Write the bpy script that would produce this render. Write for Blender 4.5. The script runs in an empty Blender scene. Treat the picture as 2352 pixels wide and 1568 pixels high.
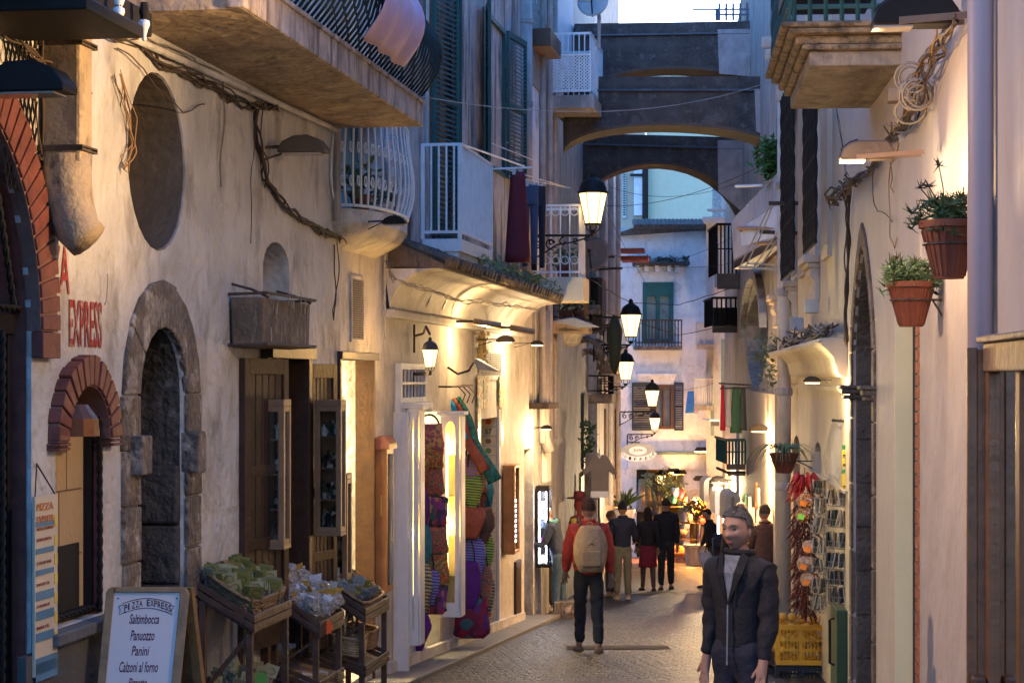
import bpy, bmesh, math, random
from mathutils import Vector, Matrix, noise
R=random.Random(7)
SC=bpy.context.scene; COL=SC.collection
V=Vector
FX,CX,HY=4594.0,1176.0,870.0          # survey units: focal length, axis and eye line
H0,SL=1.72,0.0633
def gz(D): return -H0-SL*D if D<62 else -H0-SL*62
def DP(x,y,D): return V(((x-CX)/FX*D, D, (HY-y)/FX*D))
class Fr:                              # a wall line in plan: s along it, n out towards the street, z up
    def __init__(s,o,t,side):
        s.o=V((o[0],o[1],0)); s.t=V((t[0],t[1],0)).normalized()
        s.n=V((s.t.y,-s.t.x,0))*(1 if side=='L' else -1)
    def P(s,a,n,z): 
        p=s.o+s.t*a+s.n*n; p.z=z; return p
    def sx(s,x,n=0):
        k=(x-CX)/FX; q=s.o+s.n*n
        return -(q.x-k*q.y)/(s.t.x-k*s.t.y)
    def D(s,x,n=0): return s.P(s.sx(x,n),n,0).y
    def z(s,x,y,n=0): return (HY-y)/FX*s.D(x,n)
    def W(s,x,y,n=0): return s.P(s.sx(x,n),n,s.z(x,y,n))
    def g(s,a): return gz(s.P(a,0,0).y)
FL=Fr((-4.2,0),(.147,1),'L'); FK=Fr((.357,31),(.1,1),'L'); FR=Fr((1.5,0),(.08,1),'R')
FE=Fr((3.0,62),(1,0),'R')              # end facade facing the camera: s along +X, n towards camera
FE.n=V((0,-1,0))
# ---------- materials
MATS={}
def _n(nt,t,**k):
    n=nt.nodes.new(t)
    for a,b in k.items():
        try: setattr(n,a,b)
        except Exception: n.inputs[a].default_value=b
    return n
def M(name,col,rough=.75,var=.18,scale=4,bump=.15,bs=30,stain=None,samt=.5,sscale=(1.2,1.2,.5),thr=.52,metal=0,emit=None,es=0,trans=0,spec=.4,alpha=1,col2=None,bd=.02):
    if name in MATS: return MATS[name]
    m=bpy.data.materials.new(name); m.use_nodes=True; nt=m.node_tree; L=nt.links.new
    b=nt.nodes['Principled BSDF']; tc=_n(nt,'ShaderNodeTexCoord')
    b.inputs['Roughness'].default_value=rough; b.inputs['Metallic'].default_value=metal
    b.inputs['Specular IOR Level'].default_value=spec; b.inputs['Transmission Weight'].default_value=trans; b.inputs['Alpha'].default_value=alpha
    c=(*col,1)
    no=_n(nt,'ShaderNodeTexNoise'); no.inputs['Scale'].default_value=scale; no.inputs['Detail'].default_value=6; no.inputs['Roughness'].default_value=.6
    L(tc.outputs['Object'],no.inputs['Vector'])
    cr=_n(nt,'ShaderNodeValToRGB'); e=cr.color_ramp.elements
    e[0].position=.3;e[1].position=.7
    lo=col2 if col2 else tuple(x*(1-var) for x in col)
    e[0].color=(*lo,1); e[1].color=(*(min(1,x*(1+var*.6)) for x in col),1)
    L(no.outputs['Fac'],cr.inputs['Fac']); out=cr.outputs['Color']
    if stain:
        mp=_n(nt,'ShaderNodeMapping'); mp.inputs['Scale'].default_value=sscale; L(tc.outputs['Object'],mp.inputs['Vector'])
        n2=_n(nt,'ShaderNodeTexNoise'); n2.inputs['Scale'].default_value=1.6; n2.inputs['Detail'].default_value=9; n2.inputs['Roughness'].default_value=.68
        L(mp.outputs['Vector'],n2.inputs['Vector'])
        r2=_n(nt,'ShaderNodeMapRange'); r2.inputs['From Min'].default_value=thr; r2.inputs['From Max'].default_value=thr+.13; r2.inputs['To Max'].default_value=samt
        L(n2.outputs['Fac'],r2.inputs['Value'])
        mx=_n(nt,'ShaderNodeMix',data_type='RGBA'); L(r2.outputs['Result'],mx.inputs['Factor']); L(out,mx.inputs['A']); mx.inputs['B'].default_value=(*stain,1)
        out=mx.outputs['Result']
        # finer grime: speckle and thin runs
        mp2=_n(nt,'ShaderNodeMapping'); mp2.inputs['Scale'].default_value=(sscale[0]*5,sscale[1]*5,sscale[2]*2.2); L(tc.outputs['Object'],mp2.inputs['Vector'])
        n4=_n(nt,'ShaderNodeTexNoise'); n4.inputs['Scale'].default_value=2.2; n4.inputs['Detail'].default_value=10; n4.inputs['Roughness'].default_value=.75; L(mp2.outputs['Vector'],n4.inputs['Vector'])
        r4=_n(nt,'ShaderNodeMapRange'); r4.inputs['From Min'].default_value=.5; r4.inputs['From Max'].default_value=.72; r4.inputs['To Max'].default_value=samt*.75; L(n4.outputs['Fac'],r4.inputs['Value'])
        mx2=_n(nt,'ShaderNodeMix',data_type='RGBA'); L(r4.outputs['Result'],mx2.inputs['Factor']); L(out,mx2.inputs['A']); mx2.inputs['B'].default_value=(*[(x*.6+y*.4) for x,y in zip(stain,col)],1)
        out=mx2.outputs['Result']
        # flaked patches with a crisp edge
        n6=_n(nt,'ShaderNodeTexNoise'); n6.inputs['Scale'].default_value=1.3; n6.inputs['Detail'].default_value=12; n6.inputs['Roughness'].default_value=.62; n6.inputs['Distortion'].default_value=.4; L(tc.outputs['Object'],n6.inputs['Vector'])
        r6=_n(nt,'ShaderNodeMapRange'); r6.inputs['From Min'].default_value=.60; r6.inputs['From Max'].default_value=.612; r6.inputs['To Max'].default_value=min(.6,samt*.7); L(n6.outputs['Fac'],r6.inputs['Value'])
        mx3=_n(nt,'ShaderNodeMix',data_type='RGBA'); L(r6.outputs['Result'],mx3.inputs['Factor']); L(out,mx3.inputs['A']); mx3.inputs['B'].default_value=(*[(x*.5+y*.5) for x,y in zip(stain,col)],1)
        out=mx3.outputs['Result']
    L(out,b.inputs['Base Color'])
    if bump:
        n3=_n(nt,'ShaderNodeTexNoise'); n3.inputs['Scale'].default_value=bs; n3.inputs['Detail'].default_value=5
        L(tc.outputs['Object'],n3.inputs['Vector'])
        bp=_n(nt,'ShaderNodeBump'); bp.inputs['Strength'].default_value=bump; bp.inputs['Distance'].default_value=bd
        hh=n3.outputs['Fac']
        if stain:
            n5=_n(nt,'ShaderNodeTexNoise'); n5.inputs['Scale'].default_value=2.6; n5.inputs['Detail'].default_value=3; L(tc.outputs['Object'],n5.inputs['Vector'])
            ma=_n(nt,'ShaderNodeMath',operation='MULTIPLY_ADD'); L(n5.outputs['Fac'],ma.inputs[0]); ma.inputs[1].default_value=2.2; L(hh,ma.inputs[2]); hh=ma.outputs[0]
        L(hh,bp.inputs['Height']); L(bp.outputs['Normal'],b.inputs['Normal'])
    if emit:
        b.inputs['Emission Color'].default_value=(*emit,1); b.inputs['Emission Strength'].default_value=es
    MATS[name]=m; return m
def MP(name,cols,kind='voronoi',scale=30,rough=.85,dist=3,axis=(1,1,1)):
    """patterned cloth / printed surface: a ramp of several colours over a voronoi or wave"""
    if name in MATS: return MATS[name]
    m=M(name,cols[0],rough=rough,bump=.3,bs=120); nt=m.node_tree; L=nt.links.new
    tc=[n for n in nt.nodes if n.type=='TEX_COORD'][0]; b=nt.nodes['Principled BSDF']
    mp=_n(nt,'ShaderNodeMapping'); mp.inputs['Scale'].default_value=axis; L(tc.outputs['Object'],mp.inputs['Vector'])
    if kind=='voronoi':
        t=_n(nt,'ShaderNodeTexVoronoi'); t.inputs['Scale'].default_value=scale; L(mp.outputs['Vector'],t.inputs['Vector'])
        s=_n(nt,'ShaderNodeSeparateColor'); L(t.outputs['Color'],s.inputs['Color']); f=s.outputs['Red']
    elif kind=='wave':
        t=_n(nt,'ShaderNodeTexWave',bands_direction='DIAGONAL'); t.inputs['Scale'].default_value=scale; t.inputs['Distortion'].default_value=dist; t.inputs['Detail'].default_value=2; L(mp.outputs['Vector'],t.inputs['Vector']); f=t.outputs['Fac']
    else:
        t=_n(nt,'ShaderNodeTexNoise'); t.inputs['Scale'].default_value=scale; t.inputs['Detail'].default_value=4; L(mp.outputs['Vector'],t.inputs['Vector'])
        r=_n(nt,'ShaderNodeMapRange'); r.inputs['From Min'].default_value=.3; r.inputs['From Max'].default_value=.7; L(t.outputs['Fac'],r.inputs['Value']); f=r.outputs['Result']
    cr=_n(nt,'ShaderNodeValToRGB'); cr.color_ramp.interpolation='CONSTANT'; e=cr.color_ramp.elements
    n=len(cols)
    while len(e)<n: e.new(.5)
    for i in range(n): e[i].position=i/n; e[i].color=(*cols[i],1)
    L(f,cr.inputs['Fac']); L(cr.outputs['Color'],b.inputs['Base Color'])
    return m
def emi(name,col,st):
    if name in MATS: return MATS[name]
    return M(name,(.8,.75,.6),rough=.4,bump=0,emit=col,es=st)
# ---------- meshes
BASE={}
class MB:
    def __init__(s): s.v=[]; s.f=[]
    def add(s,vs,fs):
        k=len(s.v); s.v+=[V(a) for a in vs]; s.f+=[[i+k for i in f] for f in fs]; return s
    def poly(s,pts): return s.add(pts,[list(range(len(pts)))])
    def hexa(s,p): return s.add(p,[[0,1,2,3],[4,5,6,7],[0,1,5,4],[1,2,6,5],[2,3,7,6],[3,0,4,7]])
    def box(s,fr,a0,a1,n0,n1,z0,z1):
        return s.hexa([fr.P(a0,n0,z0),fr.P(a1,n0,z0),fr.P(a1,n1,z0),fr.P(a0,n1,z0),fr.P(a0,n0,z1),fr.P(a1,n0,z1),fr.P(a1,n1,z1),fr.P(a0,n1,z1)])
    def obox(s,c,d,rz=0,rx=0,ry=0):
        m=Matrix.Translation(V(c))@Matrix.Rotation(rz,4,'Z')@Matrix.Rotation(rx,4,'X')@Matrix.Rotation(ry,4,'Y')
        q=[m@V((a*d[0]/2,b*d[1]/2,e*d[2]/2)) for e in(-1,1) for a,b in((-1,-1),(1,-1),(1,1),(-1,1))]
        return s.hexa(q)
    def extr(s,pts,vec):
        n=len(pts); vec=V(vec); pts=[V(p) for p in pts]
        return s.add(pts+[p+vec for p in pts],[list(range(n)),list(range(n,2*n))]+[[i,(i+1)%n,n+(i+1)%n,n+i] for i in range(n)])
    def tube(s,pts,r,k=6,r2=None,cap=True):
        pts=[V(p) for p in pts]; n=len(pts); vs=[]; u=None
        for i,p in enumerate(pts):
            t=(pts[min(i+1,n-1)]-pts[max(i-1,0)])
            if t.length<1e-9: t=V((0,0,1))
            t.normalize()
            if u is None: u=t.orthogonal().normalized()
            u=(u-t*u.dot(t)); u=u.normalized() if u.length>1e-6 else t.orthogonal().normalized()
            w=t.cross(u); rr=r if r2 is None else r+(r2-r)*i/(n-1)
            for j in range(k):
                a=2*math.pi*j/k; vs.append(p+(u*math.cos(a)+w*math.sin(a))*rr)
        fs=[[i*k+j,i*k+(j+1)%k,(i+1)*k+(j+1)%k,(i+1)*k+j] for i in range(n-1) for j in range(k)]
        if cap: fs+=[list(range(k)),list(range((n-1)*k,n*k))]
        return s.add(vs,fs)
    def lathe(s,c,prof,k=16,sx=1,sy=1,half=None,fr=None):
        c=V(c); vs=[]; full=half is None; m=k if full else k+1
        for r,z in prof:
            for j in range(m):
                a=2*math.pi*j/k if full else half[0]+(half[1]-half[0])*j/k
                if fr: d=fr.t*(math.cos(a)*r*sx)+fr.n*(math.sin(a)*r*sy)
                else: d=V((math.cos(a)*r*sx,math.sin(a)*r*sy,0))
                vs.append(c+d+V((0,0,z)))
        kk=m if full else m-1
        fs=[[i*m+j,i*m+(j+1)%m,(i+1)*m+(j+1)%m,(i+1)*m+j] for i in range(len(prof)-1) for j in range(kk)]
        fs+=[list(range(m)),list(range((len(prof)-1)*m,len(prof)*m))] if m>2 else []
        return s.add(vs,fs)
    def ball(s,c,r,k=8,j=6,sq=(1,1,1)):
        c=V(c); vs=[c+V((0,0,r*sq[2]))]
        for a in range(1,j):
            t=math.pi*a/j
            for b in range(k):
                q=2*math.pi*b/k; vs.append(c+V((math.sin(t)*math.cos(q)*r*sq[0],math.sin(t)*math.sin(q)*r*sq[1],math.cos(t)*r*sq[2])))
        vs.append(c-V((0,0,r*sq[2]))); L=len(vs)-1
        fs=[[0,1+b,1+(b+1)%k] for b in range(k)]+[[1+a*k+b,1+a*k+(b+1)%k,1+(a+1)*k+(b+1)%k,1+(a+1)*k+b] for a in range(j-2) for b in range(k)]+[[L,1+(j-2)*k+b,1+(j-2)*k+(b+1)%k] for b in range(k)]
        return s.add(vs,fs)
    def grid(s,fn,nu,nv):
        vs=[fn(i/nu,j/nv) for j in range(nv+1) for i in range(nu+1)]
        return s.add(vs,[[j*(nu+1)+i,j*(nu+1)+i+1,(j+1)*(nu+1)+i+1,(j+1)*(nu+1)+i] for j in range(nv) for i in range(nu)])
    def build(s,name,mat,parent=None,smooth=False,base=None,label=None,recalc=True,solid=0,bevel=0):
        if parent is not None: b=BASE[parent.name]
        elif base is not None: b=V(base)
        else:
            n=len(s.v); b=V((sum(p.x for p in s.v)/n,sum(p.y for p in s.v)/n,min(p.z for p in s.v)))
        me=bpy.data.meshes.new(name); me.from_pydata([tuple(p-b) for p in s.v],[],s.f); me.update()
        if recalc:
            bm=bmesh.new(); bm.from_mesh(me); bmesh.ops.recalc_face_normals(bm,faces=bm.faces); bm.to_mesh(me); bm.free()
        me.materials.append(mat)
        if smooth:
            for p in me.polygons: p.use_smooth=True
        o=bpy.data.objects.new(name,me); COL.objects.link(o)
        if parent is not None: o.parent=parent
        else: o.location=b
        BASE[o.name]=b
        if label: o['label']=label
        if solid:
            m=o.modifiers.new('solid','SOLIDIFY'); m.thickness=solid; m.offset=0
        if bevel:
            m=o.modifiers.new('bevel','BEVEL'); m.width=bevel; m.segments=2; m.limit_method='ANGLE'
        return o
def tag(o,label,cat,group=None,kind=None):
    if label: o['label']=label
    if cat: o['category']=cat
    if group: o['group']=group
    if kind: o['kind']=kind
    return o
def T(name,label,cat,loc,group=None):
    o=bpy.data.objects.new(name,None); COL.objects.link(o); o.location=loc; o.empty_display_size=.1
    BASE[o.name]=V(loc); return tag(o,label,cat,group)
def copy_thing(root,loc,rz=0,label=None,scale=1):
    r=root.copy(); COL.objects.link(r); r.location=loc; r.rotation_euler=(0,0,rz); r.scale=(scale,)*3
    if label: r['label']=label
    for ch in list(root.children):
        c=ch.copy(); COL.objects.link(c); c.parent=r
        for g in list(ch.children):
            d=g.copy(); COL.objects.link(d); d.parent=c
    return r
LP=.68
def lamp(loc,power,parent=None,col=(1,.55,.19),rad=.05,spot=None,direction=None,blend=.6):
    l=bpy.data.lights.new('bulb','SPOT' if spot else 'POINT'); l.energy=power*LP; l.color=col; l.shadow_soft_size=rad
    o=bpy.data.objects.new('bulb',l); COL.objects.link(o)
    if spot:
        l.spot_size=math.radians(spot); l.spot_blend=blend
        o.rotation_euler=V(direction).to_track_quat('-Z','Y').to_euler()
    if parent: o.parent=parent; o.location=V(loc)-BASE[parent.name]
    else: o.location=loc
    return o
def text(s,o,right,up,w,h,mat,parent,name='lettering',off=.004,thick=.002,font_shear=0,bold=.015):
    c=bpy.data.curves.new('t','FONT'); c.body=s; c.resolution_u=3; c.shear=font_shear; c.offset=bold
    ob=bpy.data.objects.new('t',c); me=bpy.data.meshes.new_from_object(ob)
    xs=[v.co.x for v in me.vertices]; ys=[v.co.y for v in me.vertices]
    x0,x1,y0,y1=min(xs),max(xs),min(ys),max(ys); right=V(right).normalized(); up=V(up).normalized(); nrm=right.cross(up).normalized()
    b=BASE[parent.name]; m=MB()
    m.v=[V(o)+right*((v.co.x-x0)/(x1-x0)*w)+up*((v.co.y-y0)/(y1-y0)*h)+nrm*off for v in me.vertices]
    m.f=[list(p.vertices) for p in me.polygons]
    bpy.data.objects.remove(ob)
    return m.build(name,mat,parent,solid=thick)
def archpts(s0,s1,zb,zs,zt,n=12,point=0):
    """outline of an opening: bottom zb, springing zs, crown zt; point>0 makes it pointed"""
    c=(s0+s1)/2; r=(s1-s0)/2; P=[(s0,zb)]
    for i in range(n+1):
        a=math.pi-math.pi*i/n; x=math.cos(a); y=math.sin(a)
        if point: y=(1-abs(x)**1.5)**(.75)*(1-point)+point*(1-abs(x))
        P.append((c+r*x,zs+(zt-zs)*y))
    P.append((s1,zb)); return P
def rectpts(s0,s1,z0,z1): return [(s0,z0),(s0,z1),(s1,z1),(s1,z0)]
def ovalpts(c,z,a,b,n=24): return [(c+a*math.cos(2*math.pi*i/n),z+b*math.sin(2*math.pi*i/n)) for i in range(n)]
def wall(fr,a0,a1,z0,z1,holes,mat,parent,n=0,thick=2.2,name='wall'):
    """holes: list of (outline, reveal depth)"""
    bm=bmesh.new(); ed=[]
    def loop(pts):
        vs=[bm.verts.new(fr.P(a,n,z)) for a,z in pts]
        for i in range(len(vs)): ed.append(bm.edges.new((vs[i],vs[(i+1)%len(vs)])))
    N=max(2,int((a1-a0)/1.0)); out=[(a0+(a1-a0)*i/N,z0) for i in range(N+1)]+[(a1-(a1-a0)*i/N,z1) for i in range(N+1)]
    loop(out)
    for h,d in holes: loop(h)
    bmesh.ops.triangle_fill(bm,use_beauty=True,use_dissolve=False,edges=ed)
    m=MB(); bm.verts.index_update()
    m.add([v.co.copy() for v in bm.verts],[[v.index for v in f.verts] for f in bm.faces]); bm.free()
    for h,d in holes:
        k=len(h)
        m.add([fr.P(a,n,z) for a,z in h]+[fr.P(a,n-d,z) for a,z in h],[[i,(i+1)%k,k+(i+1)%k,k+i] for i in range(k)])
    q=[(a0,z0),(a1,z0),(a1,z1),(a0,z1)]
    m.add([fr.P(a,n,z) for a,z in q]+[fr.P(a,n-thick,z) for a,z in q],[[i,(i+1)%4,4+(i+1)%4,4+i] for i in range(4)]+[[4,5,6,7]])
    return m.build(name,mat,parent,recalc=False)
def cable(pts,r,mat,lab,cat='cable',name='cable',wob=.02,seg=6,group=None,k=5,strands=1,parent=None):
    """pts world points; smooth-ish path with wobble"""
    m=MB(); r=r*.5; wob=wob*1.3; strands=strands+(2 if strands>2 else 0)
    for q in range(strands):
        P=[]; ph=R.random()*9
        for i in range(len(pts)-1):
            a,b=V(pts[i]),V(pts[i+1]); L=(b-a).length
            for j in range(seg):
                t=j/seg; p=a.lerp(b,t); p+=noise.noise_vector(p*3+V((ph,q,0)))*wob*(1+ (q>0)*1.5); P.append(p)
        P.append(V(pts[-1])); m.tube(P,r*(1 if q==0 else .55+.35*(q%2)),k)
    o=m.build(name,mat,parent,smooth=True)
    if parent is None: tag(o,lab,cat,group)
    return o
def catenary(a,b,sag,n=14): 
    a,b=V(a),V(b); return [a.lerp(b,i/n)-V((0,0,sag*4*(i/n)*(1-i/n))) for i in range(n+1)]
UP=V((0,0,1))
# palette
plN=M('plaster_cream',(.55,.515,.49),var=.2,scale=1.6,bump=.8,bs=9,bd=.04,stain=(.2,.17,.15),samt=.65,thr=.51,sscale=(1.3,1.3,.7))
plR=M('plaster_pink',(.5,.43,.38),var=.1,scale=1.2,bump=.35,bs=7,bd=.03,stain=(.36,.26,.2),samt=.35,thr=.56)
plW=M('plaster_white',(.5,.47,.44),var=.22,scale=3,bump=.6,bs=14,bd=.02,stain=(.2,.16,.12),samt=.6,thr=.55,sscale=(1.4,1.4,.5))
plS=M('plaster_stained',(.4,.38,.38),var=.25,scale=5,bump=.8,bs=12,stain=(.035,.03,.03),samt=.95,thr=.47,sscale=(1.6,1.6,.3))
plB=M('plaster_blue_white',(.7,.73,.78),var=.12,scale=3,bump=.5,bs=12,bd=.03,stain=(.1,.1,.11),samt=.8,thr=.58,sscale=(.5,.5,.4))
plG=M('plaster_grey',(.4,.38,.36),var=.2,scale=4,bump=.7,bs=14,stain=(.09,.075,.06),samt=.7,thr=.5,sscale=(2,2,.5))
rough_grey=M('roughcast',(.33,.31,.29),var=.5,scale=14,bump=1,bs=20,bd=.05)
mould_shade=M('mouldy_shaded_stone',(.05,.045,.045),var=.6,scale=2.5,bump=.8,bs=16,bd=.04,stain=(.15,.145,.15),samt=.6,thr=.55,sscale=(4,4,4))  # very dark base carries the arches' unlit look as well as mould
stoneD=M('dark_stone',(.07,.06,.055),var=.45,scale=4,bump=1,bs=14,bd=.04,stain=(.3,.28,.27),samt=.5,thr=.58,sscale=(4,4,4))
stoneB=M('brown_stone',(.12,.09,.07),var=.4,scale=6,bump=1,bs=25,bd=.03)
stoneP=M('peeling_stone',(.14,.11,.09),var=.5,scale=5,bump=1,bs=16,bd=.04,stain=(.6,.52,.45),samt=.8,thr=.55,sscale=(3,3,2))
slabM=M('stained_slab',(.36,.27,.19),var=.3,scale=3,bump=.8,bs=9,bd=.05,stain=(.09,.065,.045),samt=.6,thr=.5,sscale=(2.5,1,3))
slabE=M('stained_slab_edge',(.42,.34,.3),var=.4,scale=4,bump=.8,bs=12,bd=.04,stain=(.08,.06,.055),samt=.85,thr=.47,sscale=(4,4,.8))
brickR=M('red_brick',(.17,.045,.032),rough=.6,var=.45,scale=8,bump=.2,bs=40)
mortar=M('mortar',(.2,.1,.08),bump=.4)
iron=M('black_iron',(.018,.015,.014),rough=.6,bump=.1,spec=.15)
ironB=M('rusty_iron',(.07,.045,.035),rough=.7,var=.5,scale=20,bump=.4)
whiteP=M('white_painted_metal',(.68,.72,.76),rough=.45,var=.1,scale=6,bump=.1,stain=(.3,.24,.2),samt=.4,thr=.62)
whiteC=M('white_painted_wood',(.62,.62,.63),rough=.5,var=.1,scale=6,bump=.15,stain=(.3,.26,.22),samt=.5,thr=.62)
greenS=M('green_shutter',(.015,.07,.065),rough=.5,var=.3,bump=.1)
darkS=M('dark_shutter',(.035,.04,.045),rough=.6,bump=.1)
woodD=M('dark_wood',(.045,.02,.011),rough=.5,var=.4,scale=6,bump=.3,bs=25)
woodM=M('brown_wood',(.09,.038,.016),rough=.5,var=.35,scale=6,bump=.3,bs=25)
woodL=M('orange_wood',(.36,.15,.045),rough=.4,var=.3,scale=5,bump=.2)
woodG=M('weathered_wood',(.13,.095,.07),rough=.9,var=.4,scale=7,bump=1,bs=18,stain=(.4,.32,.25),samt=.5,thr=.57,sscale=(6,6,1.2))
glass=M('window_glass',(.02,.025,.03),rough=.06,bump=.05,bs=3,spec=.9,var=0)
glassC=M('blue_curtain_glass',(.2,.35,.42),rough=.2,bump=.1,spec=.7)
darkI=M('dark_interior',(.02,.016,.014),bump=0)
wire=M('cable_brown',(.07,.045,.032),rough=.8,bump=.2)
wireG=M('cable_grey',(.2,.18,.17),rough=.7,bump=.2)
pipeM=M('pipe_grey',(.36,.32,.3),rough=.6,var=.2,bump=.2,stain=(.12,.08,.06),samt=.5)
terra=M('terracotta',(.17,.045,.022),rough=.65,var=.4,scale=6,bump=.1)
leafM=M('leaf_green',(.05,.09,.03),rough=.6,var=.4,scale=20,bump=0)
leafL=M('leaf_light',(.16,.2,.07),rough=.6,var=.4,scale=20,bump=0)
tileM=M('roof_tile',(.1,.075,.065),rough=.9,var=.5,scale=8,bump=1,bs=18,stain=(.22,.2,.1),samt=.5,thr=.55,sscale=(4,4,4))
white=M('white_plastic',(.75,.75,.74),rough=.4,bump=.05,var=.04)
lampG=emi('lantern_glass',(1,.62,.2),.5)
tubeG=emi('tube_glow',(1,.72,.3),.35)
yell=M('yellow_room',(.75,.7,.4),var=.05,bump=0)
# ---------- street paving (sloping down to the far square)
def paving():
    m=M('paving_lava',(.04,.03,.024),rough=.5,var=.4,scale=1.5,bump=0,stain=(.1,.085,.07),samt=.5,thr=.5,sscale=(1,1,1)); nt=m.node_tree; L=nt.links.new
    tc=[n for n in nt.nodes if n.type=='TEX_COORD'][0]; b=nt.nodes['Principled BSDF']
    mp=_n(nt,'ShaderNodeMapping'); mp.inputs['Rotation'].default_value=(0,0,-.1); L(tc.outputs['Object'],mp.inputs['Vector'])
    br=_n(nt,'ShaderNodeTexBrick'); br.inputs['Scale'].default_value=1; br.inputs['Brick Width'].default_value=.26; br.inputs['Row Height'].default_value=.13; br.inputs['Mortar Size'].default_value=.012; br.inputs['Mortar Smooth'].default_value=.6; br.offset=.5
    for k in('Color1','Color2'): br.inputs[k].default_value=(1,1,1,1) if k=='Color1' else (.3,.3,.3,1)
    br.inputs['Mortar'].default_value=(.1,.1,.1,1)
    L(mp.outputs['Vector'],br.inputs['Vector'])
    no=_n(nt,'ShaderNodeTexNoise'); no.inputs['Scale'].default_value=15; no.inputs['Detail'].default_value=5; L(tc.outputs['Object'],no.inputs['Vector'])
    ad=_n(nt,'ShaderNodeMath',operation='MULTIPLY_ADD'); L(no.outputs['Fac'],ad.inputs[0]); ad.inputs[1].default_value=1.3; L(br.outputs['Color'],ad.inputs[2])
    bp=_n(nt,'ShaderNodeBump'); bp.inputs['Strength'].default_value=1; bp.inputs['Distance'].default_value=.07; L(ad.outputs[0],bp.inputs['Height']); L(bp.outputs['Normal'],b.inputs['Normal'])
    src=b.inputs['Base Color'].links[0].from_socket; mx=_n(nt,'ShaderNodeMix',data_type='RGBA',blend_type='MULTIPLY'); mx.inputs['Factor'].default_value=1
    L(src,mx.inputs['A']); L(br.outputs['Color'],mx.inputs['B']); L(mx.outputs['Result'],b.inputs['Base Color'])
    return m
pav=paving()
g=MB(); g.poly([(-40,-12,gz(-12)),(40,-12,gz(-12)),(40,62,gz(62)),(-40,62,gz(62))]); g.poly([(-40,62,gz(62)),(40,62,gz(62)),(60,400,gz(62)),(-60,400,gz(62))])
o=g.build('street_paving',pav,base=(0,0,gz(0))); o['kind']='structure'
def strip(fr,a0,a1,n0,n1,h,name,mat,z=None):
    m=MB(); q=lambda a,n,dz: fr.P(a,n,gz(fr.P(a,n,0).y)+dz)
    m.hexa([q(a0,n0,-.3),q(a1,n0,-.3),q(a1,n1,-.3),q(a0,n1,-.3),q(a0,n0,h),q(a1,n0,h),q(a1,n1,h),q(a0,n1,h)])
    o=m.build(name,mat,bevel=.01); o['kind']='structure'; return o
flag=M('flagstone_grey',(.15,.14,.13),rough=.7,var=.25,scale=3,bump=.6,bs=18)
strip(FL,19.2,31.2,-.1,.42,.05,'kerb_pavement',flag)
sq=MB(); sq.box(FE,-4,8,-20,2.2,gz(62)-.2,gz(62)+.13); o=sq.build('raised_terrace',M('terrace_clay',(.4,.2,.12),var=.3,scale=6)); o['kind']='structure'
sq=MB(); 
for i in range(2): sq.poly([DP(1432,1250+i*70,1) and (1.6+i*.6,39+i*14,gz(39+i*14)+.006),(6,39+i*14,gz(39+i*14)+.006),(6,39.35+i*14,gz(39.35+i*14)+.006),(1.6+i*.6,39.35+i*14,gz(39.35+i*14)+.006)])
o=sq.build('drain_channel',flag,recalc=False); o['kind']='structure'
# manhole cover grating
m=MB(); c=DP(1420,1490,24.2); c.z=gz(24.2)+.006
m.poly([(c.x-.62,c.y-.3,gz(c.y-.3)+.008),(c.x+.62,c.y-.22,gz(c.y-.22)+.008),(c.x+.62,c.y+.35,gz(c.y+.35)+.008),(c.x-.62,c.y+.3,gz(c.y+.3)+.008)])
tag(m.build('manhole_cover',M('steel_plate',(.07,.06,.055),rough=.85,spec=.1,bump=.8,bs=60),recalc=False),'grey chequered steel cover set flat in the paving in front of the walkers','manhole cover')

# ================= near left house =================
def hz(fr,xm,y,n=0): return fr.z(xm,y,n)
def R4(fr,x0,x1,y0,y1):
    xm=(x0+x1)/2; return rectpts(fr.sx(x0),fr.sx(x1),hz(fr,xm,y1),hz(fr,xm,y0))
def A4(fr,x0,x1,yt,ys,yb,n=14,point=0):
    xm=(x0+x1)/2; return archpts(fr.sx(x0),fr.sx(x1),hz(fr,xm,yb),hz(fr,xm,ys),hz(fr,xm,yt),n,point)
def frame_rect(m,fr,a0,a1,z0,z1,n0,n1,w,bot=True):
    m.box(fr,a0,a0+w,n0,n1,z0,z1); m.box(fr,a1-w,a1,n0,n1,z0,z1); m.box(fr,a0+w,a1-w,n0,n1,z1-w,z1)
    if bot: m.box(fr,a0+w,a1-w,n0,n1,z0,z0+w)
a0=FL.sx(-400); aE=FL.sx(882)
H1=T('town_house','cream plastered house at the left with brick arches, oval niche and red painted lettering','house',FL.P(FL.sx(200),-.4,FL.g(FL.sx(200))))
gzE=FL.g(aE)-.4
holes=[]
# arched shop entrance at frame edge
sL=FL.sx(72); ent=archpts(sL-2.3,sL,FL.g(sL)-.2,hz(FL,72,760),hz(FL,72,480)+.55,16); holes.append((ent,.35))
oval=ovalpts(FL.sx(362),hz(FL,362,372),(FL.sx(430)-FL.sx(298))/2,hz(FL,362,168)-hz(FL,362,372),28); holes.append((oval,.45))
bw=A4(FL,128,236,872,1000,1425); holes.append((bw,.12))
sp=A4(FL,316,424,752,905,1640,14,0); holes.append((sp,.75))
sn=A4(FL,604,665,556,620,690); holes.append((sn,.35))
dA=R4(FL,600,700,818,1500); holes.append((dA,.5))
dB=R4(FL,778,858,826,1560); holes.append((dB,2.0))
gw=R4(FL,768,878,250,498); holes.append((gw,.35))
ZT=6.5
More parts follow.
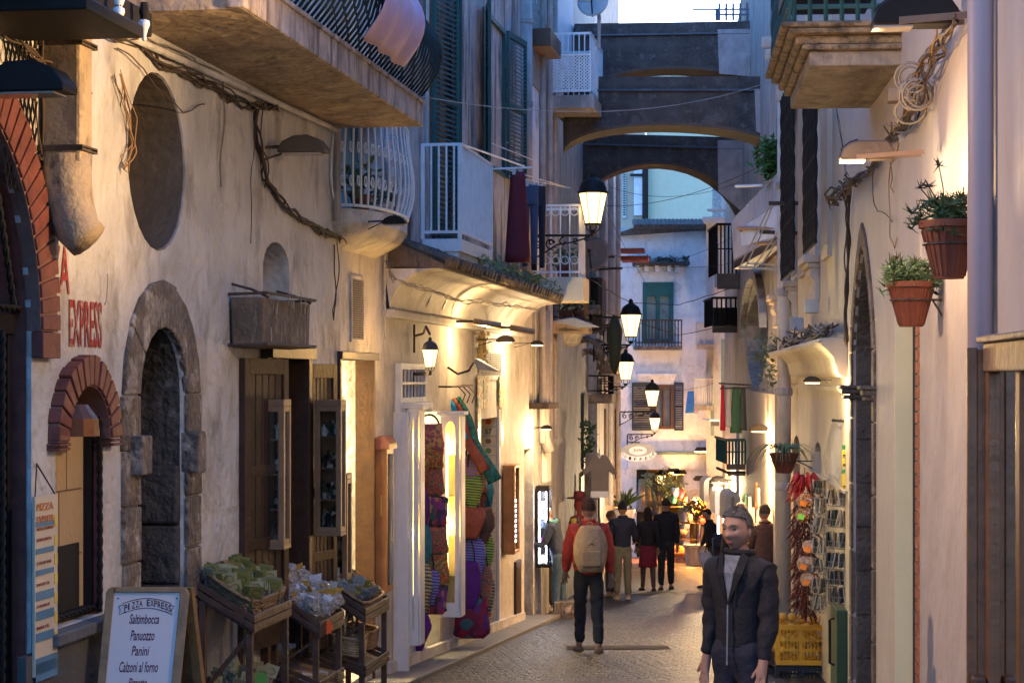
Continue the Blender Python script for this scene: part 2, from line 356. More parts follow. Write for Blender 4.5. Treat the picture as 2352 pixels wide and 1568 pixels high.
# the wall ends against the next house; upper part continues behind the balcony
wall(FL,-6,aE,-3.6,ZT,holes,plN,H1)
def backing(fr,pts,d,mat,parent,name,mg=.0):
    m=MB(); m.poly([fr.P(a,-d,z) for a,z in pts]); return m.build(name,mat,parent,recalc=False)
def soffit(fr,pts,n0,n1,mat,parent,name,inset=.012,lab=None):
    c=sum(a for a,z in pts)/len(pts); m=MB(); zc=(min(z for a,z in pts)+max(z for a,z in pts))/2; ov=len(pts)>=24; q=[(c+(a-c)*(1-inset*2),(zc+(z-zc)*(1-inset*2)) if ov else z-(inset*.5 if z>min(z for a,z in pts)+.1 else 0)) for a,z in pts]; q=q+q[:1] if ov else q; k=len(q)
    m.add([fr.P(a,n0,z) for a,z in q]+[fr.P(a,n1,z) for a,z in q],[[i,i+1,k+i+1,k+i] for i in range(k-1)]); return m.build(name,mat,parent,recalc=False,label=lab)
backing(FL,oval,.449,M('niche_shade_plaster',(.15,.12,.095),var=.2,bump=.8,bs=12),H1,'niche_back'); soffit(FL,oval,-.01,-.44,MATS['niche_shade_plaster'],H1,'niche_lining')  # shade of the recess is put into the niche colour
m=MB(); s=FL.sx(345)
0 and m.grid(lambda u,v: FL.P(s-.25+.55*u, -.44+.25*u, hz(FL,362,172)+(hz(FL,362,560)-hz(FL,362,172))*v),1,6); 0
def soffit(fr,pts,n0,n1,mat,parent,name,inset=.012,lab=None):
    c=sum(a for a,z in pts)/len(pts); m=MB(); zc=(min(z for a,z in pts)+max(z for a,z in pts))/2; ov=len(pts)>=24; q=[(c+(a-c)*(1-inset*2),(zc+(z-zc)*(1-inset*2)) if ov else z-(inset*.5 if z>min(z for a,z in pts)+.1 else 0)) for a,z in pts]; q=q+q[:1] if ov else q; k=len(q)
    m.add([fr.P(a,n0,z) for a,z in q]+[fr.P(a,n1,z) for a,z in q],[[i,i+1,k+i+1,k+i] for i in range(k-1)]); return m.build(name,mat,parent,recalc=False,label=lab)
soffit(FL,sp,-.03,-.74,stoneD,H1,'portal_soffit'); soffit(FL,bw,-.02,-.11,brickR,H1,'brick_soffit'); soffit(FL,ent,-.02,-.33,brickR,H1,'brick_soffit')
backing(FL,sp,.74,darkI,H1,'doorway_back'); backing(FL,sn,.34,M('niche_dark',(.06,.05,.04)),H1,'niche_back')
# portal stones
def ringstones(fr,m,s0,s1,zb,zs,zt,w,n0,n1,k=14,point=0,joint=.012,feet=True,blocks=4,jit=0):
    """voussoirs outside an opening"""
    c=(s0+s1)/2; r=(s1-s0)/2
    def pt(t,o):
        a=math.pi-math.pi*t; x=math.cos(a); y=math.sin(a)
        if point: y=(1-abs(x)**1.5)**(.75)*(1-point)+point*(1-abs(x))
        return (c+(r+o)*x, zs+((zt-zs)+o)*y)
    for i in range(k):
        t0=i/k+joint/2; t1=(i+1)/k-joint/2; ww=w*(1+jit*(R.random()-.5)); nn=n1*(1+jit*(R.random()-.5))
        q=[pt(t0,0),pt((t0+t1)/2,0),pt(t1,0),pt(t1,ww),pt((t0+t1)/2,ww),pt(t0,ww)]
        m.extr([fr.P(a,n0,z) for a,z in q],fr.n*(nn-n0))
    if feet:
        for sgn,sx in((-1,s0),(1,s1)):
            for i in range(blocks):
                za=zb+(zs-zb)*i/blocks; zc=zb+(zs-zb)*(i+1)/blocks; ww=w*(1+jit*(R.random()-.5))
                b0,b1=sorted((sx,sx+sgn*ww)); m.box(fr,b0,b1,n0,n1*(1+jit*(R.random()-.5)),za+.004,zc-.006)
def AP(fr,x0,x1,yt,ys,yb):
    xm=(x0+x1)/2; return fr.sx(x0),fr.sx(x1),hz(fr,xm,yb),hz(fr,xm,ys),hz(fr,xm,yt)
m=MB(); q=AP(FL,316,424,752,905,1640); ringstones(FL,m,*q,.31,-.02,.028,k=5,blocks=6,jit=.14,joint=.002)
m.build('portal_stones',stoneP,H1,bevel=.012,label='worn dark stones round the deep pointed doorway')
m=MB(); s0,s1=q[0],q[1]; m.box(FL,s1-.002,s1+.16,-.03,.1,hz(FL,430,1085),hz(FL,430,990)); m.box(FL,s0-.2,s0+.0,-.03,.1,hz(FL,300,1090),hz(FL,300,1000)); m.build('portal_capitals',stoneP,H1,bevel=.012)
m=MB(); 
for i in range(6):   # blocks lining the far side of the doorway
    za=q[2]+(q[4]-q[2]-.1)*i/6; zb=q[2]+(q[4]-q[2]-.1)*(i+1)/6-.012
    if i<4: m.box(FL,s1-.05-.02*(i%2),s1+.02,-.72,-.03,za,zb)
m.build('portal_jamb',stoneD,H1,bevel=.02)
m=MB(); 
for k in range(9): m.tube([FL.P(s0+.06,-.28,q[2]+.1+k*.28),FL.P(s1-.06,-.28,q[2]+.1+k*.28)],.012,5)
for k in range(7): m.tube([FL.P(s0+.1+k*(s1-s0-.2)/6,-.28,q[2]),FL.P(s0+.1+k*(s1-s0-.2)/6,-.28,q[3]+.3)],.012,5)
m.build('iron_gate',iron,H1)
# brick arch of window
m=MB(); q=AP(FL,134,232,884,1010,1030); ringstones(FL,m,q[0],q[1],q[2],q[3],q[4],.17,-.11,.075,k=15,blocks=2,jit=.12); m.build('brick_arch',brickR,H1,bevel=.006,label='small red brick arch over the window')
m=MB(); ringstones(FL,m,q[0]+.01,q[1]-.01,q[2]+.01,q[3],q[4]-.01,.165,-.2,.06,k=1,joint=0,blocks=1)
def rib(fr,s0,s1,zb,zs,zt,w,n0,n1,k=16):
    m=MB(); c=(s0+s1)/2; r=(s1-s0)/2
    for i in range(k):
        pts=[]
        for t,o in((i/k,0),((i+1)/k,0),((i+1)/k,w),(i/k,w)):
            a=math.pi-math.pi*t; pts.append((c+(r+o)*math.cos(a),zs+((zt-zs)+o)*math.sin(a)))
        m.extr([fr.P(a,n0,z) for a,z in pts],fr.n*(n1-n0))
    return m
rib(FL,q[0]+.006,q[1]-.006,q[2],q[3],q[4]-.006,.16,-.1,.06).build('mortar_bed',mortar,H1)
# big arch at entrance
c0=ent; zs=hz(FL,72,760); m=MB(); ringstones(FL,m,sL-2.3,sL,zs-.15,zs,hz(FL,72,480)+.55,.26,-.3,.07,k=44,joint=.004,blocks=1,jit=.05); m.build('brick_arch',brickR,H1,bevel=.005,label='large red brick arch over the shop entrance')
rib(FL,sL-2.296,sL-.004,zs,zs,hz(FL,72,480)+.546,.25,-.29,.055,k=24).build('mortar_bed',mortar,H1)
# entrance frame and dark glazing with twisted bars
m=MB(); zb=FL.g(sL)-.1
for n,a in((-.15,sL-.04),(-.15,sL-.2),(-.15,sL-.9)): m.box(FL,a-.035,a+.035,n-.05,n+.05,zb,zs+.05)
m.box(FL,sL-2.2,sL,-.22,-.08,zs-.02,zs+.09); m.build('door_frame',iron,H1,bevel=.006)
m=MB()
def rope(m,a,b,r,tw=40,k=5,st=2):
    a,b=V(a),V(b); L=(b-a).length; t=(b-a).normalized(); u=t.orthogonal().normalized(); w=t.cross(u); n=max(4,int(L*tw))
    for s in range(st):
        m.tube([a+t*L*i/n+(u*math.cos(i*1.1+s*math.pi)+w*math.sin(i*1.1+s*math.pi))*r*.45 for i in range(n+1)],r*.62,k)
rope(m,FL.P(sL-2.2,-.05,zs+.12),FL.P(sL,-.05,zs+.12),.022); rope(m,FL.P(sL-.08,-.06,zs+.1),FL.P(sL-.5,-.06,zs+1.2),.02); rope(m,FL.P(sL-.25,-.06,zb),FL.P(sL-.25,-.06,zs),.02)
m.build('twisted_bars',iron,H1,smooth=True)
backing(FL,ent,.3,glass,H1,'door_glass')
m=MB(); 
for i in range(14):   # diamond mesh above arch
    for d in(-1,1):
        a=FL.sx(4)+i*.055-.35*(d>0)+(.0 if d>0 else 0)
        for j in range(12):
            z=hz(FL,40,440)+j*.072; x=a+d*(j*.03)
            if FL.sx(-4)<x<FL.sx(70): m.tube([FL.P(x,.03,z),FL.P(x+d*.03,.03,z+.072)],.006,4)
m.build('mesh_grille',iron,H1)
# window in brick arch
m=MB(); s0,s1=FL.sx(128),FL.sx(236); z0=hz(FL,180,1420); z1=hz(FL,180,1000)
frame_rect(m,FL,s0+.02,s1-.02,z0,z1+.3,-.1,-.05,.04); m.build('window_frame',iron,H1)
m=MB(); rope(m,FL.P(s0+.04,-.03,z0),FL.P(s0+.04,-.03,z1+.3),.016); rope(m,FL.P(s1-.05,-.0,z0),FL.P(s1-.05,-.0,z1+.35),.02); rope(m,FL.P(s0,-.03,z0+.03),FL.P(s1,-.03,z0+.03),.018); m.build('twisted_bars',iron,H1,smooth=True)
mm=M('stone_reflection',(.55,.36,.18),var=.12,scale=2,bump=.3); nt=mm.node_tree;  # pane colour and joint lines paint in the stone wall mirrored by the glass
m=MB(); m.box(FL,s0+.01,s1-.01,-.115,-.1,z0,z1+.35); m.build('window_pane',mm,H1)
m=MB()
for k in range(5): m.box(FL,s0+.07,s1-.09,-.1,-.098,z0+.35+k*.38,z0+.36+k*.38)
for k in range(5): m.box(FL,s0+.3+.12*(k%2),s0+.31+.12*(k%2),-.1,-.098,z0+.36+k*.38,z0+.35+(k+1)*.38)
m.build('reflected_joints',M('joint_brown',(.2,.12,.06)),H1)
m=MB(); m.box(FL,s0+.12,s1-.15,-.098,-.09,z0+.02,z0+.42); m.build('window_stand',darkI,H1)
m=MB(); m.lathe(FL.P(s0+.28,-.02,z1+.0),[(.0,.2),(.1,.18),(.16,.1),(.17,0)],14); m.build('hanging_pan',M('copper_dark',(.15,.06,.03),metal=.6,rough=.4),H1)
m=MB(); m.box(FL,FL.sx(95),FL.sx(265),-.05,.1,z0-.09,z0-.02); m.build('window_sill',M('slate',(.12,.12,.12),bump=.5),H1,bevel=.01)
m=MB(); m.box(FL,FL.sx(40),FL.sx(262),0,.05,FL.g(FL.sx(100))-.3,z0-.1); m.build('dado',M('grey_render',(.09,.085,.08),bump=.5),H1)
# lettering painted on the wall
redp=M('red_paint',(.3,.03,.02),rough=.85,var=.4,scale=30,stain=(.45,.38,.33),samt=.8,thr=.53,sscale=(7,7,7))
def txt(s,x0,x1,y0,y1,parent,mat=redp,fr=FL,n=.003,sh=0):
    xm=(x0+x1)/2; a,b=fr.sx(x0),fr.sx(x1); z0,z1=hz(fr,xm,y1),hz(fr,xm,y0)
    rt=fr.t if fr is not FR else -fr.t
    return text(s,fr.P(a,n,z0),fr.t,UP,b-a,z1-z0,mat,parent,off=.003)
txt('ZZA',92,158,562,672,H1); txt('EXPRESS',157,232,690,798,H1)
# plaque
m=MB(); m.box(FL,FL.sx(447),FL.sx(466),.0,.025,hz(FL,456,1085),hz(FL,456,998)); m.build('plaque',M('plaque_grey',(.25,.22,.19),metal=.3),H1)
# square drain and electrical boxes (upper left)
s=FL.sx(172,.3); 
# chamfered plaster pilaster at left
m=MB(); m.box(FL,FL.sx(104),FL.sx(118),0,.05,hz(FL,110,800),ZT); m.build('plaster_strip',plN,H1,bevel=.02)
# lantern-like box over door: wooden sign box
bx=T('wooden_sign_box','weathered dark wooden box hung on iron hooks above the first shop door','sign box',FL.P(FL.sx(650),.1,hz(FL,650,805)))
m=MB(); s0,s1=FL.sx(600,.25),FL.sx(713,.25); za,zb=hz(FL,655,802,.25),hz(FL,655,690,.25)
m.hexa([FL.P(s0+.04,.02,za),FL.P(s1-.04,.02,za),FL.P(s1-.05,.25,za+.02),FL.P(s0+.05,.25,za+.02),FL.P(s0,.02,zb),FL.P(s1,.02,zb),FL.P(s1,.25,zb),FL.P(s0,.25,zb)]); m.build('box',woodG,bx,bevel=.012)
m=MB()
for z in(za,zb): m.tube([FL.P(s0-.02,.01,z+.02),FL.P(s0,.29,z+.03),FL.P(s1,.29,z+.03),FL.P(s1+.02,.01,z+.02)],.012)
for a in(s0+.1,s1-.1): m.tube([FL.P(a,.0,zb+.1),FL.P(a,.15,zb+.06),FL.P(a,.28,zb)],.01)
m.build('iron_hooks',ironB,bx)
m=MB()
for k in range(22): a=s0+.08+R.random()*(s1-s0-.16); z=za+.05+R.random()*.3; m.box(FL,a,a+.006+.012*R.random(),.252,.256,z,z+.04+.09*R.random())
m.build('worn_marks',M('flaking_paint',(.32,.26,.22)),bx)
# vent grille
def grille(fr,x0,x1,y0,y1,parent,mf,n=0,rows=26,cols=5,w=.03):
    s0,s1=fr.sx(x0),fr.sx(x1); xm=(x0+x1)/2; z0,z1=hz(fr,xm,y1),hz(fr,xm,y0); m=MB(); frame_rect(m,fr,s0,s1,z0,z1,n,n+.02,w); f=m.build('vent_frame',mf,parent)
    m=MB(); m.box(fr,s0+w,s1-w,n,n+.004,z0+w,z1-w); m.build('vent_dark',darkI,parent)
    m=MB()
    for i in range(rows): z=z0+w+(z1-z0-2*w)*(i+.5)/rows; m.box(fr,s0+w,s1-w,n+.008,n+.016,z-.006,z+.006)
    for i in range(cols): a=s0+w+(s1-s0-2*w)*(i+.5)/cols; m.box(fr,a-.005,a+.005,n+.006,n+.014,z0+w,z1-w)
    m.build('vent_bars',M('vent_grey',(.2,.18,.17)),parent)
grille(FL,803,832,634,786,H1,plN)
# ---- door A with open shutters and display cases
m=MB(); s0,s1=FL.sx(600),FL.sx(700); zt=hz(FL,650,818); zb=FL.g(s1)-.1
m.box(FL,s0-.02,s0+.08,-.2,.06,zb,zt); m.box(FL,s1-.08,s1+.02,-.2,.06,zb,zt); m.box(FL,s0-.02,s1+.02,-.2,.1,zt-.02,zt+.1); m.box(FL,s0+.55,s0+.63,-.3,-.22,zb,zt)
m.build('door_frame',woodD,H1,bevel=.006)
m=MB(); m.box(FL,s0+.08,s1-.08,-.48,-.46,zb,zt-.02); m.build('door_glass',M('green_glass',(.22,.25,.13),rough=.15,var=.05,bump=0),H1)
def leaf(x0,y0,y1,L,ang,name='door_leaf',parent=H1,mat=woodD,hinge_n=.05,lab=None):
    """an open door leaf hinged at x0, opening ang degrees out of the wall"""
    a=FL.sx(x0); z1=hz(FL,x0,y0); z0=max(hz(FL,x0,y1),FL.g(a)+.05); d=FL.t*math.cos(math.radians(ang))+FL.n*math.sin(math.radians(ang)); nn=V((-d.y,d.x,0)); m=MB()
    O=FL.P(a,hinge_n,0)
    def bx_(u0,u1,v0,v1,za,zb): m.hexa([V(((O+d*u+nn*v).x,(O+d*u+nn*v).y,z)) for z in(za,zb) for u,v in((u0,v0),(u1,v0),(u1,v1),(u0,v1))])
    bx_(0,.09,0,.05,z0,z1);bx_(L-.09,L,0,.05,z0,z1);bx_(.09,L-.09,0,.05,z1-.12,z1);bx_(.09,L-.09,0,.05,z0,z0+.2)
    for zz in(z0+.75,z0+1.3): bx_(.09,L-.09,0,.05,zz,zz+.08)
    for k in range(5): bx_(.1+(L-.2)*k/5,.1+(L-.2)*(k+.85)/5,.012,.036,z0+.2,z1-.12)
    o=m.build(name,mat,parent,label=lab,bevel=.004); return O,d,nn,z0,z1
def case(name,label,x0,x1,y0,y1,n0,dep,cat='display case',mat=woodD,goods=True,glassm=None,lab2=None):
    """glass-fronted display case: front faces up the street (towards camera) on its narrow side and the street on its broad side"""
    a=FL.sx(x0,n0+dep/2); b=FL.sx(x0,n0); s0=FL.sx((x0+x1)/2,n0+dep/2)
    xm=(x0+x1)/2; z0,z1=hz(FL,xm,y1,n0),hz(FL,xm,y0,n0); D=FL.D(xm,n0)
    c=T(name,label,cat,FL.P(s0,n0,z0))
    return c,s0,z0,z1
def boxcase(name,label,s0,s1,n0,n1,z0,z1,mat,w=.045,inner=None,open_face='s',shelves=3,cat='display case',items=True,base=None):
    """box with frame on faces towards camera (s0) and street (n1), glass panes"""
    c=T(name,label,cat,FL.P((s0+s1)/2,n0,z0)); m=MB()
    m.box(FL,s1-.02,s1,n0,n1,z0,z1); m.box(FL,s0,s1-.02,n0,n0+.02,z0,z1)
    m.box(FL,s0,s1,n0,n1,z0-.03,z0); m.box(FL,s0,s1,n0,n1,z1,z1+.05)
    for a,b in((s0,n0),(s0,n1-w),(s1-w,n1-w)): m.box(FL,a,a+w,b+.021 if b==n0 else b,b+w,z0,z1)
    m.box(FL,s0+.001,s0+w,n0+.02,n1-w,z0,z0+w); m.box(FL,s0+.001,s0+w,n0+.02,n1-w,z1-w,z1); m.box(FL,s0+w,s1-w,n1-w,n1-.001,z0,z0+w); m.box(FL,s0+w,s1-w,n1-w,n1-.001,z1-w,z1)
    m.build('case_frame',mat,c,bevel=.004)
    m=MB(); m.box(FL,s0+.018,s0+.022,n0+.03,n1-w,z0+w,z1-w); m.box(FL,s0+w,s1-w,n1-.022,n1-.018,z0+w,z1-w); m.build('case_pane',M('clear_glass',(.9,.95,.95),rough=.02,trans=1,bump=0,var=0),c)
    m=MB()
    for k in range(1,shelves+1): z=z0+(z1-z0)*k/(shelves+1); m.box(FL,s0+.03,s1-.03,n0+.03,n1-.03,z,z+.012)
    m.build('shelf',mat,c)
    return c
woodLt=M('varnished_frame',(.22,.12,.06),rough=.5,var=.3,bump=.2)
O1=leaf(548,822,1500,.8,9,lab='dark panelled door leaf standing open')
O2=leaf(697,835,1500,.62,9,lab='dark panelled door leaf beside the first doorway')
bot=MP('jar_stock',[(.02,.02,.02),(.3,.25,.2),(.05,.06,.03),(.5,.48,.42),(.1,.06,.04)],'voronoi',14)
def stock(c,s0,s1,n0,n1,z0,z1,sh,mat,k=5,h=.16,name='bottle'):
    for j in range(sh+1):
        z=z0+(z1-z0)*j/(sh+1)+.012+(.03 if j==0 else 0)
        for i in range(k):
            m=MB(); hh=h*(.6+.5*R.random()); rr=.022+.012*R.random(); a=s0+.06+R.random()*max(.02,(s1-s0-.12)); n=n0+.05+(n1-n0-.1)*(i+.5)/k
            m.lathe(FL.P(a,n,z),[(rr,0),(rr,hh*.6),(rr*.35,hh*.75),(rr*.35,hh)],8); m.build(name,mat,c)
def mkcase(name,label,x0,x1,y0,y1,sfr,dep,mat=woodLt,sh=3,st=True,L=.16,**k):
    """camera-facing face spans x0..x1 at wall position sfr; solved for its offset from the wall"""
    p=FL.P(sfr,0,0); D=p.y; 
    def noff(x): kx=(x-CX)/FX; o=FL.o+FL.t*sfr; return -(o.x-kx*o.y)/(FL.n.x-kx*FL.n.y)
    n0,n1=noff(x0),noff(x1); z0,z1=(HY-y1)/FX*D,(HY-y0)/FX*D
    c=boxcase(name,label,sfr,sfr+dep,n0,n1,z0,z1,mat,shelves=sh,**k)
    if st: stock(c,sfr,sfr+dep,n0,n1,z0,z1,sh,bot)
    return c,n0,n1,z0,z1
mkcase('display_case','tall glass case of bottles on the open door leaf nearest the camera',578,652,932,1252,FL.sx(560)+.3,.22)
mkcase('display_case','tall glass case with a frosted side, hung on the door leaf by the lit doorway',722,783,932,1222,FL.sx(722)-.35,.2)
mkcase('display_case','lower glass case with a yellow wooden frame hanging in front of the lit doorway',756,797,1100,1328,FL.sx(770)-.25,.2)
# door B lit room
m=MB(); s0,s1=FL.sx(778),FL.sx(858); zt=hz(FL,818,826); zb=FL.g(s1)-.1
m.box(FL,s0-.06,s0,-.15,.03,zb,zt); m.box(FL,s0-.06,s1+.06,-.3,.05,zt,zt+.07); m.box(FL,s0+.001,s0+.05,-.3,-.2,zb,zt); m.build('door_frame',woodD,H1,bevel=.005)
m=MB(); m.box(FL,s1-.05,s1-.003,-.17,.02,zb,zt); m.build('door_leaf',woodM,H1,label='brown door leaf folded back into the lit doorway')
m=MB(); m.box(FL,s0-.6,s1+1.0,-2.05,-2.0,zb,zt); m.box(FL,s1+.9,s1+.95,-2,-.3,zb,zt);m.build('room_wall',yell,H1)
lamp(FL.P(s1-.2,-1.3,zt-.35),60,H1,(1,.85,.45),.08)
# wall cabinet with arched top
wc=T('wall_cabinet','narrow varnished wall cabinet with a rounded hood beside the white bag shop','cabinet',FL.P(FL.sx(880),0,hz(FL,880,1360)))
s0,s1=FL.sx(862),FL.sx(905,.0); za,zb=hz(FL,880,1352),hz(FL,880,1028)
s0=FL.sx(862)-.0; s1=s0+.32; m=MB(); m.box(FL,s0,s1,.0,.115,za,zb);m.build('cabinet_body',woodL,wc,bevel=.006)
m=MB(); m.box(FL,s0+.05,s1-.05,.1155,.12,za+.07,zb-.05); m.build('cabinet_pane',glass,wc)
m=MB(); P=[]
for i in range(9):
    a=math.pi*i/8; P.append((.065-.085*math.cos(a),.13*math.sin(a)))
m.extr([FL.P(s0-.05,n,zb+z) for n,z in P],FL.t*(s1-s0+.06)); m.build('cabinet_hood',M('copper_hood',(.3,.1,.06),rough=.45),wc)
m=MB(); m.box(FL,s0-.012,s0-.0,.05,.065,za+.75,za+.95); m.build('handle',M('brass',(.5,.35,.1),metal=1,rough=.3),wc)
# window upper (behind the bellied railing)
W1=MB(); s0,s1=FL.sx(768),FL.sx(878); z0,z1=hz(FL,823,498),hz(FL,823,250)
W1.box(FL,s0,s1,-.34,-.3,z0,z1); W1.build('window_pane',glassC,H1)
W1=MB(); frame_rect(W1,FL,s0,s1,z0,z1,-.3,-.24,.07); W1.box(FL,(s0+s1)/2-.04,(s0+s1)/2+.04,-.3,-.24,z0,z1); W1.build('window_frame',M('blue_frame',(.1,.2,.25)),H1)
m=MB(); s=FL.sx(762); m.tube([FL.P(s,.05,hz(FL,760,505)),FL.P(s,.05,hz(FL,760,295))],.035,8); m.build('corner_pipe',pipeM,H1)
def bellied(fr,s0,s1,z0,z1,out,parent,nb=9,slab=.12,belly=.16):
    sl=MB(); K=14; P=[fr.P(s0,0,0)]+[fr.P((s0+s1)/2-(s1-s0)/2*math.cos(math.pi*i/K),out*math.sin(math.pi*i/K)**.7,0) for i in range(K+1)]+[fr.P(s1,0,0)]
    P=[V((p.x,p.y,z0-slab)) for p in P[1:-1]]; sl.extr(P,(0,0,slab)); b=sl.build('balcony',plN,parent)
    # tapering console
    sl=MB(); sl.grid(lambda u,v: fr.P((s0+s1)/2-(s1-s0)/2*math.cos(math.pi*u)*(1-.35*v**1.5),out*math.sin(math.pi*u)**.7*(1-v*v)*.95,z0-slab-v*.22),14,6); sl.build('console',plN,b,smooth=True)
    r=MB(); 
    ring=lambda z,o: [fr.P((s0+s1)/2-(s1-s0)/2*math.cos(math.pi*i/K)*o,.02+out*math.sin(math.pi*i/K)**.7*o,z) for i in range(K+1)]
    for z in(z0+.03,z1): r.tube(ring(z,.97),.014)
    n=nb*2+2
    for i in range(n+1):
        t=i/n; u=math.pi*t
        pts=[]
        for j in range(9):
            v=j/8; o=.97+belly*math.sin(v*math.pi)*(1-v)*1.4
            pts.append(fr.P((s0+s1)/2-(s1-s0)/2*math.cos(u)*o,.02+out*math.sin(u)**.7*o,z0+.03+(z1-z0-.03)*v))
        r.tube(pts,.011,5)
        if i<n: 
            for zz in(.28,.62): 
                u2=u+math.pi/n/2; c=fr.P((s0+s1)/2-(s1-s0)/2*math.cos(u2),.03+out*math.sin(u2)**.7,z0+(z1-z0)*zz); r.tube([c+fr.t*.045*math.cos(q*.785)+UP*.045*math.sin(q*.785) for q in range(9)],.007,4)
    r.build('railing',whiteP,b); return b
bellied(FL,FL.sx(765)-.05,FL.sx(880)+.05,hz(FL,823,500),hz(FL,823,285),.38,H1)
def leafy(m,c,r,n,size=.06,up=.3,sq=1):
    for i in range(n):
        d=V((R.gauss(0,1),R.gauss(0,1),R.gauss(0,.8)+up)).normalized()*r*(R.random()**.4); d.z*=sq; p=V(c)+d
        u=V((R.uniform(-1,1),R.uniform(-1,1),R.uniform(-.6,.8))).normalized(); w=u.orthogonal().normalized(); L=size*(.6+.8*R.random())
        m.add([p,p+u*L*.5+w*L*.22,p+u*L,p+u*L*.5-w*L*.22],[[0,1,2,3]])
def plant(name,label,c,potr,poth,r,n,size,leafmat=leafM,potmat=terra,group=None,sq=1,cat='potted plant'):
    t=T(name,label,cat,c,group); m=MB(); c=V(c); m.lathe(c,[(potr*.7,0),(potr,poth*.85),(potr*1.08,poth*.85),(potr*1.08,poth),(potr*.9,poth),(potr*.85,poth*.9)],14); m.build('pot',potmat,t,smooth=False)
    m=MB(); leafy(m,c+V((0,0,poth+r*.5)),r,n,size,sq=sq); m.build('leaves',leafmat,t,recalc=False)
    m=MB(); 
    for i in range(4): m.tube([c+V((0,0,poth*.8)),c+V((R.uniform(-.5,.5)*r,R.uniform(-.5,.5)*r,poth+r))],.004,4)
    m.build('stem',leafM,t); return t
plant('potted_plant','leafy green plant behind the bellied white window railing, nearer of the two',FL.P(FL.sx(800),.12,hz(FL,823,497)),.1,.16,.2,90,.11)
plant('potted_plant','low plant in a pale pot behind the bellied white window railing, farther of the two',FL.P(FL.sx(846),.14,hz(FL,823,497)),.09,.14,.12,40,.09,potmat=M('pale_pot',(.5,.4,.3)))
# ---- big balcony over the near left house
BB=T('overhead_balcony','long stained concrete balcony slab jutting over the street with a dark bellied railing','balcony',FL.P(FL.sx(760),0,hz(FL,766,297)))
sB1=FL.sx(766)+.02; zb=hz(FL,766,297); 
# far edge runs from the wall to the outer corner; outer edge measured at two points
def nat(fr,x,z,y):  # offset n and s of a point at height z seen at x,y
    D=z/((HY-y)/FX); X=(x-CX)/FX*D; d=V((X,D,0))-fr.o; return d.dot(fr.t),d.dot(fr.n)
sC,nC=nat(FL,966,zb,291); sDn,nDn=nat(FL,556,zb,20)
th=.2
slab=[FL.P(sDn,0,zb),FL.P(sDn,nDn,zb),FL.P(sC,nC,zb),FL.P(sB1,0,zb)]
m=MB(); m.extr([FL.P(sDn,-.05,zb),FL.P(sDn,nDn,zb),FL.P(sC,nC,zb),FL.P(sC,-.05,zb)],(0,0,th*.45)); m.build('slab',slabM,BB)
m=MB(); m.extr([FL.P(sDn-.03,nDn-.1,zb+.003),FL.P(sDn-.03,nDn+.02,zb+.003),FL.P(sC+.02,nC+.02,zb+.003),FL.P(sC+.02,nC-.1,zb+.003)],(0,0,th)); m.build('slab_edge',slabE,BB,bevel=.01)
m=MB(); m.extr([FL.P(sDn-.05,-.05,zb+.09),FL.P(sDn-.05,nDn+.04,zb+.2),FL.P(sC+.04,nC+.04,zb+.2),FL.P(sC+.04,-.05,zb+.2)],(0,0,.03)); m.build('coping',slabE,BB)
m=MB(); 
for n in(.04,): m.tube([FL.P(FL.sx(270),n,hz(FL,270,80)),FL.P(sB1-.5,n+.02,hz(FL,700,270)),FL.P(sB1,n,hz(FL,762,300))],.025)
m.build('conduit',plN,BB,smooth=True)
rl=MB(); L=(FL.P(sC,nC,0)-FL.P(sDn,nDn,0)); nb=50; zr=zb+.22
def railpt(t,v): 
    a=sDn+(sC-sDn)*t; n=nDn+(nC-nDn)*t; bulge=.22*math.sin(min(1,v*1.25)*math.pi)**1 if v<.8 else 0
    return FL.P(a,n-.03+bulge,zr+v*1.0)
for i in range(nb+1): rl.tube([railpt(i/nb,v/8) for v in range(9)],.012,5)
for v in(0.0,1.0): rl.tube([railpt(0,v),railpt(1,v)],.018)
nb2=8
for i in range(nb2):
    n=nC*(i/nb2); 
    rl.tube([FL.P(sC+.02+.2*math.sin(v/8*math.pi)*(v<7),n,zr+v/8) for v in range(9)],.011,5)
rl.tube([FL.P(sC,0,zr+1),FL.P(sC,nC,zr+1)],.018)
rl.build('railing',M('dark_green_iron',(.012,.02,.016),rough=.4,bump=.1),BB,smooth=True)
# drying linen over the railing
lin=[('sheet','pale green and white cloth trailing over the dark bellied railing',M('cloth_green',(.5,.62,.3),bump=.2),.3,.42,.45,.0),('sheet','peach towel between the green cloth and the lilac sheet',M('cloth_peach',(.75,.5,.36),bump=.2),.38,.52,.62,.12),('sheet','large lilac sheet drying over the dark bellied railing',M('cloth_lilac',(.6,.42,.58),bump=.2),.48,.74,.95,.25)]
for nm,lb,mt,t0,t1,drop,oo in lin:
    m=MB(); m.grid(lambda u,v: railpt(t0+(t1-t0)*u,max(0,1-v*drop))+FL.n*(.035+oo*.3+.02*math.sin(u*19+v*2))+V((0,0,.02-(0 if v*drop<.98 else .0))),24,14); o=m.build(nm,mt,smooth=True,solid=.006); tag(o,lb,'cloth',None)
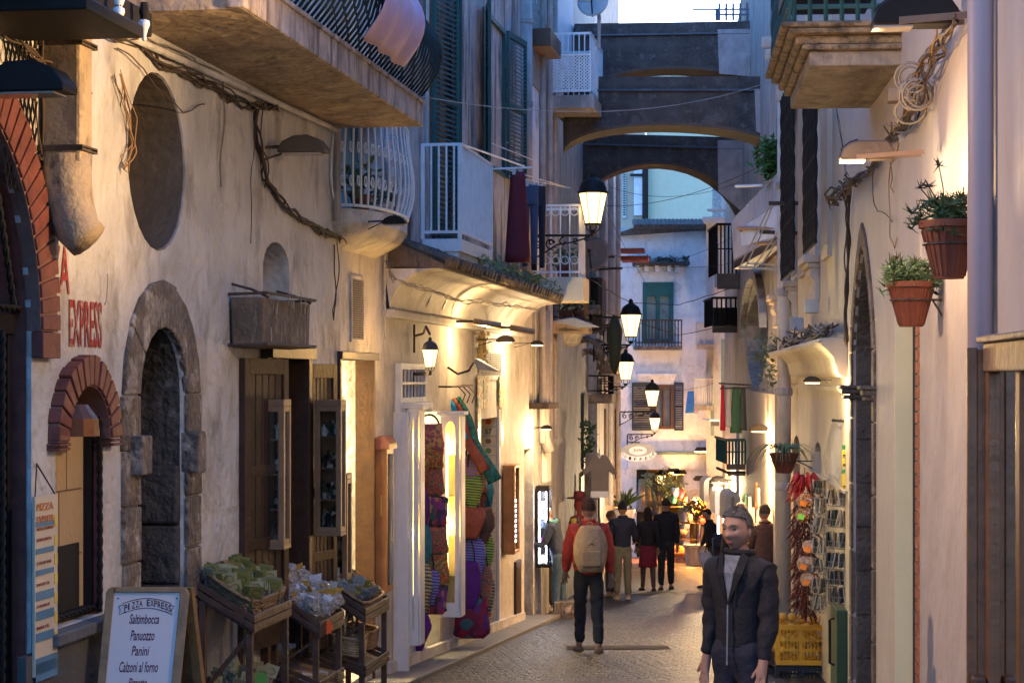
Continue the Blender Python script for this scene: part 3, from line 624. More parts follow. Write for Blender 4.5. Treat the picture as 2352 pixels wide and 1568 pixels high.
# ---------- things on the near left wall
def flood(name,label,p,fr,dirn,on=False,power=0,sc=1,arm=.25,mat=iron):
    """arched floodlight: p centre of glass, dirn sideways direction of arm towards the wall"""
    t=T(name,label,'floodlight',p); p=V(p); d=V(dirn).normalized(); w=V((-d.y,d.x,0)); m=MB()
    prof=[(-.2,0),(-.2,.05),(-.16,.13),(-.06,.19),(.06,.2),(.16,.15),(.22,.05),(.22,0)]
    m.extr([p-d*x*sc*1.2+w*-.12*sc+UP*z*sc*.9 for x,z in prof],w*.24*sc); m.build('housing',mat,t,bevel=.008)
    m=MB(); m.extr([p-d*x*sc+w*y*sc+UP*-.012 for x,y in((-.2,-.1),(.2,-.1),(.2,.1),(-.2,.1))],(0,0,.01)); m.build('glass',tubeG if on else M('lamp_glass_off',(.35,.3,.25),rough=.15,bump=0),t)
    m=MB(); m.tube([p+UP*.08*sc,p+d*(.2*sc+arm)+UP*.06*sc],.018*sc,6); m.tube([p+d*.1+UP*.02,p+d*(.2*sc+arm)+UP*-.1*sc],.012*sc,6); m.build('bracket',mat,t)
    if on: lamp(p-UP*.05,power,t,(1,.72,.38),.06)
    return t
flood('floodlight','black arched floodlight at the left edge above the mesh grille',FL.P(FL.sx(62,.35),.35,hz(FL,62,215,.35)),FL,-FL.n,sc=.85)
flood('floodlight','grey arched lamp, unlit, on the bare wall under the long balcony',FL.P(FL.sx(695,.3),.3,hz(FL,695,352,.3)),FL,-FL.n,sc=.75,mat=M('lamp_brown',(.1,.075,.06)))
flood('floodlight','small black floodlight beside the bellied window balcony',FL.P(FL.sx(905,.55),.55,hz(FL,905,515,.55)),FL,-FL.n,sc=.42,arm=.15)
# square downpipe with worn elbow
dp=T('square_downpipe','cream boxed downpipe ending in a rust-stained rounded elbow on the left wall','drainpipe',FL.P(FL.sx(205),0,hz(FL,205,525)))
sA,sBb=FL.sx(176,.22),FL.sx(252,.22)-.12; zc=hz(FL,210,385,.2)
plD=M('duct_cream',(.4,.3,.2),var=.25,scale=3,bump=.6,stain=(.06,.04,.03),samt=.85,thr=.55,sscale=(5,5,3))
m=MB(); m.box(FL,sA,sA+.2,.02,.24,zc,hz(FL,205,40,.2)); m.build('duct',plD,dp,bevel=.02)
m=MB(); zt=zc; c=FL.P(sA+.1,.13,zt); pts=[c+UP*.05,c-UP*.1,c-UP*.24+FL.n*.02,c-UP*.36+FL.n*.06,c-UP*.42+FL.n*.12]; m.tube(pts,.135,12,r2=.12); m.build('elbow',plD,dp,smooth=True)
m=MB()
for y in(120,357): z=hz(FL,205,y,.2); frame_rect(m,FL,sA-.02,sA+.22,z,z+.03,0,.26,.01)
m.build('straps',ironB,dp)
# dark awning cassette with bulbs at the very top left
aw=T('bulb_rail','black metal awning box with clear glass bulbs at the top left corner','light rail',FL.P(FL.sx(120,1.0),0,hz(FL,200,55,1.0)))
m=MB(); m.box(FL,FL.sx(92,.55),FL.sx(350,.55),.0,.55,hz(FL,200,20,.5),hz(FL,200,-40,.5)); m.box(FL,FL.sx(190,.7),FL.sx(322,.7),.0,.72,hz(FL,250,52,.7),hz(FL,250,22,.7)); m.build('rail_box',iron,aw,bevel=.01)
for x,y in((273,10),(273,38),(331,66)):
    m=MB(); p=FL.W(x,y,.62); m.lathe(p+UP*-.01,[(.012,.06),(.03,.05),(.032,.03),(.02,.0),(.012,-.03),(.014,-.05),(.004,-.06)],10); m.build('bulb_glass',M('bulb_clear',(.8,.8,.78),rough=.1,bump=0),aw,smooth=True)
    m=MB(); m.lathe(p+UP*.05,[(.02,0),(.028,.04),(.02,.09)],8); m.build('socket',iron,aw)
# unseen street lantern over the left wall: a real lamp above the frame
# hanging price board
pb=T('hanging_menu_strip','long printed pizza price strip hanging on a cord beside the brick arched window','menu board',FL.P(FL.sx(104),.05,hz(FL,104,1550)))
sH,sI=FL.sx(78,.06),FL.sx(130,.06); z0,z1=hz(FL,104,1545,.06),hz(FL,104,1137,.06)
m=MB(); m.box(FL,sH,sI,.05,.065,z0,z1); m.build('board',M('print_cream',(.6,.5,.36),var=.08,bump=.05),pb)
blu=M('print_blue',(.1,.22,.33),bump=0); yel=M('print_yellow',(.7,.5,.12),bump=0); oran=M('print_orange',(.6,.2,.05),bump=0)
m=MB(); m2=MB(); L=z1-z0
for k,(u,h) in enumerate(((.14,.03),(.29,.03),(.41,.03),(.53,.05),(.64,.05),(.76,.05),(.9,.13))): m.box(FL,sH+.01,sI-(.06 if k<6 else .005),.0655,.069,z1-L*(u+h),z1-L*u)
m.box(FL,sH+.01,sI-.02,.0655,.069,z1-L*1.0+.01,z1-L*.93); m.build('blue_bands',blu,pb)
for k in range(7): m2.box(FL,sI-.05,sI-.005,.0655,.069,z1-L*(.18+k*.11),z1-L*(.12+k*.11))
m2.build('yellow_bands',yel,pb)
for s_,u,h,w in(('PIZZA',.03,.05,.8),('EXPRESS',.1,.05,.8),('PIZZE al TRANCIO',.17,.02,.8),('MARGHERITA',.23,.02,.7),('CALZONE',.36,.02,.7),('PATATE',.48,.02,.6),('PANINI',.6,.02,.6),('BIBITE',.72,.02,.6)):
    text(s_,FL.P(sH+.02,.0655,z1-L*(u+h)),FL.t,UP,(sI-sH-.03)*w,L*h*.8,oran if u<.12 else redp,pb,off=.004)
m=MB(); k=FL.P((sH+sI)/2,.01,hz(FL,104,1062)); m.tube([FL.P(sH+.02,.058,z1),k,FL.P(sI-.02,.058,z1)],.005,4); m.build('cord',wire,pb)
# cable runs on the near left wall
def LW(*p,n=.03): return [FL.W(x,y,n) for x,y in p]
cable(LW((0,50),(60,110),(130,165),(210,215),n=.05),.018,wire,'thick dark cable bundle sloping down at the upper left corner',strands=3)
cable(LW((255,75),(310,95),(380,150),(460,190),(560,235),(640,255)),.022,wire,'dark twisted cable bundle running under the long balcony',strands=3,wob=.03)
cable(LW((280,60),(420,130),(540,190),(690,265)),.012,wireG,'grey conduit line close below the balcony slab',strands=2)
cable(LW((590,245),(592,330),(605,390),(610,415),(660,480),(740,530),(830,560),(890,555)),.022,wire,'drooping knotted cable bundle crossing the wall to the window balcony',strands=4,wob=.03)
cable(LW((583,250),(580,420),(576,560)),.008,wire,'thin straight cable falling beside the small arched niche')
cable(LW((270,110),(330,150),(360,195),(420,262),(470,240)),.009,wire,'loose looping wire in front of the oval niche',seg=10)
cable(LW((270,170),(298,260),(300,330),(285,390)),.012,M('cable_tan',(.3,.17,.07)),'tan cable loop beside the square downpipe',strands=3,wob=.03)
cable(LW((512,190),(510,300),(508,430)),.014,wireG,'short vertical conduit on the wall left of the unlit lamp')
cable(LW((768,560),(770,650),(766,735)),.012,wire,'cable tail hanging beside the vent grille',strands=2)
cable(LW((884,500),(884,650),(884,780)),.022,M('pipe_white',(.5,.47,.44)),'thin white pipe at the corner between the two shops','pipe','pipe',wob=0)
cable(LW((93,20),(95,200),(100,350),(92,360)),.012,wire,'vertical dark cable beside the mesh grille',strands=2)
cable(LW((240,628),(240,700)),.006,wireG,'short thin wire stub above the lettering')
# ================= shop house with the tiled canopy =================
aS=FL.sx(882); aT=FL.sx(1196); D2=FL.D(1040)
H2=T('shop_house','stained white shop house with a tiled coved canopy, white box balcony and green shutters','house',FL.P((aS+aT)/2,-.4,FL.g(aS)))
holes=[]
d1=R4(FL,930,1018,945,1600); d1=(rectpts(FL.sx(975),FL.sx(1010),FL.g(FL.sx(1010))-.1,hz(FL,992,945))); holes.append((d1,1.6))
d2=rectpts(FL.sx(1100),FL.sx(1142),FL.g(FL.sx(1142))+.05,hz(FL,1121,960)); holes.append((d2,.5))
winG=R4(FL,908,968,835,925); holes.append((winG,.18))
sh2=R4(FL,1098,1168,60,398)
holes.append((R4(FL,1105,1152,40,390),.3))
holes.append((R4(FL,984,1030,-60,548),.3))
wall(FL,aS+.01,aT,-5,6.2,holes,plW,H2)
m=MB(); m.box(FL,aS+.02,aT-.01,0.001,.05,hz(FL,1040,650),6.2)
# stained upper skin, pieces round the windows
def skin(fr,a0,a1,z0,z1,holes,mat,parent,n,name='render_coat',th=.04):
    return wall(fr,a0,a1,z0,z1,holes,mat,parent,n=n,thick=th,name=name)
zC=hz(FL,1040,655)
skin(FL,aS+.02,aT-.01,zC,6.19,[(R4(FL,1105,1152,40,390),.04),(R4(FL,984,1030,-60,548),.04)],plS,H2,.035,th=.03)
for h in(R4(FL,1105,1152,40,390),R4(FL,984,1030,-60,548)): backing(FL,h,.29,M('warm_dark_room',(.12,.07,.03),bump=0),H2,'window_pane')
# shutters
def shutter(fr,a0,a1,z0,z1,n0,mat,parent,n1=None,slats=None,lab=None):
    m=MB(); L=abs(a1-a0); w=.05; n1=n0 if n1 is None else n1
    def q(u0,u1,v0,v1,za,zb):
        P=lambda u,v,z: fr.P(a0+(a1-a0)*u,n0+(n1-n0)*u+v,z)
        m.hexa([P(u0,v0,za),P(u1,v0,za),P(u1,v1,za),P(u0,v1,za),P(u0,v0,zb),P(u1,v0,zb),P(u1,v1,zb),P(u0,v1,zb)])
    uw=w/max(.05,math.hypot(a1-a0,n1-n0)); q(0,uw,0,.04,z0,z1); q(1-uw,1,0,.04,z0,z1); q(uw,1-uw,0,.04,z0,z0+.08); q(uw,1-uw,0,.04,z1-.08,z1); q(uw,1-uw,0,.04,(z0+z1)/2-.03,(z0+z1)/2+.03)
    k=slats or int((z1-z0)/.06)
    for i in range(k):
        z=z0+.08+(z1-z0-.16)*(i+.5)/k; P=lambda u,v,zz: fr.P(a0+(a1-a0)*u,n0+(n1-n0)*u+v,zz)
        m.hexa([P(uw,.004,z+.012),P(1-uw,.004,z+.012),P(1-uw,.034,z-.018),P(uw,.034,z-.018),P(uw,.004,z+.02),P(1-uw,.004,z+.02),P(1-uw,.034,z-.01),P(uw,.034,z-.01)])
    return m.build('shutter',mat,parent,label=lab)
zz0,zz1=hz(FL,1005,548),hz(FL,1005,-60)
shutter(FL,FL.sx(976)-.02,FL.sx(1003),zz0,zz1,.08,greenS,H2,n1=.22); shutter(FL,FL.sx(1032)+.05,FL.sx(1006),zz0,zz1,.08,greenS,H2,n1=.24)
zz0,zz1=hz(FL,1130,395),hz(FL,1130,45)
shutter(FL,FL.sx(1104),FL.sx(1085),zz0,zz1,.06,greenS,H2,n1=.2); shutter(FL,FL.sx(1153),FL.sx(1176),zz0,zz1,.06,greenS,H2,n1=.18)
m=MB(); frame_rect(m,FL,FL.sx(1104),FL.sx(1153),zz0,zz1,-.1,.05,.06); m.build('window_frame',greenS,H2)
m=MB(); frame_rect(m,FL,FL.sx(971),FL.sx(1037),hz(FL,1004,552),6.1,.036,.06,.08,False); m.build('window_surround',plW,H2)
# rounded corner pier and downpipe at the far end
m=MB(); m.tube([FL.P(aT-.12,.06,zC+.3),FL.P(aT-.12,.06,6.2)],.13,10); m.build('downpipe',M('pipe_pinkish',(.42,.36,.35),stain=(.15,.1,.08),samt=.5),H2,smooth=True)
m=MB(); 
for z in(1.2,2.6,4,5.2): m.tube([FL.P(aT-.12,.06,z),FL.P(aT-.12,.06,z+.06)],.145,10)
m.build('pipe_collars',pipeM,H2)
# canopy: cove + tiles
zA=hz(FL,1040,735); 
m=MB(); s0,s1=aS+.03,aT-.05; out=.5; hgt=.4
def cove(u,v): a=v*math.pi/2; return FL.P(s0+(s1-s0)*u,.05+out*(1-math.cos(a)),zA+hgt*math.sin(a))
m.grid(cove,20,10); cv=m.build('coved_canopy',plW,H2,smooth=True)
m=MB(); m.extr([cove(0,v/10) for v in range(11)]+[FL.P(s0,.0,zA+hgt)],FL.t*.02); m.build('cove_end',plW,H2)
m=MB(); m.box(FL,s0,s1,0,.1,zA-.09,zA+.001); m.build('cove_ledge',plW,H2,bevel=.02)
m=MB(); z=zA+hgt
m.hexa([FL.P(s0,0,z+.02),FL.P(s1,0,z+.02),FL.P(s1,out+.1,z),FL.P(s0,out+.1,z),FL.P(s0,0,z+.32),FL.P(s1,0,z+.32),FL.P(s1,out+.1,z+.04),FL.P(s0,out+.1,z+.04)]); m.build('canopy_roof',tileM,H2)
m=MB(); k=int((s1-s0)/.17)
for i in range(k):
    a=s0+(s1-s0)*(i+.5)/k+R.uniform(-.02,.02); 
    for j in range(3):
        n0=out+.16-j*.22+R.uniform(-.03,.02); za=z+.07+j*.085
        m.tube([FL.P(a,n0,za),FL.P(a+R.uniform(-.01,.01),n0-.28,za+.1)],.06,7,r2=.045)
m.build('roof_tiles',tileM,H2)
m=MB()
for i in range(26): 
    a=s0+(s1-s0)*(.25+.75*R.random()); leafy(m,FL.P(a,out-.1+R.random()*.2,z+.2),.12,16,.07,up=.8)
o=m.build('roof_weeds',leafL,None,recalc=False); tag(o,'tufts of weed sprouting along the canopy tiles over the bag shop','weeds',kind='stuff')
cable(LW((888,600),(905,640),(960,660),(1060,690),(1160,700),(1240,715),n=.4),.012,wireG,'grey cable lying along the top of the canopy tiles',strands=3)
# lit barred window
m=MB(); s0w,s1w=FL.sx(908),FL.sx(968); z0,z1=hz(FL,938,925),hz(FL,938,835); frame_rect(m,FL,s0w,s1w,z0,z1,0,.06,.06); m.build('window_frame',whiteC,H2)
m=MB(); 
for i in range(8): a=s0w+.08+(s1w-s0w-.16)*i/7; m.tube([FL.P(a,.05,z0+.03),FL.P(a,.05,z1-.03)],.013,6)
m.tube([FL.P(s0w,.06,(z0+z1)/2),FL.P(s1w,.06,(z0+z1)/2)],.015); m.build('window_bars',whiteC,H2)
backing(FL,winG,.17,M('pane_warm',(.5,.42,.3)),H2,'window_pane')
m=MB(); m.box(FL,s0w-.05,s1w+.05,0,.12,z0-.1,z0); m.build('window_sill',whiteC,H2,bevel=.01)
grille(FL,1098,1150,800,872,H2,plN,rows=12,cols=1,w=.06)
# tile surround door
til=MP('painted_tiles',[(.7,.55,.25),(.6,.3,.08),(.15,.25,.3),(.75,.65,.4),(.2,.35,.15),(.8,.7,.5)],'voronoi',28,rough=.3)
s1d=FL.sx(1142); s0d=FL.sx(1100); zt=hz(FL,1121,960); zb=FL.g(s1d)+.05
tc=M('tile_cream',(.72,.62,.42),rough=.3,var=.1,bump=.05); m=MB(); K=22; bh=(zt-zb)/K
for i in range(K): m.box(FL,s1d-.012,s1d+.002,-.22,-.02,zb+bh*i+.006,zb+bh*(i+1)-.006)
m.build('ceramic_tiles',tc,H2,bevel=.003,label='column of picture tiles lining the doorway')
cols=[M('tile_'+n,c,rough=.3,bump=0) for n,c in(('ochre',(.65,.38,.06)),('red',(.55,.08,.03)),('blue',(.1,.22,.4)),('green',(.12,.28,.1)),('brown',(.3,.15,.06)))]
for i in range(K):
    m=MB(); zc=zb+bh*(i+.5); rr=bh*.3
    def tp(du,dz): return FL.P(s1d-.0135,-.12+du,zc+dz)
    kind=i%5
    P=[]; kk=16 if kind in(0,3) else 7
    for j in range(kk): 
        a=2*math.pi*j/kk; r_=rr*(1 if kind!=0 or j%2 else .45)*(1+.0*j); P.append(tp(r_*math.cos(a)*1.1,r_*math.sin(a)))
    if i in(20,9): continue
    m.extr(P,FL.t*-.002); m.build('tile_motif',cols[i%5],H2)
for s_,i in(('57',20),('11',9)):
    text(s_,FL.P(s1d-.014,-.165,zb+bh*(i+.22)),FL.n,UP,.09,bh*.55,M('ink',(.03,.03,.03),bump=0),H2,off=.0)
m=MB(); m.box(FL,s0d-.1,s0d,.0,.03,zb,zt+.1); m.box(FL,s1d,s1d+.1,0,.03,zb,zt+.1); m.build('door_frame',whiteC,H2)
m=MB(); 
for a in(s0d-.3,s0d+.12,s1d-.05): m.box(FL,a,a+.36,.03,.045,zt+.14,zt+.56)
m.box(FL,s0d-.3,s0d-.12,.03,.04,zt-.5,zt+.13); m.box(FL,s1d+.12,s1d+.28,.03,.04,zt-.4,zt+.13); m.build('tile_mural',til,H2)
backing(FL,d2,.49,M('shop_dim',(.12,.1,.06),bump=0),H2,'door_glass')
m=MB(); m.hexa([FL.P(a,n,z) for z in(zb-.5,zb) for a,n in((s0d-.2,0),(s1d+.15,0),(s1d+.15,.28),(s0d-.2,.28))]); m.build('doorstep',stoneP,H2,bevel=.01)
m=MB(); m.hexa([FL.P(a,n,FL.g(a)+(z)) for z in(-.3,.16) for a,n in((aS,0),(aT,0),(aT,.07),(aS,.07))]); m.build('wall_foot',plN,H2)
# shop interior light
backing(FL,[(a-(.6 if i<2 else -.6),z) for i,(a,z) in enumerate(d1)],1.58,yell,H2,'room_wall')
lamp(FL.P(FL.sx(995),-.8,hz(FL,992,945)-.3),25,H2,(1,.8,.42),.08)
# balcony: white box
zb0=hz(FL,960,548,.02); sA,sE=FL.sx(960),FL.sx(1133,.5)+.1
D0=FL.P(sA,0,0).y
def noff(fr,s,x): kx=(x-CX)/FX; o=fr.o+fr.t*s; return -(o.x-kx*o.y)/(fr.n.x-kx*fr.n.y)
nO=noff(FL,sA,1060); z1b=(HY-330)/FX*FL.P(sA,nO,0).y; z0b=(HY-548)/FX*FL.P(sA,nO,0).y
m=MB(); m.box(FL,sA,sE,.04,nO,z0b-.14,z0b); m.box(FL,sA+.03,sE-.03,.04,nO-.04,z0b-.26,z0b-.14); bal=m.build('balcony',whiteP,H2,bevel=.008,label='white metal box balcony on curved brackets')
m=MB()
for n in(.06,nO-.01): m.box(FL,sA-.01,sA+.03,n-.03,n+.01,z0b,z1b)
m.box(FL,sE-.03,sE+.01,nO-.04,nO,z0b,z1b)
for z in(z0b+.08,z1b): m.box(FL,sA,sA+.03,-.35*0,nO,z-.02,z+.01); m.box(FL,sA,sE,nO-.03,nO,z-.02,z+.01)
k=5
for i in range(1,k): n=.06+(nO-.06)*i/k; m.tube([FL.P(sA+.01,n,z0b+.08),FL.P(sA+.01,n,z1b)],.012,5)
k=22
for i in range(1,k): a=sA+(sE-sA)*i/k; m.tube([FL.P(a,nO-.015,z0b+.08),FL.P(a,nO-.015,z1b)],.014,5)
m.build('railing',whiteP,bal)
m=MB()
for a in(sA+.15,(sA+sE)/2,sE-.15): m.tube([FL.P(a,nO-.03,z0b-.26),FL.P(a,nO-.2,z0b-.28),FL.P(a,nO-.32,z0b-.5),FL.P(a,.05,z0b-.72)],.024,6)
m.build('brackets',whiteP,bal,smooth=True)
m=MB(); m.tube([FL.P(sA+.1,nO,z1b),FL.P(sE+.2,nO+.35,z1b+.0)],.012); m.tube([FL.P(sE+.35,.05,z1b-.02),FL.P(sE+.35,nO+.42,z1b)],.012); 
o=m.build('drying_rods',whiteP,bal)
# laundry hanging in front of far end
def garment(name,label,top,wd,L,mat,right=V((1,0,0)),taper=1.25,legs=False,thick=.05,cat='laundry',group=None,seed=0,waist=1.0):
    top=V(top); right=V(right).normalized(); nn=right.cross(UP).normalized(); m=MB(); rr=random.Random(seed+5)
    def tubeg(cx,w0,w1,z0,z1,t):
        P=[];K=12;N=10
        for j in range(N+1):
            v=j/N; w=w0+(w1-w0)*v; z=z0+(z1-z0)*v
            for i in range(K):
                a=2*math.pi*i/K; f=1+.22*math.sin(a*3+seed+v*3); P.append(top+right*(cx+w/2*math.cos(a))+nn*(t*f*math.sin(a))+UP*z)
        m.add(P,[[j*K+i,j*K+(i+1)%K,(j+1)*K+(i+1)%K,(j+1)*K+i] for j in range(N) for i in range(K)]+[list(range(K)),list(range(N*K,(N+1)*K))])
    if legs:
        tubeg(0,wd,wd*1.05,0,-L*.25,thick); tubeg(-wd*.26,wd*.52,wd*.36,-L*.2,-L,thick*.8); tubeg(wd*.26,wd*.52,wd*.36,-L*.2,-L*.97,thick*.8)
    else:
        tubeg(0,wd*.7,wd*taper,0,-L,thick); 
    o=m.build(name,mat,smooth=True); return tag(o,label,cat,group)
dr=M('cloth_darkred',(.13,.012,.022),bump=.3,bs=60); jn=M('denim',(.06,.08,.14),bump=.3,bs=90); bk=M('cloth_black',(.02,.02,.028),bump=.3)
sl_=sE+.9
pr=[FL.P(sE+.3,.05,hz(FL,1150,390)),]
def LWp(x,y,n): return FL.W(x,y,n)
garment('dark_red_dress','dark red garment hanging nearest on the rods beyond the white box balcony',LWp(1189,395,.62),.26,1.12,dr,FL.t*.3+FL.n,thick=.06,taper=1.25,seed=1)
garment('jeans','blue jeans hanging between the dark red garment and the black trousers',LWp(1217,425,.62),.22,1.05,jn,FL.t*.3+FL.n,legs=True,seed=2)
garment('trousers','black trousers hanging farthest on the rods over the lit balcony',LWp(1236,428,.62),.2,1.12,bk,FL.t*.2+FL.n,legs=True,seed=3)
m=MB(); 
for x,y,x2,y2 in((1130,330,1225,368),(1170,405,1310,432),(1150,385,1300,430)): m.tube([LWp(x,y,.5),LWp(x2,y2,.62)],.008,4)
m.tube([LWp(1165,328,.05),LWp(1165,328,.5)],.01,4); tag(m.build('clothes_rack',whiteP),'thin white rods and lines holding the dark laundry','drying rack')
cp=M('peg_white',(.5,.5,.5)); m0=None
for i,(x,y) in enumerate(((1180,395),(1195,396),(1210,422),(1222,424),(1232,426),(1243,430))):
    m=MB(); m.box(FL,FL.sx(x,.62),FL.sx(x,.62)+.02,.6,.64,hz(FL,x,y,.62)-.03,hz(FL,x,y,.62)+.04); tag(m.build('clothes_peg',cp),'small peg gripping the laundry beyond the white box balcony','peg','pegs on the dark laundry')
# balcony wire toward right
o=cable(catenary(FL.W(968,222,.9),FR.W(1790,180,.2),.25),.009,M('wire_pale',(.35,.35,.37)),'pale wire strung across the street in front of the arches',wob=0,seg=2)
# ---- shop front cabinets (white leaves with lit glass) 
def cabinet(name,label,x0,x1,y0,y1,sfr,dep,power):
    n0,n1=noff(FL,sfr,x0),noff(FL,sfr,x1); D=FL.P(sfr,0,0).y; z0,z1=(HY-y1)/FX*D,(HY-y0)/FX*D
    z0=max(z0,FL.g(sfr)+.06)
    c=T(name,label,'display cabinet',FL.P(sfr+dep/2,n0,z0)); m=MB(); w=.05
    a0_,a1_=sfr,sfr+dep
    m.box(FL,a1_-.02,a1_,n0,n1,z0,z1); m.box(FL,a0_,a1_,n0-.02,n0,z0,z1); m.box(FL,a0_,a1_,n1,n1+.02,z0,z1); m.box(FL,a0_,a1_-.02,n0,n1,z1-.02,z1+.01); m.box(FL,a0_,a1_-.02,n0,n1,z0,z0+.08)
    m.build('cabinet_case',whiteC,c,bevel=.004)
    m=MB(); m.box(FL,a0_-.03,a1_+.03,n0-.05,n1+.05,z1+.01,z1+.05); m.build('cabinet_top',whiteC,c,bevel=.006)
    m=MB(); p=archpts(n0+w,n1-w,z0+.16,z1-.16,z1-.06,8); o_=rectpts(n0,n1,z0,z1)
    # door frame with an arched glazed opening
    bm=bmesh.new(); ed=[]
    for L_ in(o_,p):
        vs=[bm.verts.new(FL.P(a0_-.02,b,z)) for b,z in L_]
        for i in range(len(vs)): ed.append(bm.edges.new((vs[i],vs[(i+1)%len(vs)])))
    bmesh.ops.triangle_fill(bm,use_beauty=True,edges=ed); bm.verts.index_update(); m.add([v.co.copy() for v in bm.verts],[[v.index for v in f.verts] for f in bm.faces]); bm.free()
    m.build('cabinet_door',whiteC,c,solid=.02)
    m=MB(); m.box(FL,a1_-.03,a1_-.021,n0+.002,n1-.002,z0+.09,z1-.021); m.build('back_board',M('board_lamp_yellow',(.75,.55,.2),bump=0),c)  # yellow of the cabinet lamplight is put into the board colour
    m=MB(); m.tube([FL.P(a0_+dep*.5,n0+.04,z1-.2),FL.P(a0_+dep*.5,n0+.04,z0+.5)],.018,8); m.build('lamp_tube',tubeG,c)
    lamp(FL.P(a0_+dep*.45,(n0+n1)/2,z1-.35),power*.8,c,(1,.62,.14),.04); lamp(FL.P(a0_+dep*.45,(n0+n1)/2,(z0+z1)/2-.1),power*.6,c,(1,.68,.16),.04)
    m=MB()
    for k in range(1,5): z=z0+(z1-z0)*k/5; m.box(FL,a0_+.03,a1_-.03,n0+.01,n1-.01,z,z+.008)
    m.build('glass_shelf',M('shelf_glass',(.6,.7,.6),rough=.1,trans=.7,bump=0),c)
    return c,n0,n1,z0,z1
sc1=FL.sx(905)-.05
cabinet('glazed_cabinet','tall lit white cabinet with an arched pane nearest the camera at the bag shop',938,962,940,1480,FL.sx(900)+.1,.22,3)
cabinet('glazed_cabinet','tall lit white cabinet with an arched pane behind the column of handbags',1014,1056,955,1415,FL.sx(975)+.2,.25,3.4)
m=MB(); a=FL.sx(898); zz=hz(FL,915,945); n1=noff(FL,a,938)
m.box(FL,a,a+.06,.02,n1,FL.g(a),zz); tag(m.build('white_shutter',whiteC,bevel=.01),'tall white painted wooden panel standing out from the wall beside the glazed cabinets','panel')
# handbags
def bag(name,label,c,w,h,d,mat,right=V((1,0,0)),strap=.3,round_=.4,hmat=None,cat='bag',top=.6,tilt=0,group='bags hanging at the shop door'):
    """c = centre of the bag's bottom; soft body, strap loop above"""
    c=V(c); right=V(right).normalized(); nn=right.cross(UP).normalized(); t=T(name,label,cat,c,group); m=MB(); K=14;N=9; P=[]; ph=R.random()*9
    for j in range(N+1):
        v=j/N; ww=w*(top+(1-top)*math.sin(math.pi*(min(1,(1-v)*1.05+.12))**.9)) if round_>.2 else w*(1-(1-top)*v*.5)
        if v<.12: ww*= .72+.28*(v/.12)
        dd=d*(math.sin(math.pi*(.16+.72*(1-v))) ) ; z=h*v
        for i in range(K):
            a=2*math.pi*i/K; cx=math.copysign(abs(math.cos(a))**.7,math.cos(a)); sy=math.copysign(abs(math.sin(a))**.8,math.sin(a)); f=1+.08*math.sin(3*a+ph+4*v)
            P.append(c+right*(cx*ww/2*f+tilt*z)+nn*sy*dd/2*f+UP*(z+.015*math.sin(2*a+ph)*(v>.8))+noise.noise_vector(V((a*1.5+ph,v*5,ph)))*h*.045)
    m.add(P,[[j*K+i,j*K+(i+1)%K,(j+1)*K+(i+1)%K,(j+1)*K+i] for j in range(N) for i in range(K)]+[list(range(K)),list(range(N*K,(N+1)*K))])
    m.build('bag_body',mat,t,smooth=True)
    m=MB(); q=w*top*.4; P=[c+right*(tilt*h)+right*(-q*math.cos(math.pi*i/12))+UP*(h-.02+strap*math.sin(math.pi*i/12)) for i in range(13)]; m.tube(P,.009 if strap>.15 else .012,5); m.build('strap' if strap>.15 else 'handle',hmat or bk,t,smooth=True)
    return t
C={'flor1':MP('floral_tan',[(0.600,0.360,0.105),(0.690,0.420,0.135),(0.600,0.360,0.105),(0.525,0.045,0.180),(0.300,0.180,0.060),(0.225,0.150,0.045)],'noise',22),
'flor2':MP('floral_ochre',[(0.525,0.225,0.045),(0.600,0.045,0.030),(0.120,0.150,0.045),(0.630,0.330,0.075),(0.180,0.045,0.030)],'noise',26),
'flor3':MP('tapestry_red',[(0.180,0.090,0.045),(0.525,0.045,0.045),(0.375,0.180,0.075),(0.075,0.075,0.090),(0.300,0.210,0.075)],'noise',30),
'pat1':MP('patch_dark',[(0.075,0.045,0.075),(0.375,0.045,0.090),(0.450,0.240,0.075),(0.060,0.105,0.105),(0.225,0.045,0.180)],'voronoi',22,axis=(1,1,.6)),
'strB':MP('stripe_blue',[(0.150,0.045,0.270),(0.030,0.030,0.045),(0.450,0.150,0.525),(0.030,0.030,0.045),(0.150,0.375,0.750)],'wave',9,axis=(.2,.2,2.2)),
'strL':MP('stripe_lime',[(0.450,0.600,0.075),(0.030,0.030,0.030),(0.480,0.630,0.090),(0.030,0.030,0.030)],'wave',10,axis=(.2,.2,2)),
'strR':MP('stripe_rainbow',[(0.675,0.120,0.075),(0.030,0.030,0.030),(0.450,0.675,0.300),(0.030,0.030,0.030),(0.675,0.450,0.120),(0.030,0.030,0.030),(0.375,0.225,0.750)],'wave',8,axis=(.3,.3,2)),
'strO':MP('stripe_ochre',[(0.600,0.405,0.150),(0.045,0.030,0.030),(0.300,0.525,0.450),(0.045,0.030,0.030)],'wave',8,axis=(.3,.3,2)),
'teal':M('cloth_teal',(0.030,0.195,0.225),bump=.4,bs=60,var=.4,scale=12),'green':MP('green_shawl',[(0.015,0.135,0.090),(0.030,0.195,0.135),(0.015,0.090,0.090),(0.120,0.045,0.030)],'noise',20),
'purp':M('cloth_purple',(0.120,0.018,0.210),bump=.5,bs=60,var=.35,scale=9),'rust':M('suede_rust',(0.375,0.090,0.045),bump=.4,var=.4,scale=9),'brn':M('cloth_brown',(0.150,0.068,0.045),bump=.4,var=.5,scale=12),
'wine':MP('wine_patch',[(0.240,0.015,0.045),(0.150,0.015,0.045),(0.045,0.120,0.135),(0.120,0.030,0.150)],'voronoi',9),'cyan':M('cloth_cyan',(0.015,0.330,0.630),bump=.3)}
Sb=FL.sx(965)+.2
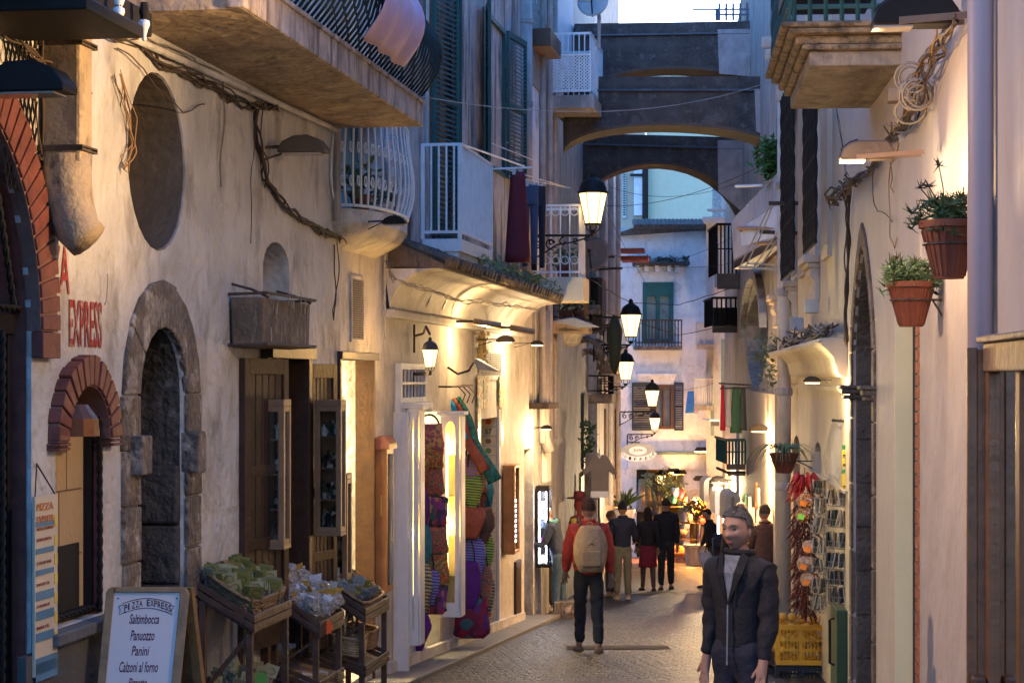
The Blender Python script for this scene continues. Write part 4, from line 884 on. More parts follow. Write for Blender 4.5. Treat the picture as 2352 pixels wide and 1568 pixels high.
def hangbag(x,y0,y1,w,mat,name='handbag',lab='',strap=.06,s=None,top=.75,rnd=.1,d=.1,tilt=0,hm=None,right=None):
    s=Sb if s is None else s; D=FL.P(s,0,0).y; n=noff(FL,s,x); D=FL.P(s,n,0).y
    k=D/FX; w=w*1.18; y1=y1+4; return bag(name,lab,V(((x-CX)*k,D,(HY-y1)*k)),w*k,(y1-y0)*k,d,mat,right or V((1,0,0)),strap,rnd,hm,top=top,tilt=tilt)
hangbag(986,975,1030,56,C['flor1'],lab='tan handbag with pink flowers and dark wooden ring handles, topmost of the column',strap=.13,top=.85)
hangbag(988,1030,1072,54,C['flor2'],lab='ochre clutch with red flowers, second from the top of the handbag column',strap=.02,top=.95)
hangbag(988,1078,1135,54,C['flor3'],lab='red tapestry handbag with a white tag, third of the handbag column',strap=.08,top=.9)
hangbag(968,1045,1105,30,C['flor2'],lab='small round golden bag hanging against the first lit cabinet',strap=.05,top=.7,rnd=.4,s=Sb-.25)
hangbag(998,1142,1205,52,C['pat1'],lab='dark patterned handbag, fourth of the handbag column',strap=.03,top=.95)
hangbag(999,1208,1270,50,C['flor3'],lab='red and gold tapestry handbag, fifth of the handbag column',strap=.03,top=.95)
hangbag(1003,1273,1340,48,C['flor2'],lab='flowered handbag with a gold clasp, sixth of the handbag column',strap=.03,top=.8)
hangbag(990,1342,1405,64,C['pat1'],lab='wide red and black woven bag, lowest of the handbag column',strap=.03,top=.95)
hangbag(975,1120,1215,34,C['purp'],'shoulder_bag','purple and lime pointed shoulder bag left of the handbag column',.25,Sb-.3,.35,.4,.12,tilt=-.12)
hangbag(980,1205,1300,36,C['teal'],'shoulder_bag','grey teal shoulder bag below the purple and lime one',.25,Sb-.34,.35,.4,.12,tilt=-.12)
hangbag(975,1290,1400,46,C['strO'],'shoulder_bag','cyan topped shoulder bag with black and ochre stripes, left of the lowest handbag',.25,Sb-.38,.4,.4,.13,tilt=-.1)
hangbag(990,1310,1385,34,C['strB'],'shoulder_bag','lilac striped shoulder bag behind the cyan topped one',.2,Sb-.3,.4,.4,.1)
hangbag(962,1405,1490,46,C['purp'],'shoulder_bag','purple shoulder bag with a spiral patch, hanging lowest by the threshold',.25,Sb-.42,.45,.4,.13)
S2=FL.sx(1045)+.05
hangbag(1084,1090,1165,44,C['strL'],'shoulder_bag','lime and black striped shoulder bag right of the second lit cabinet',.35,S2-.1,.5,.4,.12)
hangbag(1094,1045,1160,44,C['strR'],'shoulder_bag','rainbow striped shoulder bag bulging over the lime one',.3,S2-.05,.4,.4,.14,tilt=-.12)
hangbag(1108,1060,1175,40,C['rust'],'shoulder_bag','dark red shoulder bag behind the rainbow striped one',.3,S2+.15,.35,.4,.12,tilt=-.2)
hangbag(1084,1165,1232,52,C['rust'],'shoulder_bag','rust suede shoulder bag with a round patch, under the striped bags',.2,S2-.1,.6,.4,.14)
hangbag(1112,1165,1238,42,C['brn'],'shoulder_bag','brown drawstring shoulder bag beside the rust suede one',.2,S2+.1,.5,.4,.14)
hangbag(1094,1235,1340,50,C['strB'],'shoulder_bag','blue and black fringed shoulder bag below the rust suede one',.2,S2,.5,.4,.12,tilt=-.1)
hangbag(1076,1290,1395,50,C['purp'],'shoulder_bag','large plain purple shoulder bag right of the second lit cabinet',.3,S2-.15,.6,.4,.14)
hangbag(1108,1300,1390,40,C['flor3'],'shoulder_bag','shoulder bag with an embroidered flower behind the plain purple one',.2,S2+.1,.6,.4,.12)
hangbag(1082,1378,1460,72,C['wine'],'shoulder_bag','wine red patchwork shoulder bag hanging lowest beside the tiled doorway',.15,S2-.1,.75,.1,.14)
for x,y0,y1,w,mt,lb in((1068,1060,1110,26,'cyan','small blue bag squeezed behind the lime striped one'),(1118,1110,1170,30,'teal','blue grey bag peeping out beside the rainbow striped one'),(1070,1175,1240,26,'wine','small dark patchwork bag behind the rust suede one'),(1120,1235,1300,26,'strL','lime and black bag at the right edge of the fringed one'),(1072,1230,1310,22,'cyan','narrow bright blue bag strap bundle beside the fringed bag'),(1122,1330,1400,26,'strO','ochre striped bag half hidden by the flowered one'),(1060,1400,1460,26,'green','dark green bag left of the wine patchwork one'),(960,1200,1270,20,'wine','small wine red bag against the white cabinet edge')):
    hangbag(x,y0,y1,w,C[mt],'shoulder_bag',lb,.15,(S2+.25 if x>1000 else Sb-.2),.5,.4,.1)
for k,(x0,y0,x1,y1,w,mt,lb) in enumerate(((1050,912,1132,1105,.1,C['green'],'long green shawl hanging slanted from the hook rail'),(1040,915,1108,1080,.08,C['rust'],'rust brown shawl hanging behind the long green one'),(1030,915,1062,1010,.06,C['cyan'],'short blue and black strap bundle on the hook rail'))):
    s=S2-.15-.05*k; D=FL.P(s,.4,0).y; kk=D/FX; A=V(((x0-CX)*kk,D,(HY-y0)*kk)); Bp=V(((x1-CX)*kk,D,(HY-y1)*kk)); m=MB(); N=8
    m.tube([A.lerp(Bp,i/N)+V((.03*math.sin(i),0,0)) for i in range(N+1)],w*.35,9,r2=w*.95); tag(m.build('shawl',mt,smooth=True),lb,'shawl')
m=MB(); m.tube([FL.P(FL.sx(1003),.02,hz(FL,1003,888)),FL.P(FL.sx(1003),.16,hz(FL,1003,888)),FL.P(FL.sx(1056),.16,hz(FL,1056,885)),FL.P(FL.sx(1056),.02,hz(FL,1056,885))],.012)
for x in(1022,1034,1046): m.tube([FL.P(FL.sx(x),.16,hz(FL,x,888)),FL.P(FL.sx(x),.24,hz(FL,x,905)),FL.P(FL.sx(x),.2,hz(FL,x,925))],.008,5)
tag(m.build('hook_rail',ironB),'iron rail with hooks over the hanging bags','hook rail')
# warm wall lantern
def lantern(name,label,p,h,power,arm_from=None,scroll=True,cat='street lamp',group=None,mat=iron,small=False,armdir=None):
    """four-sided tapering lantern; p = bottom of lantern glass body centre; total height h"""
    p=V(p); t=T(name,label,cat,arm_from if arm_from is not None else p,group); s=h
    r0,r1=.12*s,.215*s; z0,z1=.16*s,.64*s
    m=MB(); m.lathe(p,[(r0,z0),(r1,z1)],6); m.build('lantern_glass',lampG,t)
    m=MB(); m.lathe(p,[(r1*1.12,z1),(r1*1.15,z1+.02*s),(r1*1.02,z1+.05*s),(r1*.98,z1+.1*s),(r1*.8,z1+.18*s),(r1*.42,z1+.24*s),(r1*.22,z1+.26*s),(r1*.25,z1+.29*s),(r1*.2,z1+.33*s),(.01,z1+.36*s)],12); m.build('cap',mat,t,smooth=True)
    m=MB()
    for i in range(6):
        a=math.pi*i/3; m.tube([p+V((r0*math.cos(a),r0*math.sin(a),z0)),p+V((r1*1.04*math.cos(a),r1*1.04*math.sin(a),z1))],.008*s+.002,4)
    m.lathe(p,[(r0*1.1,z0-.015*s),(r0*1.15,z0+.01*s),(r0*.9,z0+.012*s)],12)
    for i in range(4):
        a=math.pi*i/2+.4; m.tube([p+V((r0*math.cos(a),r0*math.sin(a),z0)),p+V((r0*1.0*math.cos(a),r0*math.sin(a),z0-.07*s)),p+V((r0*.2*math.cos(a),r0*.2*math.sin(a),z0-.14*s))],.012*s,4)
    m.lathe(p,[(.02*s,0),(.05*s,.02*s),(.03*s,.05*s),(.05*s,.07*s)],8)
    m.build('lantern_frame',mat,t)
    if arm_from is not None:
        A=V(arm_from); Bp=p-UP*.02*s; A2=V((A.x,A.y,Bp.z)); m=MB(); m.tube([A2,Bp],.018,6); d=(Bp-A2); L=d.length; d.normalize(); m.tube([A2+UP*.02-UP*.04,A2-UP*.45*min(1,L)],.018,6)
        def spiral(c,r,turn,st,sg=1): return [c+d*(r*(1-.8*i/14)*math.cos(st+sg*turn*i/14))+UP*(r*(1-.8*i/14)*math.sin(st+sg*turn*i/14)) for i in range(15)]
        if scroll:
            q=min(1,L)
            for f,rr,st,sg in((.16,.11,1.5,1),(.16,.06,3.5,-1),(.36,.1,-1.5,-1),(.36,.055,0,1),(.55,.075,1.5,1),(.74,.055,-1.2,-1),(.9,.035,1.5,1)):
                m.tube(spiral(A2+d*L*f-UP*(.15-.1*f)*q,rr*q,5.2,st,sg),.012,5)
            m.tube([A2-UP*.4*q,A2+d*L*.2-UP*.3*q,A2+d*L*.45-UP*.14*q,A2+d*L*.7-UP*.1*q,A2+d*L*.95-UP*.02],.013,5)
        m.build('bracket',mat,t)
    lamp(p+UP*(z0+z1)/2,power,t,(1,.54,.15),.07)
    return t
LANT='wrought iron lanterns along the left side of the street'
p=FL.W(988,856,.62); 
lw=lantern('wall_lantern','small lit lantern on a curled bracket above the glazed cabinets',p,.34,40,FL.P(FL.sx(945),.02,hz(FL,945,775)),scroll=False,cat='wall lamp',mat=ironB)
m=MB(); q=FL.W(945,740,.03); m.tube([FL.P(FL.sx(945),.03,hz(FL,945,745)),FL.P(FL.sx(945),.03,hz(FL,945,810))],.012); P0=FL.P(FL.sx(945),.03,hz(FL,945,772)); P1=p+UP*.36
m.tube([P0,P0.lerp(P1,.6)+UP*.02,P1+UP*.08-FL.n*.04,P1],.012,6); m.build('curled_arm',ironB,lw)
t=T('gooseneck_lamp','unlit lamp with a conical shade on a curved arm beside the small lantern','wall lamp',FL.P(FL.sx(1028),.0,hz(FL,1028,850)))
m=MB(); a=FL.sx(1028); z=hz(FL,1028,843); m.tube([FL.P(a,.0,z),FL.P(a,.12,z-.08),FL.P(a+.02,.25,z-.04),FL.P(a+.05,.3,z+.06)],.014,6); m.build('arm',iron,t,smooth=True); m=MB(); m.extr([FL.P(a+.05,.3,z+.09),FL.P(a+.05,.34,z+.1),FL.P(a+.05,.6,z-.05),FL.P(a+.05,.34,z-.03)],FL.t*.2); m.build('shade',M('enamel_grey',(.25,.24,.22),rough=.4),t,bevel=.01)
t=T('dried_wreath','wreath of dried straw flowers hanging over the bag shop wall','wreath',FL.P(FL.sx(1093),.03,hz(FL,1093,825)))
m=MB(); c=FL.P(FL.sx(1093),.08,hz(FL,1093,800)); m.tube([c+FL.t*.14*math.cos(i*.5)+UP*.2*math.sin(i*.5) for i in range(14)],.03,6); m.build('straw_ring',M('straw',(.4,.28,.12),bump=.8),t)
m=MB(); 
for i in range(14): leafy(m,c+FL.t*.16*math.cos(i*.45)+UP*.22*math.sin(i*.45),.06,9,.07)
m.build('dried_flowers',M('straw_light',(.55,.42,.2)),t,recalc=False)
def tubelamp(x0,x1,y0,y1,lab,n=.35,on=False,pw=0):
    t=T('tube_lamp',lab,'tube lamp',FL.P(FL.sx(x0),0,hz(FL,x0,y0))); m=MB(); A,Bq=FL.W(x0,y0,.35),FL.W(x1,y1,.35); A=FL.P(FL.sx(x0,.3),.3,FL.z(x0,y0,.3)); Bq=A+V(((x1-x0)/FX*A.y,.05,-(y1-y0)/FX*A.y)); m.tube([A,Bq],.04,8); m.build('tube_housing',M('alu_brown',(.3,.22,.14),metal=.5,rough=.4),t)
    m=MB(); m.tube([A,A-FL.n*.3],.015,5); m.build('bracket',iron,t); return t
tubelamp(1087,1150,738,748,'brown cylindrical sign lamp under the canopy, nearer one'); tubelamp(1172,1228,752,762,'brown cylindrical sign lamp beyond the canopy end, farther one')
flood('floodlight','black floodlight hanging under the canopy near the louvred vent',FL.P(FL.sx(1160,.5),.5,FL.z(1160,785,.5)),FL,-FL.n,sc=.45)
flood('floodlight','small black floodlight, lit, under the far end of the canopy',FL.P(FL.sx(1233,.5),.5,FL.z(1233,792,.5)),FL,-FL.n,True,18,sc=.35)
lamp(FL.P(FL.sx(1112,.4),.4,FL.z(1112,780,.4)),9,H2,(1,.62,.25),.04)
# wooden wall case right of tiled door
t=T('wooden_wall_case','orange wooden wall case with a lit glass front beside the tiled doorway','display case',FL.P(FL.sx(1175),0,hz(FL,1175,1275)))
s=FL.sx(1152); n1=noff(FL,s,1176); D=FL.P(s,n1,0).y; za,zb=(HY-1273)/FX*D,(HY-1068)/FX*D; m=MB(); m.box(FL,s,s+.5,.02,n1,za,zb); m.build('case_body',woodL,t,bevel=.01)
m=MB(); frame_rect(m,FL,s,s+.5,za,zb,n1,n1+.04,.05); m.build('case_frame',woodL,t,bevel=.006)
m=MB(); m.box(FL,s+.05,s+.45,n1+.002,n1+.01,za+.05,zb-.05); m.build('case_pane',glass,t)
m=MB()
for k in range(9): m.box(FL,s+.18,s+.32,n1+.011,n1+.014,za+.15+k*.07,za+.18+k*.07)
m.build('lit_strips',emi('led_white',(.75,.8,1),3),t)
# lower shop doorway brown door below
m=MB(); a=FL.sx(1180); m.box(FL,a,a+.5,.005,.04,FL.g(a)-.1,hz(FL,1180,1290)); m.build('low_door',woodD,H2)
# ================= farther left houses =================
a1=FL.sx(1196)+.01; a2=31.0*1.0107+.3; b0=0; 
H3=T('tall_house','narrow house with a pale blue corner, roughcast top and lattice balcony','house',FL.P((a1+a2+3)/2,-.4,FL.g(a1)))
hz3=FL.z
door3=rectpts(FL.sx(1204),FL.sx(1222),FL.g(FL.sx(1222)),hz(FL,1213,1030))
wall(FL,a1,a2,-5,6.8,[(door3,.4)],plW,H3)
backing(FL,door3,.39,darkI,H3,'door')
# upper part in bluish plaster
m=MB(); m.box(FL,a1+.01,a2-.0,.001,.04,hz(FL,1230,640),hz(FL,1230,210)); m.build('blue_plaster',plB,H3)
m=MB(); m.box(FL,a1+.01,a2-.0,.001,.06,hz(FL,1230,210)+.003,6.79); m.build('roughcast_top',rough_grey,H3)
aA=0.0; aB=FK.sx(1312); aC=FK.sx(1345); aD=FK.sx(1421)
wall(FK,-.35,aB,-6,7.4,[],plG,H3,n=.0,name='wall')
FB=M('facade_blue',(.5,.58,.66),var=.1,bump=.3)
m=MB(); m.box(FK,-.3,aB-.1,.001,.05,hz(FK,1290,70)-.6,7.39); m.build('blue_facade',FB,H3)
m=MB(); 
for x in(1240,1262,1290,1306): a=FK.sx(max(x,1262)) if x>1255 else None
for a in(.2,1.6,2.6): m.tube([FK.P(a,.1,-1),FK.P(a,.1,7.3)],.05,8)
m.build('rain_pipes',pipeM,H3)
# wooden box near 1225,100
tag(MB().box(FL,FL.sx(1212),FL.sx(1238),.02,.35,hz(FL,1225,122),hz(FL,1225,82)).build('nest_box',woodM,bevel=.01),'small rusty brown box fixed high on the roughcast wall','box')
def stdbalc(fr,x0,x1,xe,yr,yb,parent,mat,slabm,lat=False,bars=8,label=None,nf=10,slh=.16,scroll=False):
    """balcony: side facing the camera spans x0..x1, front ends at xe; rail top yr, slab top yb"""
    s=fr.sx(x0); 
    def no(x): kx=(x-CX)/FX; o=fr.o+fr.t*s; return -(o.x-kx*o.y)/(fr.n.x-kx*fr.n.y)
    n=no(x1); D=fr.P(s,n,0).y; z0,z1=(HY-yb)/FX*D,(HY-yr)/FX*D; e=fr.sx(xe,n); 
    if e<s+.5: e=s+.5
    b=MB().box(fr,s-.03,e+.03,-.02,n+.05,z0-slh,z0).build('balcony',slabm,parent,bevel=.012,label=label)
    m=MB(); m.box(fr,s,s+.03,0,n,z1-.025,z1+.01); m.box(fr,s,e,n-.03,n,z1-.025,z1+.01); m.box(fr,e-.03,e,0,n-.03,z1-.025,z1+.01)
    m.box(fr,s,s+.02,0,n,z0+.06,z0+.09); m.box(fr,s,e,n-.02,n,z0+.06,z0+.09)
    for i in range(bars+1): q=.01+(n-.03)*i/bars; m.tube([fr.P(s+.012,q,z0),fr.P(s+.012,q,z1)],.011,5)
    for i in range(1,nf+1): q=s+(e-s-.02)*i/nf; m.tube([fr.P(q,n-.012,z0),fr.P(q,n-.012,z1)],.011,5)
    if scroll:
        for i in range(bars):
            q=.01+(n-.03)*(i+.5)/bars; rr=(n/bars)*.4
            for zz in(z0+.25,z1-.1): m.tube([fr.P(s+.012,q+rr*math.cos(t*.7),zz+rr*math.sin(t*.7)) for t in range(10)],.008,4)
    m.build('railing',mat,b)
    if lat:
        m=MB(); h=z0+.05; H=min(z1-.35,z0+.75); k=12; w=n/k*1.0; 
        for d in(-1,1):
            for i in range(-k,2*k):
                q0=.02+i*w; zz=h; pts=[]
                t0,t1=0,(H-h); x_0=q0 if d>0 else q0
                lo=max(0,(.0-q0)/d if d>0 else (q0-n)/1); hi=min(t1,(n-q0) if d>0 else q0)
                if hi-lo>.02: m.tube([fr.P(s-.01,q0+d*lo,h+lo),fr.P(s-.01,q0+d*hi,h+hi)],.012,4)
        frame_rect(m,Fr_side(fr,s-.02),0,n,h,H,0,.02,.03); m.build('lattice',whiteP,b)
    return b,s,n,e,z0,z1
class Fr_side:
    """a frame across the wall, running out from it at position s"""
    def __init__(q,fr,s): q.fr=fr; q.s=s
    def P(q,a,n,z): return q.fr.P(q.s-n,a,z)
b,*_=stdbalc(FL,1266,1358,1385,75,218,H3,whiteP,M('slab_grey',(.4,.36,.34),stain=(.12,.09,.07),samt=.6),lat=True,bars=7,label='pale balcony with a lattice panel on its near side',slh=.22)
m=MB(); s=FL.sx(1268); m.tube([FL.P(s+.3,.75,hz(FL,1350,215)),FL.P(s+.3,.75,6.3)],.03,8); m.build('antenna_pole',pipeM,H3)
t=T('satellite_dish','grey satellite dish cut by the top edge of the photo above the lattice balcony','satellite dish',FL.P(s+.3,.75,6.1))
def dish(t,c,r,face,mat):
    f=V(face).normalized(); u=f.cross(UP).normalized(); w=u.cross(f); m=MB()
    m.grid(lambda a,b: V(c)+(u*math.cos(a*2*math.pi)+w*math.sin(a*2*math.pi))*r*b+f*(.12*r*b*b),20,5); m.build('dish',mat,t,smooth=True,solid=.012)
    m=MB(); m.tube([V(c)-w*r,V(c)+f*r*.7],.012,5); m.obox(V(c)+f*r*.7,(.06,.06,.06)); m.build('receiver_arm',iron,t)
dgm=M('dish_grey',(.3,.33,.36),rough=.5,bump=.05); dish(t,DP(1362,5,FL.P(s,0,0).y),.26,(-.2,-1,.2),dgm)
# lit balcony with scrolled white railing
b,s,n,e,z0,z1=stdbalc(FL,1199,1333,1345,470,636,H3,whiteP,M('slab_pale',(.6,.55,.42),var=.1,bump=.3),bars=6,label='pale balcony lit by the first lantern, with scrolled top rail',slh=.36,scroll=True)
plant('potted_plant','trailing green plant in a clay pot on the lantern-lit balcony',FL.P(s+.6,.55,z0),.11,.2,.22,90,.1)
# beyond: balconies lower down
b,s,n,e,z0,z1=stdbalc(FL,1270,1345,1352,652,738,H3,ironB,slabM,bars=5,label='small balcony with clay pots under the lit one',slh=.2)
for i,(q,lb) in enumerate(((.25,'clay pot with upright plant, left on the small dark balcony'),(.62,'clay pot with bushy plant, right on the small dark balcony'))):
    plant('potted_plant',lb,FL.P(s+.35,q*n/.8,z0),.13,.2,.2,80,.11)
m=MB(); m.lathe(FL.P(s+.3,n*.4,z0-.42),[(.04,0),(.2,.05),(.26,.22),(.42,.26)],12,half=(-.2,3.4),fr=FL); m.build('console',plG,H3)
tag(MB().extr([FL.P(s-.5,.05,z0+.0),FL.P(s-.5,.45,z0-.12),FL.P(s-.5,.8,z0-.1),FL.P(s-.5,.4,z0+.06)],FL.t*.4).build('tin_hood',M('blue_grey_tin',(.3,.34,.38)),bevel=.02),'small blue grey tin hood over the lamp left of the clay pots','hood')
t=T('satellite_dish','dark satellite dish on the wall right of the lit balcony','satellite dish',DP(1362,590,34)); dish(t,DP(1364,585,34),.3,(-.5,-1,.3),M('dish_dark',(.12,.1,.09),rough=.7))
m=MB(); m.tube([DP(1364,585,34),FK.P(FK.sx(1330),0,DP(1364,590,34).z)],.02); m.build('bracket',iron,t)
# grey arch shapes and pipes on ground storey
m=MB(); aa=FL.sx(1262); 
m.extr([FL.P(a,0,z) for a,z in archpts(FL.sx(1250)+.2,a2+0,-5,hz(FL,1270,960),hz(FL,1270,890),10)],FL.n*.05); m.build('blind_arch',plG,H3)
t=T('downpipe','grey downpipe with an offset shoe left of the arched recess','drainpipe',FK.P(.25,.1,-1.4)); m=MB(); m.tube([FK.P(.3,.12,hz(FK,1300,740)),FK.P(.3,.12,hz(FK,1300,980)),FK.P(.3,.2,hz(FK,1300,1010))],.09,8); m.build('pipe',pipeM,t,smooth=True)
# lit notice lamp and showcase
t=T('lit_wall_sign','narrow lit wall sign glowing white beside the dark doorway','sign',FL.P(FL.sx(1243),0,hz(FL,1243,1110)))
m=MB(); m.box(FL,FL.sx(1238),FL.sx(1249),.02,.12,hz(FL,1243,1105),hz(FL,1243,1010)); m.build('sign_panel',M('sign_cream',(.75,.7,.6),bump=.05),t)
flood('floodlight','small floodlight, lit, shining down the narrow wall sign',FL.P(FL.sx(1262,.3),.25,FL.z(1262,985,.3)),FL,-FL.n,True,14,sc=.35)
s=FL.sx(1228); t=T('led_showcase','tall narrow glass showcase with black frame and white lights full of hats','display case',FL.P(s,.05,hz(FL,1235,1300)))
n0=noff(FL,s,1228)+.02; n1=noff(FL,s,1262); D=FL.P(s,n1,0).y; za,zb=(HY-1300)/FX*D,(HY-1122)/FX*D
m=MB(); frame_rect(m,Fr_side(FL,s),n0,n1,za,zb,-.0,.04,.04); m.box(FL,s,s+.3,n0-.01,n0+.02,za,zb); m.box(FL,s,s+.3,n1-.02,n1,za,za+.04);m.box(FL,s,s+.3,n0,n1,za-.02,za);m.box(FL,s,s+.3,n0,n1,zb,zb+.04); m.box(FL,s+.27,s+.3,n0,n1,za,zb); m.build('case_frame',iron,t)
m=MB(); m.box(FL,s+.02,s+.03,n0+.045,n0+.06,za+.05,zb-.05); m.box(FL,s+.02,s+.03,n1-.06,n1-.048,za+.05,zb-.05); m.build('led_strips',emi('led_cold',(.75,.82,1),9),t)
for k,(c_,nm) in enumerate(((( .7,.7,.75),'striped white hat'),((.05,.06,.12),'navy hat'),((.35,.03,.6),'violet hat'),((.6,.4,.35),'pink hat'))):
    z=za+.1+k*(zb-za)/4.1; z=zb-.05-(k+1)*(zb-za-.1)/4
    m=MB(); m.box(FL,s+.03,s+.27,n0+.04,n1-.04,z-.01,z); m.build('shelf',glassC,t)
    m=MB(); c=FL.P(s+.14,(n0+n1)/2,z); m.lathe(c,[(.11,.0),(.11,.015),(.065,.03),(.06,.1),(.03,.12)],12); tag(m.build('hat',M('hat_%d'%k,c_,bump=.2),smooth=False),nm+' on a shelf of the lit showcase','hat',None)
lamp(FL.P(s+.12,(n0+n1)/2,zb-.1),3,t,(.75,.82,1),.03)
m=MB(); q=FL.P(s+.1,.5,0); m.obox((q.x,q.y,gz(q.y)+.12),(.42,.45,.26)); m.build('doorstep',stoneP,H3,bevel=.01)
m=MB(); m.box(FL,FL.sx(1215),FL.sx(1240),.0,.3,hz(FL,1225,938),hz(FL,1225,925)); tag(m.build('awning_box',ironB),'rolled dark awning cassette on the wall above the dark doorway','awning')
# --- farther house L4
H4=T('far_house','long grey house with iron balconies receding behind the street lanterns','house',FK.P((aB+aD)/2,-.4,gz(45)))
dz=rectpts(FK.sx(1316),FK.sx(1340),gz(36)-.3,hz(FK,1328,1085))
wall(FK,aB+.01,aD,-7,11.6,[],plG,H4)
wall(FK,.9,FK.sx(1345),-6,hz(FK,1320,760)+.0,[(rectpts(FK.sx(1312),FK.sx(1338),gz(38)-.2,hz(FK,1325,1080)),.35)],plN,H4,n=.06,thick=.05,name='plaster_coat')
m=MB(); m.box(FK,FK.sx(1345),FK.sx(1362),.0,.25,-6,hz(FK,1355,770)); m.build('corner_pier',plN,H4)
m=MB()
for x,y0,y1 in((1350,130,1160),(1392,380,1160),(1410,360,1160),(1372,380,880)): a=FK.sx(x); m.tube([FK.P(a,.12,FK.z(x,y1)),FK.P(a,.12,FK.z(x,y0))],.07,8)
m.build('rain_pipes',pipeM,H4)
m=MB(); 
for x in(1385,1401,1412): a=FK.sx(x); m.box(FK,a,a+.9,.002,.03,FK.z(x,1100 if x>1400 else 1130),FK.z(x,940)); 
m.build('narrow_windows',darkI,H4)
m=MB(); m.box(FK,FK.sx(1345)+.2,FK.sx(1358),.26,.3,gz(42),FK.z(1352,1080)); m.build('shop_doors',woodD,H4)
m=MB(); m.box(FK,FK.sx(1331),FK.sx(1340),.12,.16,FK.z(1335,1290),FK.z(1335,1085)); m.box(FK,FK.sx(1316),FK.sx(1324),.12,.16,FK.z(1320,1330),FK.z(1320,1092)); m.build('folded_doors',darkS,H4)
m=MB(); m.box(FK,FK.sx(1328),FK.sx(1338),.08,.12,FK.z(1333,1075),FK.z(1333,905)); m.build('tall_grille',darkS,H4)
for k,(x0,x1,xe,yr,yb,lb) in enumerate(((1352,1405,1418,745,838,'iron balcony behind the second lantern'),(1345,1400,1410,862,905,'low dark iron balcony behind the third lantern'),(1344,1372,1380,640,700,'dark balcony with folded parasol'),)):
    stdbalc(FK,x0,x1,xe,yr,yb,H4,iron,slabM,bars=6,label=lb,slh=.2,scroll=k<2)
stdbalc(FK,1400,1432,1438,740,795,H4,whiteP,M('slab_grey',(.4,.36,.34)),bars=5,label='small white balcony',slh=.2)
tag(MB().lathe(DP(1412,860,40.5),[(.02,0),(.1,.2),(.16,.9),(.05,1.2)],8).build('folded_parasol',M('cloth_olive',(.05,.06,.035),bump=.4),smooth=True),'folded dark olive parasol on a balcony above the third lantern','parasol')
m=MB()
for x,y,r_ in((1345,818,.32),(1352,835,.24)):
    c=FK.W(x,y,.2); m.tube([c+FK.n*r_*math.cos(i*.5)+UP*r_*1.1*math.sin(i*.5) for i in range(-1,7)],.07,6)
for i in range(6): m.tube([FK.P(FK.sx(1343)+i*.1,.3,FK.z(1345,860)),FK.P(FK.sx(1343)+i*.12,.62-.0*i,FK.z(1345,800)),FK.P(FK.sx(1343)+i*.1,.25,FK.z(1345,780))],.03,5)
m.build('stone_console',stoneP,H4,smooth=True)
m=MB(); m.box(FK,FK.sx(1418)-.1,FK.sx(1418)+1.2,.1,.9,FK.z(1418,598),FK.z(1418,588)); m.box(FK,FK.sx(1415),FK.sx(1415)+1,.1,.8,FK.z(1418,582),FK.z(1418,574)); m.build('small_tiled_hoods',M('hood_red',(.2,.05,.04)),H4)
tag(MB().box(FK,FK.sx(1346),FK.sx(1357),.1,.35,FK.z(1350,760),FK.z(1350,640)).build('rolled_blind',woodD,bevel=.03),'dark rolled blind standing upright at the corner below the satellite dish','blind')
# hanging T-shirt, ivy
sh=T('hanging_tshirt','grey brown T-shirt with white trim on a hanger at the shop corner','clothes',DP(1375,1140,37)); 
def tshirt(t,c,w,h,mat,trim):
    c=V(c); P=[(-.22,0),(-.24,h*.6),(-.36,h*.5),(-.45,h*.56),(-.2,h*.96),(-.08,h),(0,h*.93),(.08,h),(.2,h*.96),(.45,h*.56),(.36,h*.5),(.24,h*.6),(.22,0)]
    m=MB(); m.extr([c+V((x*w*2,0,z)) for x,z in P],(0,.07,0)); m.build('shirt',mat,t,bevel=.02)
    m=MB(); m.extr([c+V((x*w*2,-.006,z)) for x,z in((-.225,-.02),(-.225,.1),(.225,.1),(.225,-.02))],(0,.08,0)); m.extr([c+V((x*w*2,-.006,z)) for x,z in((-.07,h),(-.09,h*1.02),(0,h*.95),(.09,h*1.02),(.07,h),(0,h*.9))],(0,.08,0)); m.build('trim',trim,t)
    m=MB(); m.tube([c+V((0,.03,h*.9)),c+V((0,.03,h*1.12))],.008,4); m.build('hanger',iron,t)
tshirt(sh,DP(1377,1140,37),.36,.78,M('cloth_taupe',(.22,.18,.15),bump=.3),white)
m=MB(); m.tube([DP(1358,1145,37.5),DP(1360,1080,37.5),DP(1360,1040,37.5)],.13,9); tag(m.build('striped_garment',MP('stripe_beige',[(.3,.24,.17),(.45,.38,.3)],'wave',9,axis=(3,3,.1)),smooth=True),'striped beige garment hanging just left of the T-shirt','clothes')
m=MB(); 
for i in range(22): leafy(m,DP(1353+R.uniform(-8,8),975+i*4.2,37.6),.12,14,.09)
tag(m.build('ivy',leafM,recalc=False),'ivy climbing the wall above the hanging T-shirt','climbing plant')
t=T('shop_mannequin','dressed torso stand with yellow and red scarf behind the red jacketed walker','mannequin',DP(1331,1240,36)); c=DP(1331,1240,36); c.z=gz(36)
m=MB(); m.lathe(c,[(.16,0),(.16,.03),(.02,.05),(.02,.9),(.17,.95),(.15,1.15),(.2,1.4),(.16,1.52),(.05,1.56),(.05,1.62),(.1,1.7),(.09,1.82),(.02,1.88)],12,sy=.7); m.build('torso',M('cloth_maroon',(.2,.03,.03),bump=.3),t,smooth=True)
m=MB(); m.lathe(c+UP*1.85,[(.24,0),(.22,.02),(.11,.03),(.1,.12),(.02,.14)],12); m.build('sun_hat',M('cloth_wine',(.15,.02,.02)),t); m=MB(); m.tube([c+V((-.12,-.16,1.5)),c+V((-.03,-.2,1.2)),c+V((-.06,-.2,.9))],.06,6); m.build('scarf',M('cloth_yellow',(.6,.42,.08)),t,smooth=True)
